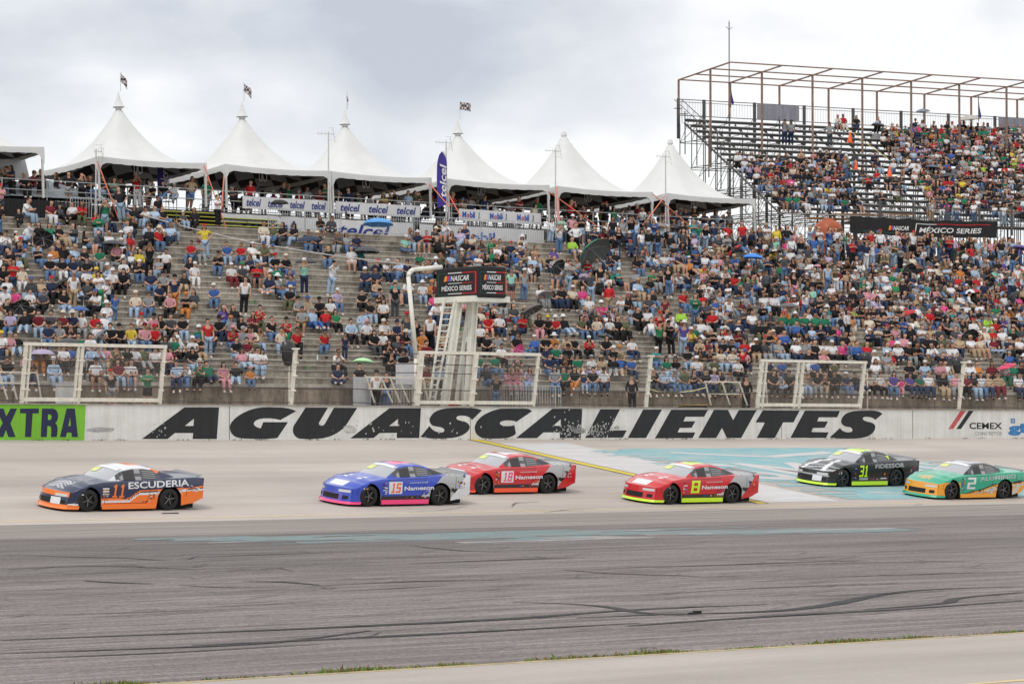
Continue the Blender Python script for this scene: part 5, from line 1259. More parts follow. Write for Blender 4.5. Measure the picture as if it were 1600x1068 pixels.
for X in np.arange(DX0+1, Xat(850, YD), 2.0):
    m1.bar((X, YD+.6, ROWZ[NR]), (X, YD+.6, ZD-.18), .08, .08)
db(m1, 'substructure', galv)
for j in range(4):      # yellow-edged bleacher steps under the deck
    z = ROWZ[NR]+.14+j*.2
    m1 = MB(); m1.box(Xat(238, YD-.2), Xat(430, YD-.2), YD-.75+j*.2, YD-.12, z, z+.06); db(m1, 'black_step', blk)
    m1 = MB(); m1.box(Xat(238, YD-.2), Xat(430, YD-.2), YD-.78+j*.2, YD-.751+j*.2, z+.03, z+.065); db(m1, 'yellow_edging', pm('safety_yellow', (.6, .62, .08), .6))
# banners
def banner(label, x0, x1, Y, z0, z1, mat, words, col, n, sub=None, wv=.02, frac=.8):
    X0, X1 = Xat(x0, Y), Xat(x1, Y); w_ = X1-X0; nxs = max(8, int(w_*5)); mb = MB()
    off = lambda a, b: Y+wv*math.sin(a*3.1+b*2)+wv*.6*math.sin(a*7.7+1)
    for i in range(nxs+1):
        X = X0+w_*i/nxs; sag = .03*math.sin(a_ := i*.9)
        for k in range(4): z = z0+(z1-z0)*k/3; mb.v.append((X, off(X, z), z-(.02*abs(math.sin(i*.45)) if k == 3 else 0)))
    for i in range(nxs):
        for k in range(3): a = i*4+k; mb.f.append((a, a+4, a+5, a+1)); mb.mi.append(0)
    r_ = empty('banner', (X0, Y, z0)); tag(r_, label, 'banner'); db(mb, 'cloth', mat, r_, True)
    cell = w_/n
    for i in range(n):
        for (txt, fx, fw, fz, fh, mt, kw) in words:
            m1 = MB()
            if txt == '1':
                v, f = digits('1', cell*fw, (z1-z0)*fh); m1.add([(X0+cell*(i+fx)+a, 0, z0+(z1-z0)*fz+b) for a, b in v], f)
            else: put_text(m1, txt, (X0+cell*(i+fx), 0, z0+(z1-z0)*fz), (1, 0, 0), (0, 0, 1), cell*fw, (z1-z0)*fh, **kw)
            m1.v = [(x, off(x, z)-.02, z) for x, y, z in m1.v]; db(m1, 'lettering', mt, r_)
    return r_
tel = [('telcel', .16, .68, .2, .62, telb, dict(bold=.02, shear=.25))]
mob = [('M', .12, .14, .28, .5, bluep, dict(bold=.03)), ('o', .285, .085, .27, .34, redp, dict(bold=.03)), ('bil', .39, .17, .27, .52, bluep, dict(bold=.03)), ('1', .665, .07, .27, .5, blk, dict(bold=.05))]
banner('white rail banner with four repeated blue words, left of the next banner', 378, 514, YD-.03, 13.42, 14.03, wcl, tel, telb, 4)
banner('white rail banner with three repeated blue words above the light blue parasol', 524, 656, YD-.03, 13.42, 14.03, wcl, tel, telb, 3)
banner('white rail banner with three repeated red and blue oil brand words', 717, 845, YD-.03, 13.38, 14.0, wcl, mob, bluep, 3)
banner('large white lower banner with two big navy words behind the barriers', 345, 645, YD-.22, 12.25, 13.12, wcl, [('telcel', .2, .55, .05, .7, telb, dict(bold=.02, shear=.25))], telb, 2, wv=.01)
banner('large white lower banner with big blue letters behind the barriers', 655, 850, YD-.22, 12.2, 13.1, wcl, [('Mobil', .3, .3, .1, .6, bluep, dict(bold=.03)), ('1', .82, .05, .1, .6, blk, dict(bold=.05))], bluep, 1, wv=.01)
m1 = MB(); m1.box(Xat(-60, YD-.2), Xat(84, YD-.2), YD-.24, YD-.2, ROWZ[NR], 13.28)
for i in range(40): X = Xat(-60, YD-.2)+i*.2; m1.box(X, X+.04, YD-.27, YD-.23, ROWZ[NR], 13.27)
tag(m1.build('black_screen', blk), 'black cloth screen closing the deck front at the far left', 'screen')
# crowd barriers on the top walkway
def barrier():
    r_ = empty('crowd_barrier'); f = MB(); w_, h_ = 2.15, 1.08
    f.path([(.03, 0, .1), (.03, 0, h_-.08), (.1, 0, h_), (w_-.1, 0, h_), (w_-.03, 0, h_-.08), (w_-.03, 0, .1)], .022, 6); f.tube((.03, 0, .16), (w_-.03, 0, .16), .018, n=6); f.build('frame', alu, r_)
    b = MB()
    for i in range(1, 15): b.tube((w_*i/15, 0, .16), (w_*i/15, 0, h_), .011, n=5)
    b.build('bars', alu, r_)
    for x in (.25, w_-.25): q = MB(); q.bar((x, -.28, .02), (x, .28, .02), .05, .03); q.bar((x, 0, .02), (x, 0, .16), .04, .04); q.build('foot', alu, r_)
    return r_
proto = barrier(); first = True; bars = []
X = Xat(108, 123.6); i = 0
while X < Xat(1165, 123.6):
    xx = px((X+1, 123.6, 13))[0]
    skip = (200 < xx < 400) or (505 < xx < 560)
    if not skip:
        o = proto if first else copy_tree(proto); first = False; o.location = (X, 123.62+random.uniform(-.04, .04), ROWZ[NR]); o.rotation_euler.z = random.uniform(-.02, .02); bars.append(o)
    X += 2.18; i += 1
for j, (x, Y, rz) in enumerate(((578, 97.75, .05), (612, 97.6, -.03), (770, 97.7, 0), (806, 97.75, .04), (843-30, 98.05, 0))):
    o = copy_tree(proto); o.location = (Xat(x, Y), Y, 3.38); o.rotation_euler.z = rz
    tag(o, ['steel crowd barrier on the walkway, leftmost of those by the flag tower', 'second steel crowd barrier, just left of the flag tower gate post', 'steel crowd barrier just right of the flag tower legs', 'steel crowd barrier in front of the pink-trousered spectators', 'steel crowd barrier tucked behind its neighbour beside the gate post'][j], 'barrier', 'crowd barriers on the lower walkway')
NTH = ['leftmost', 'second from left', 'third from left', 'fourth from left', 'fifth from left', 'sixth from left', 'seventh from left', 'eighth from left', 'ninth from left', 'tenth from left']
for j, o in enumerate(bars): tag(o, 'grey steel crowd barrier on the top walkway, '+(NTH[j] if j < 10 else NTH[len(bars)-1-j].replace('leftmost', 'rightmost').replace('from left', 'from right') if len(bars)-1-j < 10 else 'middle of the row'), 'barrier', 'crowd barriers along the top walkway')
m1 = MB(); p = up(545, 632, 97.7); m1.box(0, 1.3, 0, .05, 0, 1.35); tag(m1.build('metal_sheet', alu, loc=(p.x+.3, 97.8, 3.38)), 'corrugated grey metal sheet panel left of the lower barriers', 'panel')

# ------------------------------------------------------------------ marquee tents
tentw = pm('tent_canvas', (.66, .67, .66), .7, .05, .8, stretch=(1, 1, 1), dirt=(.5, .5, .47), dirtamt=.25)
def lining():
    m = bpy.data.materials.new('checkered_lining'); m.use_nodes = True; nt = m.node_tree; N = nt.nodes; L = nt.links; p = N['Principled BSDF']; p.inputs['Roughness'].default_value = .8
    tc = N.new('ShaderNodeTexCoord'); ck = N.new('ShaderNodeTexChecker'); mp = N.new('ShaderNodeMapping'); mp.inputs['Rotation'].default_value = (0, 0, R(45)); mp.inputs['Scale'].default_value = (1, 1, 0)
    L.new(tc.outputs['Object'], mp.inputs[0]); L.new(mp.outputs[0], ck.inputs[0]); ck.inputs['Scale'].default_value = 1.15; ck.inputs['Color1'].default_value = (.42, .42, .43, 1); ck.inputs['Color2'].default_value = (.012, .012, .014, 1)
    L.new(ck.outputs[0], p.inputs['Base Color']); return m
lin_m = lining(); postm = pm('tent_post', (.6, .6, .58), .5)
checkf = bpy.data.materials.new('checkered_flag'); checkf.use_nodes = True
_N = checkf.node_tree.nodes; _c = _N.new('ShaderNodeTexChecker'); _t = _N.new('ShaderNodeTexCoord'); _c.inputs['Scale'].default_value = 7.5; _c.inputs['Color1'].default_value = (.6, .55, .55, 1); _c.inputs['Color2'].default_value = (.04, .015, .02, 1)
checkf.node_tree.links.new(_t.outputs['Object'], _c.inputs[0]); checkf.node_tree.links.new(_c.outputs[0], _N['Principled BSDF'].inputs['Base Color'])
ZE = 15.52
def tent(label, x0, x1, zp, cone, legs=True, dz=0, seed=0):
    rnd = random.Random(seed); X0, X1 = Xat(x0, YD), Xat(x1, YD); w_ = X1-X0; c = Vector(((X0+X1)/2, YD+w_/2-.1, ZE+dz-.2)); h_ = w_/2+.02; H = zp-c.z+.02
    r_ = empty('marquee_tent', c); r_.rotation_euler = (R(-3.4), 0, 0); tag(r_, label, 'tent', 'white peaked marquee tents on the deck')
    n = 44; mb = MB(); 
    def zz(a, b):
        m_ = max(abs(a), abs(b)); q = (abs(a)**3.2+abs(b)**3.2)**(1/3.2); q = min(q, 1.0+0*m_); q = max(q, m_*.985)
        base = H*(.74*(1-q)**2.1+.26*(1-q)**1.05)
        fold = .012*math.sin(math.atan2(b, a)*18+seed)*q*(1-q)*4
        edge = -.10*(1-(min(abs(a), abs(b)))**2)*max(0, (m_-.86)/.14)      # eaves sag between the posts
        return base+fold+edge
    for i in range(n+1):
        for j in range(n+1): a, b = -1+2*i/n, -1+2*j/n; mb.v.append((a*h_, b*h_, zz(a, b)))
    mb.f = [(i*(n+1)+j, (i+1)*(n+1)+j, (i+1)*(n+1)+j+1, i*(n+1)+j+1) for i in range(n) for j in range(n)]; mb.mi = [0]*len(mb.f)
    mb.build('canopy', tentw, r_, True)
    m2 = MB(); k = .975    # checkered lining hung under the canopy
    m2.v = []
    for i in range(n+1):
        for j in range(n+1):
            a, b = -1+2*i/n, -1+2*j/n; z = zz(a, b); m2.v.append((a*h_*k, b*h_*k, z*.93-.12+.03*math.sin(a*9+seed)*math.sin(b*7)))
    m2.f = mb.f; m2.mi = mb.mi; m2.build('lining', lin_m, r_, True)
    # valance, deeper at the corners
    m3 = MB()
    for (ax, ay, dx, dy) in ((-1, -1, 1, 0), (1, -1, 0, 1), (1, 1, -1, 0), (-1, 1, 0, -1)):
        L_ = 28; b = len(m3.v)
        for i in range(L_+1):
            t = i/L_; a, c_ = ax+2*dx*t, ay+2*dy*t; z1 = zz(a, c_)+.005; e_ = min(t, 1-t)*2*h_; drop = .27+.55*math.exp(-e_/.14)+.012*math.sin(i*1.9)
            k2 = 1.003; wv = .012*math.sin(i*2.3+seed); m3.v += [(a*h_*k2, c_*h_*k2, z1), (a*h_*k2+wv*abs(dy), c_*h_*k2+wv*abs(dx), z1-drop*.5), (a*h_*(k2-.003)+wv*abs(dy), c_*h_*(k2-.003)+wv*abs(dx), z1-drop)]
        for i in range(L_):
            for k in (0, 1): q = b+i*3+k; m3.f.append((q, q+3, q+4, q+1)); m3.mi.append(0)
    m3.build('valance', tentw, r_, True)
    for sx in (-1, 1):
        for sy in (-1, 1):
            m4 = MB(); m4.bar((sx*(h_-.06), sy*(h_-.06), ZD-c.z), (sx*(h_-.06), sy*(h_-.06), -.02), .09, .09); m4.build('post', postm, r_)
    m5 = MB(); m5.lathe([(.16, -.18), (.15, 0), (.05, .12)], 12, (0, 0, H-.05)); m5.build('peak_ring', tentw, r_, True)
    if cone:
        m5 = MB(); m5.lathe([(.30, 0), (.27, .04), (.12, .34), (.02, .78), (0, .8)], 16, (0, 0, H-.12)); m5.build('cone_cap', tentw, r_, True)
    m6 = MB(); q = (0, -h_*.55, -.32); m6.path([(-.22, q[1], -.1), (-.22, q[1], -.5), (-.1, q[1], -.5), (-.05, q[1], -.12), (.05, q[1], -.52), (.2, q[1], -.45), (.22, q[1], -.1)], .022, 5); m6.build('lamp_bracket', wcl, r_)
    return r_, c+Vector((0, 0, H))
TL = [('leftmost white tent cut off by the photo edge', -130, 64, 19.7, True, .25), ('white peaked tent, first complete one from the left, with a checkered flag', 150, 319, 18.35, True, 0), ('white peaked tent above the four word rail banner', 349, 514, 18.35, True, 0), ('white peaked tent above the three blue word banner', 516, 671, 18.35, True, -.02), ('white peaked tent above the red and blue banner', 697, 856, 18.35, True, -.03),
      ('white peaked tent with a bare pointed tip and no flag', 869, 1018, 18.75, False, -.05), ('rightmost white tent, beside the scaffold grandstand', 1041, 1178, 18.75, False, -.05)]
tips = []
for i, (lb, a, b, zp, cn, dz) in enumerate(TL):
    _, tip = tent(lb, a, b, zp, cn, dz=dz, seed=i*3+1); tips.append(tip)
for i, (k, lb, ang, fl) in enumerate(((1, 'small checkered flag on the leftmost flagged tent', -50, 1), (2, 'small checkered flag on the second flagged tent', -40, 1), (3, 'limp checkered flag on the third flagged tent', -78, .6), (4, 'small checkered flag flying level on the fourth flagged tent', -5, 1.2))):
    t = tips[k]+Vector((0, 0, .62)); r_ = empty('checkered_flag', t); tag(r_, lb, 'flag', 'checkered flags on the tent peaks'); m1 = MB(); m1.tube((0, 0, 0), (0, 0, .95), .018, n=6); m1.build('pole', postm, r_)
    m1 = MB(); nn = 8
    for a in range(nn+1):
        for b in range(5):
            s = a/nn; x = .62*s*math.cos(R(ang))*fl; m1.v.append((x, .05*math.sin(s*7+b*.4), .92-.42*b/4+.62*s*math.sin(R(ang))*.8))
    m1.f = [(a*5+b, a*5+b+1, (a+1)*5+b+1, (a+1)*5+b) for a in range(nn) for b in range(4)]; m1.mi = [0]*len(m1.f); m1.build('cloth', checkf, r_, True)
# grey pop-up canopy and white side wall at the far left
r_ = empty('popup_canopy', (Xat(52, 128), 128, ZD)); tag(r_, 'low grey pop-up canopy roof at the far left behind the black screen', 'tent')
m1 = MB(); W2 = 2.9; m1.add([(-W2, -W2, .25), (W2, -W2, .25), (W2, W2, .25), (-W2, W2, .25), (0, 0, 1.45)], [(0, 1, 4), (1, 2, 4), (2, 3, 4), (3, 0, 4)]); m1.build('roof', pm('grey_canvas', (.22, .25, .27), .7), r_)
r_ = empty('tent_side_wall', (Xat(10, 127), 127, ZD)); tag(r_, 'white canvas side wall slanting down at the left edge', 'tent wall')
m1 = MB(); a, b, c_, d = up(-60, 250, 127), up(39, 248, 127), up(47, 281, 127), up(-60, 284, 127); P = [v-Vector(r_.location) for v in (a, d, c_, b)]; m1.quad(*P); m1.quad(*[v+Vector((0, .02, 0)) for v in P[::-1]]); m1.build('cloth', pm('side_canvas', (.5, .51, .52), .7, .08, .5, stretch=(6, 1, .5)), r_)

# ------------------------------------------------------------------ aerials, straps, cable, feather flags
for i, (x, yt, yb, dirn, lb) in enumerate(((150, 233, 252, 1, 'antenna at the front corner of the first full tent'), (513, 206, 330, -1, 'tall antenna mast in front of the second and third full tents'), (697, 220, 335, -1, 'antenna mast beside the purple feather flag'), (868, 233, 300, -1, 'antenna mast with reddish foot left of the flagless tent'), (1040, 242, 300, -1, 'antenna mast left of the rightmost tent'))):
    Y = YD-.35; T_ = up(x, yt, Y); B_ = up(x, yb, Y); r_ = empty('tv_antenna', B_); tag(r_, lb, 'antenna', 'grid antennas on poles along the deck')
    m1 = MB(); m1.tube((0, 0, (ZD if yb < 300 or True else 0)-B_.z-.5), (0, 0, T_.z-B_.z), .035, n=8); m1.build('mast', postm, r_)
    zt = T_.z-B_.z-.1; m1 = MB(); m1.tube((-.7 if dirn < 0 else -.1, 0, zt), (.35, 0, zt), .016, n=5)
    for j in range(5): xx = -.6+j*.2 if dirn < 0 else -.1+j*.12; m1.tube((xx, 0, zt-.1-.03*j), (xx, 0, zt+.1+.03*j), .009, n=4)
    for j in (-.32, -.12, .12, .32): m1.tube((.3, -.1, zt+j), (.5, .1, zt+j*1.2), .01, n=4); m1.tube((.3, -.1, zt-.35), (.26, 0, zt+.35), .01, n=4)
    for j in (-.3, 0, .3): m1.tube((.28, .0, zt+j), (-.05, .0, zt+j), .009, n=4)
    m1.build('aerial', postm, r_)
strapm = pm('orange_strap', (.75, .22, .13), .6)
for a, b, lb in (((152, 252), (193, 362), 'orange tie-down strap from the first full tent'), ((319, 258), (353, 356), 'orange tie-down strap from the right post of the first tent'), ((350, 275), (346, 330), 'short orange strap beside the second full tent post'), ((671, 287), (702, 323), 'orange strap crossing behind the feather flag'), ((699, 300), (720, 338), 'orange strap right of the feather flag'),
                 ((857, 299), (937, 356), 'orange strap running right from the fourth flagged tent'), ((1020, 303), (1135, 402), 'orange strap running right from the flagless tent'), ((1040, 305), (1004, 352), 'orange strap running left from the rightmost tent')):
    A_, B_ = up(*a, YD-.15), up(*b, YD-1.6); m1 = MB(); m1.tube((0, 0, 0), B_-A_, .028, n=5); tag(m1.build('tie_down_strap', strapm, loc=A_), lb, 'strap', 'orange tent straps')
A_, B_ = up(870, 292, YD-.4), up(873, 382, YD-1.3); m1 = MB(); m1.tube((0, 0, 0), B_-A_, .05, n=8); tag(m1.build('red_wrapped_pole', pm('faded_red', (.7, .28, .22), .6), loc=A_), 'pole wrapped in faded red tape left of the flagless tent', 'pole')
m1 = MB(); P = [up(148, 303, 124.8), up(215, 334, 123), up(300, 357, 121.5), up(400, 380, 119.5), up(520, 399, 117), up(640, 414, 114.5), up(760, 430, 112)]; m1.path([p-P[0] for p in P], .028, 6); tag(m1.build('overhead_cable', pm('grey_cable', (.5, .5, .5), .6), loc=P[0]), 'long pale cable sagging down over the left terrace crowd', 'cable')
def feather(lb, x, yt, yb, Y, wpx, txt=True, lean=0):
    T_, B_ = up(x, yt, Y), up(x, yb, Y); H = T_.z-B_.z; W2 = wpx/27.0; r_ = empty('feather_flag', B_); tag(r_, lb, 'flag')
    m1 = MB(); m1.path([(0, 0, -.8), (0, 0, H*.8), (-.08, 0, H*.93), (-.25, 0, H*1.0)], .02, 6); m1.build('pole', postm, r_)
    m1 = MB(); n = 16
    for i in range(n+1):
        t = i/n; z = H*t; wl = W2*(1 if t < .75 else max(.12, math.sqrt(max(0, 1-((t-.75)/.26)**2)))); x1 = -.02 if t < .8 else -.02-.3*((t-.8)/.2)**2
        for k in range(4): m1.v.append((x1-(wl-(-x1 if t >= .8 else 0)*.5)*k/3, .03*math.sin(k*1.6+t*6), z-(.18*k/3 if t < .02 else 0)))
    m1.f = [(a*4+k, a*4+k+1, (a+1)*4+k+1, (a+1)*4+k) for a in range(n) for k in range(3)]; m1.mi = [0]*len(m1.f); m1.build('cloth', purp, r_, True)
    m1 = MB(); put_text(m1, 'telcel', (-.12*W2, -.06, H*.14), (0, 0, 1), (-1, 0, 0), H*.62, W2*.7, bold=.02, shear=.2); m1.build('lettering', whp, r_)
feather('tall purple feather flag with white vertical lettering between two tents', 698, 237, 320, YD-.5, 16)
feather('purple feather flag partly hidden behind the first full tent', 264, 250, 302, YD+3, 17)
# ------------------------------------------------------------------ scaffold grandstand behind, turned a little towards the track
TH = R(11.6); GU = Vector((math.cos(TH), -math.sin(TH), 0)); GV = Vector((-math.sin(TH), -math.cos(TH), 0))
GO = onD(1060, 180, 210); GO.z = 0; GB = 12.28
def G(u, v, z): return GO+GU*u+GV*v+Vector((0, 0, z))
gs = empty('scaffold_grandstand', G(0, 0, GB)); tag(gs, 'tall scaffold grandstand of open benches under a rusty unroofed pipe frame', 'grandstand')
scf = pm('scaffold_steel', (.10, .10, .098), .55, .2, 4, metal=.3); ben = pm('bench_metal', (.44, .44, .44), .5, .1, 4, metal=.3); rust = pm('rusty_steel', (.27, .17, .125), .8, .35, 3); dk = pm('dark_steel', (.09, .09, .088), .6)
def gb(mb, name, mat, par=gs): return db(mb, name, mat, par)
UL, NROW = 40.0, 16
def RV(i): return .9+.8*i
def RZ(i): return 23.85-.45*i
for i in range(NROW):
    m1 = MB(); m1.bar(G(0, RV(i), RZ(i)), G(UL, RV(i), RZ(i)), .26, .05); gb(m1, 'bench', ben)
    m1 = MB(); m1.bar(G(0, RV(i)-.02, RZ(i)-.10), G(UL, RV(i)-.02, RZ(i)-.10), .07, .14); gb(m1, 'bench_beam', dk)
    m1 = MB(); m1.bar(G(0, RV(i)+.38, RZ(i)-.43), G(UL, RV(i)+.38, RZ(i)-.43), .24, .045); gb(m1, 'footboard', ben)
m1 = MB(); u = 0
while u <= UL:
    m1.bar(G(u, RV(0)-.1, RZ(0)-.25), G(u, RV(NROW)-.1, RZ(NROW)-.25), .06, .12)      # raking beams
    for i in range(NROW):
        m1.bar(G(u, RV(i), RZ(i)-.45), G(u, RV(i), RZ(i)), .05, .05)
        if i % 2 == 0: m1.tube(G(u, RV(i), RZ(i)-.5), G(u+1.2, RV(i)+.3, RZ(i)-.2), .02, n=4)
    u += 2.0
gb(m1, 'raking_beam', dk)
sc1 = MB(); u = 0; random.seed(5)
while u <= UL+.1:
    j = 0; v = .2
    while v < 14:
        top = 23.6 if v < .9 else RZ((v-.9)/.8)-.45; top = max(top, 16.2); near = u < 9 or v > 10
        sc1.tube(G(u, v, GB), G(u, v, top), .035, n=5)
        z = GB+1.0
        while z < top-.3:
            if near or (u < 16 and int(v) % 3 == 0):
                sc1.tube(G(u, v, z), G(u, min(v+1.6, 13.6), z), .024, n=4)
                if u+2 <= UL: sc1.tube(G(u, v, z), G(u+2, v, z), .024, n=4)
                if random.random() < .55:
                    if random.random() < .5: sc1.tube(G(u, v, z), G(u+2, v, z+1.8), .02, n=4)
                    else: sc1.tube(G(u+2, v, z), G(u, v, z+1.8), .02, n=4)
                if random.random() < .5: sc1.tube(G(u, v, z), G(u, min(v+1.6, 13.6), z+1.8), .02, n=4)
            z += 1.8
        v += 1.6
    u += 2.0
for i in range(0, NROW, 2):      # side stair stringers at the left end
    sc1.tube(G(0, RV(i), RZ(i)-2.4), G(0, RV(i), RZ(i)+.55), .04, n=5)
gb(sc1, 'scaffolding', scf)
# side stair handrail, rear railing
m1 = MB(); m1.tube(G(0, .5, 25.2), G(0, 7, 21.6), .03, n=5)
for i in range(8): v = .5+.8*i; m1.tube(G(0, v, 25.2-.55*i*.8), G(0, v, 23.6-.45*i), .022, n=4); m1.bar(G(-.05, v, 24.6-.45*i), G(-.6, v, 24.6-.45*i), .25, .03)
m1.tube(G(-.6, .5, 25.2), G(-.6, 7, 21.6), .025, n=5)
gb(m1, 'side_stair', dk)
m1 = MB(); m1.tube(G(0, 0, 25.3), G(UL, 0, 25.3), .03, n=5); m1.tube(G(0, 0, 25.12), G(UL, 0, 25.12), .018, n=4); m1.tube(G(0, 0, 24.2), G(UL, 0, 24.2), .03, n=5)
u = 0
while u < UL: m1.tube(G(u, 0, 24.2), G(u, 0, 25.2), .008, n=3); u += .22
gb(m1, 'rear_railing', scf)
u = 0; k = 0
while u <= UL: m1 = MB(); m1.bar(G(u, 0, 22.6), G(u, 0, 25.35), .22 if k % 2 == 1 or k == 0 else .07, .1); gb(m1, 'railing_post', dk); u += 2.02; k += 1
# rusty roof frame
for j in range(11):
    u = .02+j*4.03
    for v, zb in ((0, 24.2), (4.3, 20.3)):
        m1 = MB(); m1.bar(G(u, v, zb), G(u, v, 26.62+.068*v), .11, .11); gb(m1, 'roof_post', rust)
    m1 = MB(); m1.bar(G(u, 0, 26.62), G(u, 6.8, 27.08), .08, .09); gb(m1, 'roof_rafter', rust)
for v in (0, 2.15, 4.3, 6.8): m1 = MB(); m1.bar(G(0, v, 26.64+.068*v), G(UL+.5, v, 26.64+.068*v), .08, .08); gb(m1, 'roof_purlin', rust)
# aisle steps and walkway
m1 = MB()
for i in range(1, NROW): m1.box(0, 0, 0, 0, 0, 0) if False else m1.bar(G(14.2+i*.34, RV(i)+.1, RZ(i)-.2), G(15.9+i*.34, RV(i)+.1, RZ(i)-.2), .5, .42)
gb(m1, 'aisle_steps', ben)
m1 = MB(); m1.bar(G(4.5, 14.3, 16.15), G(UL, 14.3, 16.15), 1.3, .12); gb(m1, 'walkway', dk)
m1 = MB()
for z in (16.3, 17.2): m1.tube(G(6.5, 14.95, z), G(UL, 14.95, z), .028, n=5)
u = 6.5
while u < UL: m1.tube(G(u, 14.95, 16.3), G(u, 14.95, 17.2), .012, n=3); u += .2
u = 6.5
while u < UL: m1.bar(G(u, 14.95, 15.6), G(u, 14.95, 17.6), .16, .08); u += 2.6
gb(m1, 'front_railing', dk)
m1 = MB(); m1.bar(G(1.5, 14.2, 16.3), G(7.5, 14.6, 16.4), .9, .06); m1.bar(G(3, 14.9, 16.6), G(9.3, 14.9, 16.75), .15, .08); gb(m1, 'timber_plank', pm('raw_timber', (.33, .17, .08), .8))
# reflective cloth on the rear railing
for u0, u1, lb in ((6.2, 9.6, 'grey sheet tied to the rear railing near the left end'), (26.5, 30.5, 'grey sheet tied to the rear railing near the right edge')):
    a = G(u0, .12, 24.25); r_ = empty('hanging_sheet', a); tag(r_, lb, 'sheet'); m1 = MB()
    for i in range(13):
        u = u0+(u1-u0)*i/12
        for z in (24.22, 25.28): m1.v.append(G(u, .1+.03*math.sin(i*2.2), z))
    m1.f = [(i*2, i*2+2, i*2+3, i*2+1) for i in range(12)]; m1.mi = [0]*12; gb(m1, 'cloth', pm('grey_sheet', (.27, .27, .32), .7, .2, 3, stretch=(3, 3, .2)), r_)
# lightning mast behind
b = onD(1140, 420, 214); t = onD(1140, 33, 214); m1 = MB(); m1.tube((0, 0, 0), (0, 0, t.z-b.z), .07, .045, n=8)
m1.tube((-.28, 0, t.z-b.z-.35), (0, 0, t.z-b.z-.55), .025, n=5); m1.tube((.28, 0, t.z-b.z-.35), (0, 0, t.z-b.z-.55), .025, n=5); m1.tube((0, 0, t.z-b.z), (0, 0, t.z-b.z+.15), .03, .01)
tag(m1.build('lightning_mast', pm('mast_grey', (.3, .31, .33), .5), loc=b), 'very tall thin grey lightning mast behind the rusty frame', 'mast')
# small flags on the roof posts
for x, y0, y1, lb in ((1142, 135, 160, 'small furled purple flag beside the tall mast'), (1529, 152, 182, 'purple pennant flag near the right edge of the scaffold stand')):
    t = onD(x, y0, 209); bb = onD(x, y1+8, 209); r_ = empty('small_flag', bb); tag(r_, lb, 'flag'); h = t.z-bb.z
    m1 = MB(); m1.tube((0, 0, 0), (0, 0, h+.2), .03, n=6); m1.build('pole', dk, r_)
    m1 = MB(); m1.add([(0, 0, h), (.12, .02, h*.62), (.34, .05, h*.22), (.2, .06, h*.12), (0, 0, h*.25)], [(0, 1, 2, 3, 4), (4, 3, 2, 1, 0)]); m1.build('cloth', purp, r_)
# traffic cones and tape
def cone(p, lb, s=1):
    r_ = empty('traffic_cone', p); tag(r_, lb, 'cone', 'orange cones on the scaffold benches'); r_.scale = (s,)*3
    m1 = MB(); m1.lathe([(.17, .04), (.035, .72), (0, .73)], 14); m1.build('body', pm('cone_orange', (.9, .14, .03), .5), r_, True)
    m1 = MB(); m1.box(-.2, .2, -.2, .2, 0, .04); m1.build('base', MATS['cone_orange'], r_)
    m1 = MB(); m1.lathe([(.105, .36), (.075, .5)], 14); m1.build('band', pm('cone_band', (.75, .3, .2), .5), r_, True)
def gpos(x, y):    # nearest bench seen at this pixel
    best = None
    for i in range(NROW):
        for k in range(0, 400): pass
        d = ray(x, y); n = GV; t_ = ((GO+GV*RV(i)-CAM).dot(GV))/d.dot(GV); q = CAM+d*t_; e_ = abs(q.z-RZ(i))
        if best is None or e_ < best[0]: best = (e_, i, (q-GO).dot(GU))
    return best[1], best[2]
for x, y, lb, s in ((1328, 223, 'orange cone highest up, near the top bench', 1.1), (1277, 270, 'orange cone half hidden among people at the left of the stand', 1), (1337, 270, 'orange cone just right of the standing person in pale grey', 1), (1390, 275, 'orange cone at the foot of the diagonal aisle', 1.05)):
    i, u = gpos(x, y); cone(G(u, RV(i), RZ(i)+.03), lb, s*.95)
i1, u1 = gpos(1305, 193); i2, u2 = gpos(1388, 260)
m1 = MB(); m1.path([G(u1, RV(i1), RZ(i1)+.6), G((u1+u2)/2, (RV(i1)+RV(i2))/2, (RZ(i1)+RZ(i2))/2+.45), G(u2, RV(i2), RZ(i2)+.5)], .022, 4); P0 = Vector(m1.v[0]); m1.v = [tuple(Vector(v)-P0) for v in m1.v]
tag(m1.build('yellow_tape', pm('tape_yellow', (.75, .6, .2), .6), loc=P0), 'yellow tape strung down the empty left benches', 'tape')
# series banner across the front, orange tank behind the crowd
def gx(x, v):
    d = ray(x, 340); t_ = ((GO+GV*v-CAM).dot(GV))/d.dot(GV); return (CAM+d*t_-GO).dot(GU)
va = 15.3; ua, ub = gx(1328, va), gx(1558, va); zt = 16.5; zb_ = 15.4
r_ = empty('series_banner', G(ua, va, zb_)); tag(r_, 'long black banner with white lettering hung below the scaffold stand', 'banner')
def gp(u, z, l=0): return G(u, va+.03*math.sin(u*2.3)+.025*math.sin(u*5+z*3)+l, z-.1*math.sin((u-ua)/(ub-ua)*PI)-.03*abs(math.sin(u*1.1)))
m1 = MB(); ns = 50
for i in range(ns+1):
    u = ua+(ub-ua)*i/ns
    for k in range(5): m1.v.append(gp(u, zb_+(zt-zb_)*k/4))
m1.f = [(i*5+k, (i+1)*5+k, (i+1)*5+k+1, i*5+k+1) for i in range(ns) for k in range(4)]; m1.mi = [0]*len(m1.f); gb(m1, 'cloth', blk, r_).data.polygons.foreach_set('use_smooth', [True]*len(m1.f))
def glet(txt, ux0, w_, z0, h_, mt, **k):
    v, f = text_mesh(txt, w_, h_, **k); m1 = MB(); m1.add([gp(ux0+a, z0+b, .03) for a, b in v], f); gb(m1, 'lettering', mt, r_)
LW = ub-ua
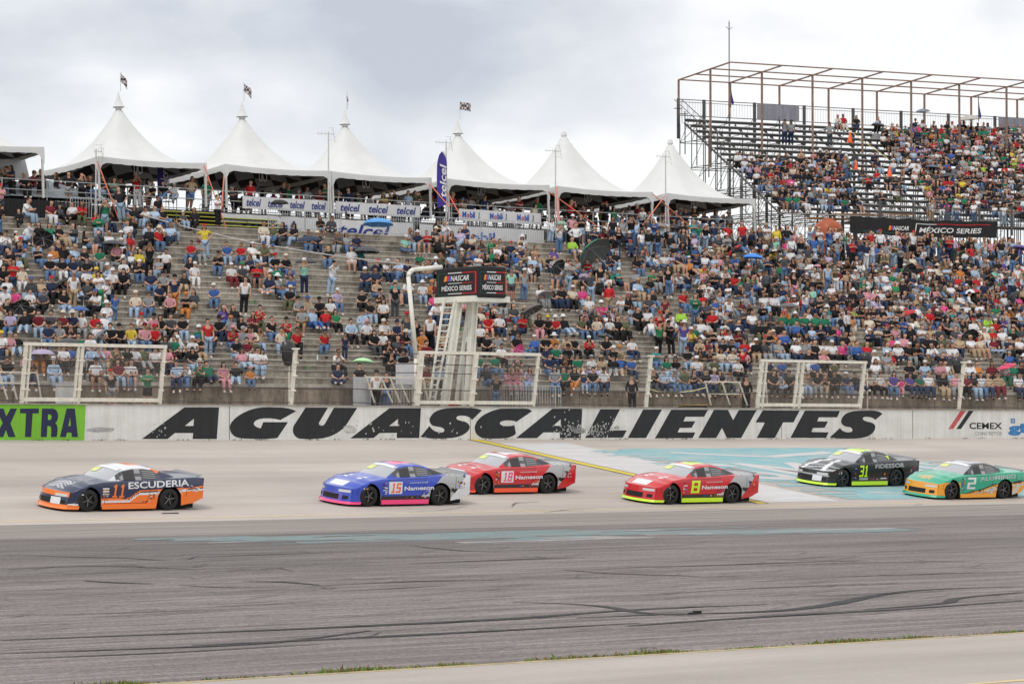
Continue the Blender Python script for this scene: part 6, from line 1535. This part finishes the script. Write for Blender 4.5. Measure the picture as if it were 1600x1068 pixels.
glet('NASCAR', ua+LW*.29, LW*.10, zb_+.36, .28, whp, bold=.03, shear=.25); glet('MÉXICO SERIES', ua+LW*.46, LW*.43, zb_+.28, .42, whp, bold=.02, shear=.2)
for i, mt in enumerate((orgp, redp, bluep)):
    m1 = MB(); a = ua+LW*(.255+i*.012); m1.quad(gp(a, zb_+.36, .03), gp(a+LW*.012, zb_+.36, .03), gp(a+LW*.018, zb_+.64, .03), gp(a+LW*.006, zb_+.64, .03)); gb(m1, 'logo_bar', mt, r_)
for a, b, z, mt in ((.44, .58, .82, whp), (.58, .95, .82, redp), (.08, .34, .16, greenp), (.34, .43, .16, whp)):
    m1 = MB(); n_ = 14
    for i in range(n_): m1.quad(gp(ua+LW*(a+(b-a)*i/n_), zb_+z, .03), gp(ua+LW*(a+(b-a)*(i+1)/n_), zb_+z, .03), gp(ua+LW*(a+(b-a)*(i+1)/n_), zb_+z+.045, .03), gp(ua+LW*(a+(b-a)*i/n_), zb_+z+.045, .03))
    gb(m1, 'banner_line', mt, r_)
m1 = MB(); m1.quad(gp(ua+LW*.43, zb_+.16, .03), gp(ua+LW*.436, zb_+.16, .03), gp(ua+LW*.446, zb_+.86, .03), gp(ua+LW*.44, zb_+.86, .03)); gb(m1, 'banner_line', whp, r_)
p = onD(1294, 372, 186); m1 = MB(); m1.lathe([(0, .1), (.85, .1), (.9, .6), (.9, 1.9), (.8, 2.25), (.5, 2.5), (.3, 2.55), (0, 2.56)], 20); m1.lathe([(.3, 2.5), (.3, 2.64), (0, 2.66)], 14)
tag(m1.build('water_tank', pm('orange_plastic', (.36, .08, .028), .45, .1, 2), loc=(p.x, p.y, 12.85), smooth=True), 'large round orange plastic tank behind the crowd under the scaffold stand', 'tank')

# ------------------------------------------------------------------ the rest of the crowd as one mass of people
def dens_terrace(x, y):
    A = [.85,.75,.62,.55,.55,.55,.62,.62,.66,.85,.92,1,1,1,1,1]; B = [.8,.78,.72,.3,.45,.42,.35,.4,.6,.7,.78,.92,.97,.95,.95,.97]
    Cc = [.6,.6,.5,.45,.32,.2,.3,.25,.5,.6,.7,.8,.8,.8,.85,.9]; Dd = [.2,.2,.15,.12,.0,.0,.15,.2,.25,.25,.35,.35,.35,.35,.35,.35]
    i = min(15, max(0, int(x//100)))
    if x < 95 and y < 372: return .3
    return (A if y < 440 else B if y < 505 else Cc if y < 560 else Dd)[i]
TOPS = 'k'*36+'w'*25+'e'*9+'E'*12+'n'*12+'r'*7+'G'*4+'g'*2+'b'*4+'l'*7+'c'*3+'t'*2+'R'*3+'p'*3+'O'*3+'T'*2+'i'*2+'a'+'m'+'o'+'y'+'v'+'L'; BOTS = 'k'*9+'J'*8+'j'*9+'d'*7+'EEEtteewO'
HEADS = ['B']*7+['h']*7+['H', 'H', 'n', 'kc', 'kc', 'kc', 'wc', 'wc', 'rc', 'wt', 'st', 'bc', 'tc', 'ec', 'g']
ITEMS = []
def rnd_person(pos, rz, pose, s=None):
    ITEMS.append((pos, rz, pose, random.choice(TOPS), random.choice(BOTS)+('s' if random.random() < .17 else ''), random.choice(HEADS), s or random.choice([random.uniform(.86, 1.03), random.uniform(.9, 1.0), random.uniform(.72, .98)])))
SP = ['sit', 'sit', 'sit', 'sita', 'situ', 'sitf', 'sitf', 'sitq', 'sito', 'sitfu', 'sitl']; STP = ['S', 'Sa', 'Sp', 'Sh', 'S']
for q in EXTRA: ITEMS.append((q[0], q[1], q[2], q[3], q[4], q[5], q[7] or 1.0))
occ = {}
for r_i, X in SEATS: occ.setdefault(r_i, []).append(X)
def vn(x):      # smooth 1-d value noise
    i = math.floor(x); f = x-i; h = lambda n: (math.sin(n*127.1+3.7)*43758.5453) % 1; f = f*f*(3-2*f); return h(i)*(1-f)+h(i+1)*f
for k in range(0, NR+1):
    X = Xat(-30, ROWY[k])
    while X < Xat(1640, ROWY[k]):
        q = px((X, ROWY[k], ROWZ[k])); d = dens_terrace(*q)
        if k == 0: d = .12
        if k >= NR-1 and 330 < q[0] < 860: d *= .8
        if k >= NR-3 and abs(q[0]-592) < 30: d = 0
        n_ = vn(X*.42+k*17.3)*.65+vn(X*.17+k*5.1)*.35
        if n_ < d*.80+(.18 if d >= .95 else -.02) and random.random() < .93 and all(abs(X-o) > .5 for o in occ.get(k, [])):
            st = random.random() < (.05 if k < NR-1 or q[0] < 860 else .4)
            rz = -ALPHA*.75+random.gauss(0, .45); hf = k > 0 and random.random() < .3
            if st: rnd_person((X, ROWY[k]+.5, ROWZ[k]), rz, random.choice(STP))
            elif hf: rnd_person((X, ROWY[k]-.44, (ROWZ[k]+ROWZ[k-1])/2+.01), rz, random.choice(SP))
            else: rnd_person((X, ROWY[k]-.02, ROWZ[k]+.012), rz, random.choice(SP))
            if d > .9 and random.random() < .4 and k < NR: rnd_person((X+random.uniform(-.2, .2), ROWY[k]+.62, ROWZ[k]+.02), rz, 'sitq', random.uniform(.75, .95))
        X += random.uniform(.48, .64)
# standing along the top walkway, thicker to the right
X = Xat(-20, 123.3)
while X < Xat(1640, 123.3):
    x = px((X, 123.3, 12.3))[0]; pr = .22 if x < 330 else .1 if x < 860 else .6 if x < 1150 else .95
    if random.random() < pr: rnd_person((X, 123.2+random.uniform(0, .3), ROWZ[NR]), -ALPHA*.7+random.gauss(0, .4), random.choice(STP))
    if x > 1150 and random.random() < .85: rnd_person((X+.2, 124.2, ROWZ[NR]), -ALPHA*.7+random.gauss(0, .4), random.choice(STP))
    X += random.uniform(.5, .75)
# on the deck, at the rail and on high stools
for Y, pr in ((125.45, .62), (126.6, .45), (128.4, .35)):
    X = DX0+.5
    while X < DX1-.4:
        if vn(X*.8+Y) < pr+.08: 
            if random.random() < .55: rnd_person((X, Y, ZD), random.gauss(-.6, .7), random.choice(STP))
            else: rnd_person((X, Y, ZD+.55), random.gauss(-.6, .9), random.choice(['sit', 'sita', 'sito', 'situ']))
        X += random.uniform(.55, .85)
# on the scaffold stand
def dens_g(x, y):
    if y < 203: return .6 if x > 1290 else 0
    ax = 1345+(y-205)*.82
    if x > ax+18: return .84 if y < 330 else .75
    if x > ax-16: return .04
    if y > 252: return .86 if x < 1322 else .3
    return 0
for i in range(NROW):
    u = .3
    while u < UL-2:
        p = G(u, RV(i)+.12, RZ(i)+.03); q = px(p)
        if random.random() < dens_g(*q): rnd_person(tuple(p), TH*-1-.45+random.gauss(0, .3), random.choice(SP[:9]))
        u += random.uniform(.46, .62)
for x, y, t, b, h, po in ((1222, 222, 'e', 'J', 'kc', 'Sp'), (1232, 222, 'e', 'J', 'kc', 'S'), (1293, 225, 'e', 'E', 'kc', 'Sh'), (1313, 275, 'e', 'j', 'wc', 'Sp')):
    i, u = gpos(x, y); ITEMS.append((tuple(G(u, RV(i)+.3, RZ(i)-.4)), -.9, po, t, b, h, 1.02))
u = 7.5
while u < UL-4:
    if random.random() < .45: rnd_person(tuple(G(u, 14.5, 16.22)), -.8+random.gauss(0, .4), random.choice(STP))
    u += random.uniform(.5, .8)
u = 1.5
while u < UL:
    if random.random() < .6: rnd_person(tuple(G(u, 17.5+random.uniform(0, 1), GB)), -.8+random.gauss(0, .4), random.choice(STP))
    u += random.uniform(.5, .8)
def build_crowd(items):
    VV = []; FF = []; CC = []; off = 0
    for pos, rz, pose, top, bot, head, s in items:
        D = PARTS[pose]; c_, s_ = math.cos(rz), math.sin(rz); r1, r2 = random.gauss(0, .06), random.gauss(0, .06); Mx = np.array(((1, 0, r1), (0, 1, r2), (-r1, -r2, 1))) @ np.array(((c_, s_, 0), (-s_, c_, 0), (0, 0, 1)))*s
        sk = COL['s'] if random.random() < .7 else COL['D']; long_ = len(top) > 1 or random.random() < .25
        L_ = [('lo', sk), ('top_long_lo' if long_ else 'top_short_lo', COL[top[0]]), ('bot_short_lo' if len(bot) > 1 else 'bot_long_lo', COL[bot[0]]), ('shoes', COL[random.choice('wwkE')])]
        if len(head) == 1: L_.append(('hair_long' if head in 'hH' else 'hair_short', COL['H'] if head in 'Hn' else COL['g_'] if head == 'g' else COL['h']))
        else: L_ += [('hair_long' if random.random() < .3 else 'hair_short', COL['h']), ('hat_brim' if head[1] == 't' else 'hat_cap', COL['c' if head[0] == 's' else head[0]])]
        for part, col in L_:
            V, _, T = D[part]; VV.append(V @ Mx+np.array(pos)); FF.append(T+off); off += len(V)
            CC.append(np.tile(np.array(jit(col, .15)+(1,), dtype=np.float32), (len(V), 1)))
    V = np.concatenate(VV).astype(np.float32); T = np.concatenate(FF).astype(np.int32); Cc = np.concatenate(CC)
    me = bpy.data.meshes.new('crowd'); me.vertices.add(len(V)); me.vertices.foreach_set('co', V.ravel()); me.loops.add(T.size); me.loops.foreach_set('vertex_index', T.ravel())
    me.polygons.add(len(T)); me.polygons.foreach_set('loop_start', np.arange(0, T.size, 3, dtype=np.int32)); me.polygons.foreach_set('use_smooth', np.ones(len(T), dtype=bool)); me.update(); me.validate()
    at = me.color_attributes.new('cloth_colour', 'FLOAT_COLOR', 'POINT'); at.data.foreach_set('color', Cc.ravel())
    m = bpy.data.materials.new('crowd_clothes'); m.use_nodes = True; nt = m.node_tree; N = nt.nodes; p = N['Principled BSDF']; p.inputs['Roughness'].default_value = .8; p.inputs['Specular IOR Level'].default_value = .2
    a = N.new('ShaderNodeVertexColor'); a.layer_name = 'cloth_colour'; no = N.new('ShaderNodeTexNoise'); no.inputs['Scale'].default_value = 9; tc = N.new('ShaderNodeTexCoord'); nt.links.new(tc.outputs['Object'], no.inputs['Vector'])
    cr = N.new('ShaderNodeValToRGB'); cr.color_ramp.elements[0].color = (.8, .8, .8, 1); cr.color_ramp.elements[1].color = (1.2, 1.2, 1.2, 1); nt.links.new(no.outputs['Fac'], cr.inputs[0])
    mu = N.new('ShaderNodeMixRGB'); mu.blend_type = 'MULTIPLY'; mu.inputs[0].default_value = 1; nt.links.new(a.outputs[0], mu.inputs[1]); nt.links.new(cr.outputs[0], mu.inputs[2]); nt.links.new(mu.outputs[0], p.inputs['Base Color'])
    me.materials.append(m); o = bpy.data.objects.new('crowd', me); C.objects.link(o); tag(o, kind='stuff', label='dense seated crowd filling the terrace and stands', cat='crowd'); del o['category']
    print('crowd', len(items), 'verts', len(V))
build_crowd(ITEMS)
# ------------------------------------------------------------------ umbrellas
def umbrella(lb, x, y, wpx, hexs, Y=None, tilt=(0, 0), z=None, D=None, n=8, depth=.27, under=None, drop=.75, group='umbrellas held or opened in the crowd', ribs_only=False):
    if D: p = onD(x, y, D); sc_ = FPX/D
    else: p = onY(x, y, Y); sc_ = FPX/((p-CAM).dot(FW))
    r = wpx/2/sc_; o = empty('umbrella', p); tag(o, lb, 'umbrella', group); o.rotation_euler = (tilt[0], tilt[1], random.uniform(-.3, .3))
    cols = hexs if isinstance(hexs, list) else [hexs]
    mats = [pm('umbrella_'+str(c), COL[c] if isinstance(c, str) else c, .55, .06, 2, spec=.35) for c in cols]
    m1 = MB(); ns = 5
    vs = [(0, 0, 0)]
    for j in range(1, ns+1):
        t = j/ns; rr = r*math.sin(t*1.25)/math.sin(1.25); zz_ = -r*depth*2*(1-math.cos(t*1.25))/(1-math.cos(1.25))*.75
        for i in range(n*2):
            a = PI*i/n; k = 1 if i % 2 == 0 else .965-.03*t; sag = 0 if i % 2 == 0 else .02*r*t
            vs.append((rr*k*math.cos(a), rr*k*math.sin(a), zz_+sag))
    fs = []; mi = []
    N_ = n*2
    for i in range(N_):
        fs.append((0, 1+i, 1+(i+1) % N_)); mi.append((i//2) % len(cols))
        for j in range(ns-1): a = 1+j*N_; fs.append((a+i, a+N_+i, a+N_+(i+1) % N_, a+(i+1) % N_)); mi.append((i//2) % len(cols))
    m1.v = vs; m1.f = fs; m1.mi = mi; m1.build('canopy', mats, o)
    if under:
        m1 = MB(); m1.v = [(a*.985, b*.985, c-.012) for a, b, c in vs]; m1.f = [f[::-1] for f in fs]; m1.mi = [0]*len(fs); m1.build('lining', pm('umbrella_under_'+str(under), under, .6), o)
    m1 = MB()
    for i in range(0, N_, 2):
        a = PI*i/n; m1.path([(0, 0, -.02)]+[(r*math.sin(j/ns*1.25)/math.sin(1.25)*math.cos(a), r*math.sin(j/ns*1.25)/math.sin(1.25)*math.sin(a), -r*depth*1.5*(1-math.cos(j/ns*1.25))/(1-math.cos(1.25))-.018) for j in range(1, ns+1)], .006, 4)
    m1.build('ribs', alu, o)
    m1 = MB(); m1.tube((0, 0, .05), (0, 0, -drop), .011, n=6); m1.tube((0, 0, .05), (0, 0, 0), .02, .01, n=6); m1.build('shaft', alu, o)
    m1 = MB(); m1.path([(0, 0, -drop), (0, 0, -drop-.08), (.03, 0, -drop-.12), (.07, 0, -drop-.1)], .014, 6); m1.build('handle', blk, o)
    return o
def ry(y, x):    # depth of the terrace row seen at this pixel (people's heads)
    k = rowat(x, y+22); return ROWY[k]-.2
FT = R(60)
U = [('black umbrella opened towards the track on the upper left steps', 67, 372, 34, 'k', (-FT, .2), 0), ('dark grey umbrella over the group below the first full tent', 178, 375, 38, 'E', (0, .1), 0), ('black umbrella tilted left beside the man in white shirt', 92, 440, 30, 'k', (-.5, -.5), 0),
     ('blue umbrella left of the woman in teal shorts', 123, 478, 34, 'b', (0, 0), 0), ('small dark umbrella just above the blue one on the left', 131, 462, 20, 'n', (-.3, .1), 0), ('round charcoal umbrella facing the camera at the far left', 32, 477, 28, 'E', (-FT, 0), 0),
     ('wide grey umbrella above the left gate rail', 105, 528, 38, 'E', (0, -.1), 0), ('half turned grey umbrella right of the wide grey one', 152, 521, 34, (.16, .16, .17), (-.4, -.7), 0), ('pale lilac umbrella behind the left gate frame', 65, 545, 42, 'i', (0, 0), 0),
     ('black umbrella held up in front of the four word rail banner', 437, 312, 30, 'k', (0, 0), 0), ('large light blue parasol below the three word rail banner', 591, 341, 50, (.1, .33, .72), (-.1, .05), 0), ('navy umbrella opened low below the second lower banner word', 482, 368, 42, 'n', (0, -.1), 0),
     ('dark grey umbrella above the person in turquoise', 478, 403, 36, 'E', (0, 0), 0), ('wide charcoal umbrella right of the two green shirts', 573, 385, 44, 'E', (0, .05), 0), ('pale green umbrella left of the flag tower', 568, 559, 34, (.42, .72, .38), (-.05, .12), 0),
     ('brown grey umbrella sheltering someone right of the sign box', 829, 479, 38, (.13, .11, .11), (-.5, -.2), 0), ('dark grey umbrella tilted back behind a seated person', 868, 415, 30, 'E', (-FT, .1), 0), ('pastel mint and pink umbrella with a seated woman', 852, 457, 26, ['a', 'p', 'i'], (-.5, .2), 0),
     ('round hot pink umbrella facing the camera above the gate rail', 808, 546, 22, (.85, .06, .3), (-R(75), 0), 0), ('grey umbrella behind the woman in black sleeveless top', 946, 521, 28, 'E', (0, .15), 0), ('red and black umbrella tilted left near the upper centre right', 1144, 388, 30, ['r', 'k'], (-.4, -.6), 0),
     ('bright blue umbrella right of the red and black one', 1176, 396, 34, (.05, .25, .75), (0, .05), 0), ('large pale grey umbrella in the dense upper right crowd', 1258, 396, 44, (.24, .27, .28), (0, -.05), 0), ('black umbrella just above the large pale grey one', 1268, 381, 32, (.07, .075, .09), (0, .1), 0),
     ('small white and black umbrella at the upper right crowd edge', 1211, 390, 22, ['c', 'k'], (-.2, .1), 0), ('small rose umbrella in the dense right crowd', 1277, 413, 16, 'p', (0, 0), 0), ('dark smoky umbrella low over the green shirted group', 1232, 473, 30, (.12, .13, .14), (0, 0), 0),
     ('charcoal umbrella facing the camera beside the leaning man', 1416, 420, 28, 'E', (-FT, 0), 0), ('bright red umbrella in the middle of the right crowd', 1417, 485, 28, 'r', (-.1, -.3), 0), ('red white and blue panelled umbrella in the right crowd', 1516, 452, 40, ['b', 'w', 'r'], (-.15, 0), 0),
     ('small black umbrella right of the panelled one', 1543, 443, 18, 'k', (-.5, .1), 0), ('black umbrella tilted with a pale rim near the right edge', 1581, 458, 26, 'k', (-.3, -.5), 0), ('wide black umbrella facing the camera in the lower right crowd', 1511, 522, 32, 'k', (-R(50), 0), 0),
     ('flat pinkish red umbrella at the right edge above the ledge', 1572, 568, 30, (.7, .07, .15), (-.1, -.25), 0), ('purple umbrella at the right edge of the top walkway', 1594, 383, 26, 'v', (0, .2), 0)]
for lb, x, y, wp, c, tl, _ in U:
    Y = 123.0 if y < 340 else 121.6 if y < 345 else ry(y, x)
    umbrella(lb, x, y, wp, c, Y=Y, tilt=tl, under=(.02, .02, .022) if c in ('k', 'E') else None)
umbrella('huge green beach umbrella with grey inside leaning over standing people', 922, 388, 62, 'G', Y=ROWY[11], tilt=(-R(48), -.35), under=(.13, .15, .15), drop=2.1, depth=.3, n=8)
for lb, x, y, wp, c in (('silver grey umbrella on the top rows of the scaffold stand', 1442, 170, 24, (.2, .23, .28)), ('pale umbrella spread on the top rows at the right', 1514, 180, 38, (.5, .47, .43)), ('small dark umbrella left of the aisle top', 1372, 192, 22, 'E'), ('black umbrella near the bottom right of the scaffold stand', 1562, 311, 28, 'k'), ('dark umbrella in the middle of the scaffold stand', 1478, 270, 28, 'E'), ('slate blue umbrella held low in the scaffold stand', 1457, 258, 24, (.1, .13, .22))):
    i, u = gpos(x, y+20); umbrella(lb, x, y, wp, c, D=(G(u, RV(i), RZ(i))-CAM).dot(FW), tilt=(0, random.uniform(-.15, .15)))
# lamps / speakers wrapped in black plastic bags on posts
bag = pm('black_plastic', (.02, .021, .022), .35, .2, 3, spec=.6)
for x, y0, y1, Y, lb in ((450, 531, 572, 98.2, 'black plastic bag hanging over the left fence post top'), (1497, 556, 584, 97.6, 'black plastic wrapped lamp at the rightmost fence post'), (1354, 549, 575, 98.2, 'black wrapped lamp above the right gate corner')):
    t, b_ = onY(x, y0, Y), onY(x, y1, Y); r_ = empty('bagged_lamp', b_); tag(r_, lb, 'lamp'); h = t.z-b_.z
    m1 = MB(); rr = .3; prof = [(0, 0), (rr*.55, .03), (rr*.8, h*.3), (rr, h*.65), (rr*.85, h*.92), (0, h)]; m1.lathe(prof, 12)
    m1.v = [(a*(1+.15*math.sin(c*9+a*7)), b*.7, c) for a, b, c in m1.v]; m1.build('bag', bag, r_, True); m1 = MB(); m1.tube((.05, 0, 3.4-b_.z), (.05, 0, .05), .03, n=6); m1.build('pole', steel, r_)
# yellow-edged mat and red case on the lower walkway
p = onY(1080, 628, 97.4); m1 = MB(); m1.box(-.62, .62, -.2, .2, .0, .32); o = m1.build('equipment_case', blk, loc=(p.x, 97.3, 3.37)); tag(o, 'black case with a yellow lid on the walkway behind the wall', 'case')
m1 = MB(); m1.box(-.65, .65, -.22, .22, .32, .37); m1.build('lid', pm('case_yellow', (.75, .5, .04), .5), o)
p = onY(707, 626, 96.9); m1 = MB(); m1.box(-.2, .2, -.1, .1, 0, .2); o = m1.build('tool_box', pm('tool_red', (.5, .06, .05), .5), loc=(p.x, 96.9, 3.6), bevel=.01); tag(o, 'small red tool box at the foot of the flag tower', 'box')
m1 = MB(); m1.tube((-.12, 0, .24), (.12, 0, .24), .012, n=6); m1.tube((-.12, 0, .19), (-.12, 0, .24), .012, n=6); m1.tube((.12, 0, .19), (.12, 0, .24), .012, n=6); m1.build('handle', blk, o)
P = [onY(x, y, 97.0) for x, y in ((1013, 607), (1030, 612), (1060, 613), (1085, 610), (1104, 605))]; m1 = MB(); m1.path([q-P[0] for q in P], .022, 5)
tag(m1.build('caution_tape', pm('caution_yellow', (.65, .58, .25), .6), loc=P[0]), 'sagging yellow tape between the middle post and white brace', 'tape')
# small drinks bottles and cooler bags left on the steps
BL = set()
for i in range(30):
    k = random.randint(1, 7); x = random.uniform(260, 900); X = Xat(x, ROWY[k])
    if any(abs(X-o_) < .35 for o_ in occ.get(k, [])): continue
    m1 = MB(); s_ = random.random() < .7
    if s_: m1.lathe([(0, 0), (.033, 0), (.033, .14), (.012, .19), (.012, .22), (0, .22)], 8)
    else: m1.box(-.13, .13, -.08, .08, 0, .18)
    c = random.choice([(.6, .65, .66), (.05, .3, .1), (.55, .55, .5)]) if s_ else random.choice([(.02, .02, .02), (.3, .03, .03), (.03, .06, .2)])
    lbl_ = (s_, k, min(9, int((x-260)/65)))
    if lbl_ in BL: continue
    BL.add(lbl_)
    o = m1.build('bottle' if s_ else 'cooler_bag', pm('prop_'+str(c), c, .4), loc=(X, ROWY[k]+.12, ROWZ[k]+.012))
    tag(o, '%s standing on the %s %s' % ('small bottle' if s_ else 'small bag', ORD[k], ['near left gate corner', 'right of left gate', 'near left fence post', 'left of parasol column', 'left of the flag tower', 'behind the flag tower', 'right of the flag tower', 'above pink trousers', 'left of middle post', 'by middle post'][min(9, int((x-260)/65))]), 'bottle' if s_ else 'bag', 'bottles and bags left on the steps')
# white folding chairs, tables and pub tables on the deck
def chair():
    r_ = empty('folding_chair'); m1 = MB(); m1.box(-.22, .22, -.2, .2, .43, .46); m1.build('seat', wcl, r_); m1 = MB(); m1.box(-.22, .22, .19, .22, .62, .88); m1.build('backrest', wcl, r_)
    for a, b in ((-.2, -.2), (.2, -.2), (-.2, .2), (.2, .2)): m1 = MB(); m1.tube((a, b*1.15, 0), (a, b, .88 if b > 0 else .44), .014, n=5); m1.build('leg', wcl, r_)
    return r_
def table():
    r_ = empty('bar_table'); m1 = MB(); m1.lathe([(0, 1.05), (.42, 1.05), (.42, 1.08), (0, 1.08)], 20); m1.build('tabletop', blk, r_); m1 = MB(); m1.tube((0, 0, .02), (0, 0, 1.05), .03); m1.build('column', alu, r_); m1 = MB(); m1.lathe([(.26, 0), (.24, .03), (0, .04)], 16); m1.build('base', alu, r_); return r_
ch = chair(); tb_ = table(); fc = ft = True; NM = ['at the far left deck end', 'under the first full tent, left', 'under the first full tent, middle', 'under the first full tent, right', 'between the first two full tents', 'under the second full tent', 'near the second tent post']
for i, x in enumerate((25, 175, 225, 262, 330, 355, 412)):
    o = ch if fc else copy_tree(ch); fc = False; o.location = (Xat(x, 126), 126+random.uniform(-.3, .8), ZD); o.rotation_euler.z = random.uniform(-2, 2); tag(o, 'white folding chair '+NM[i], 'chair', 'folding chairs on the deck')
for i, (x, t) in enumerate(((50, 'at the far left'), (205, 'under the first full tent'), (290, 'left of the first tent post'), (372, 'left of the four word banner'), (500, 'behind the four word banner'), (790, 'behind the oil brand banner'), (905, 'left under the flagless tent'), (985, 'right under the flagless tent'), (1090, 'under the rightmost tent'))):
    o = tb_ if ft else copy_tree(tb_); ft = False; o.location = (Xat(x, 126), 125.9+random.uniform(0, .8), ZD); tag(o, 'tall round black bar table '+t, 'table', 'bar tables on the deck')
# purple corner strips of the deck banners behind
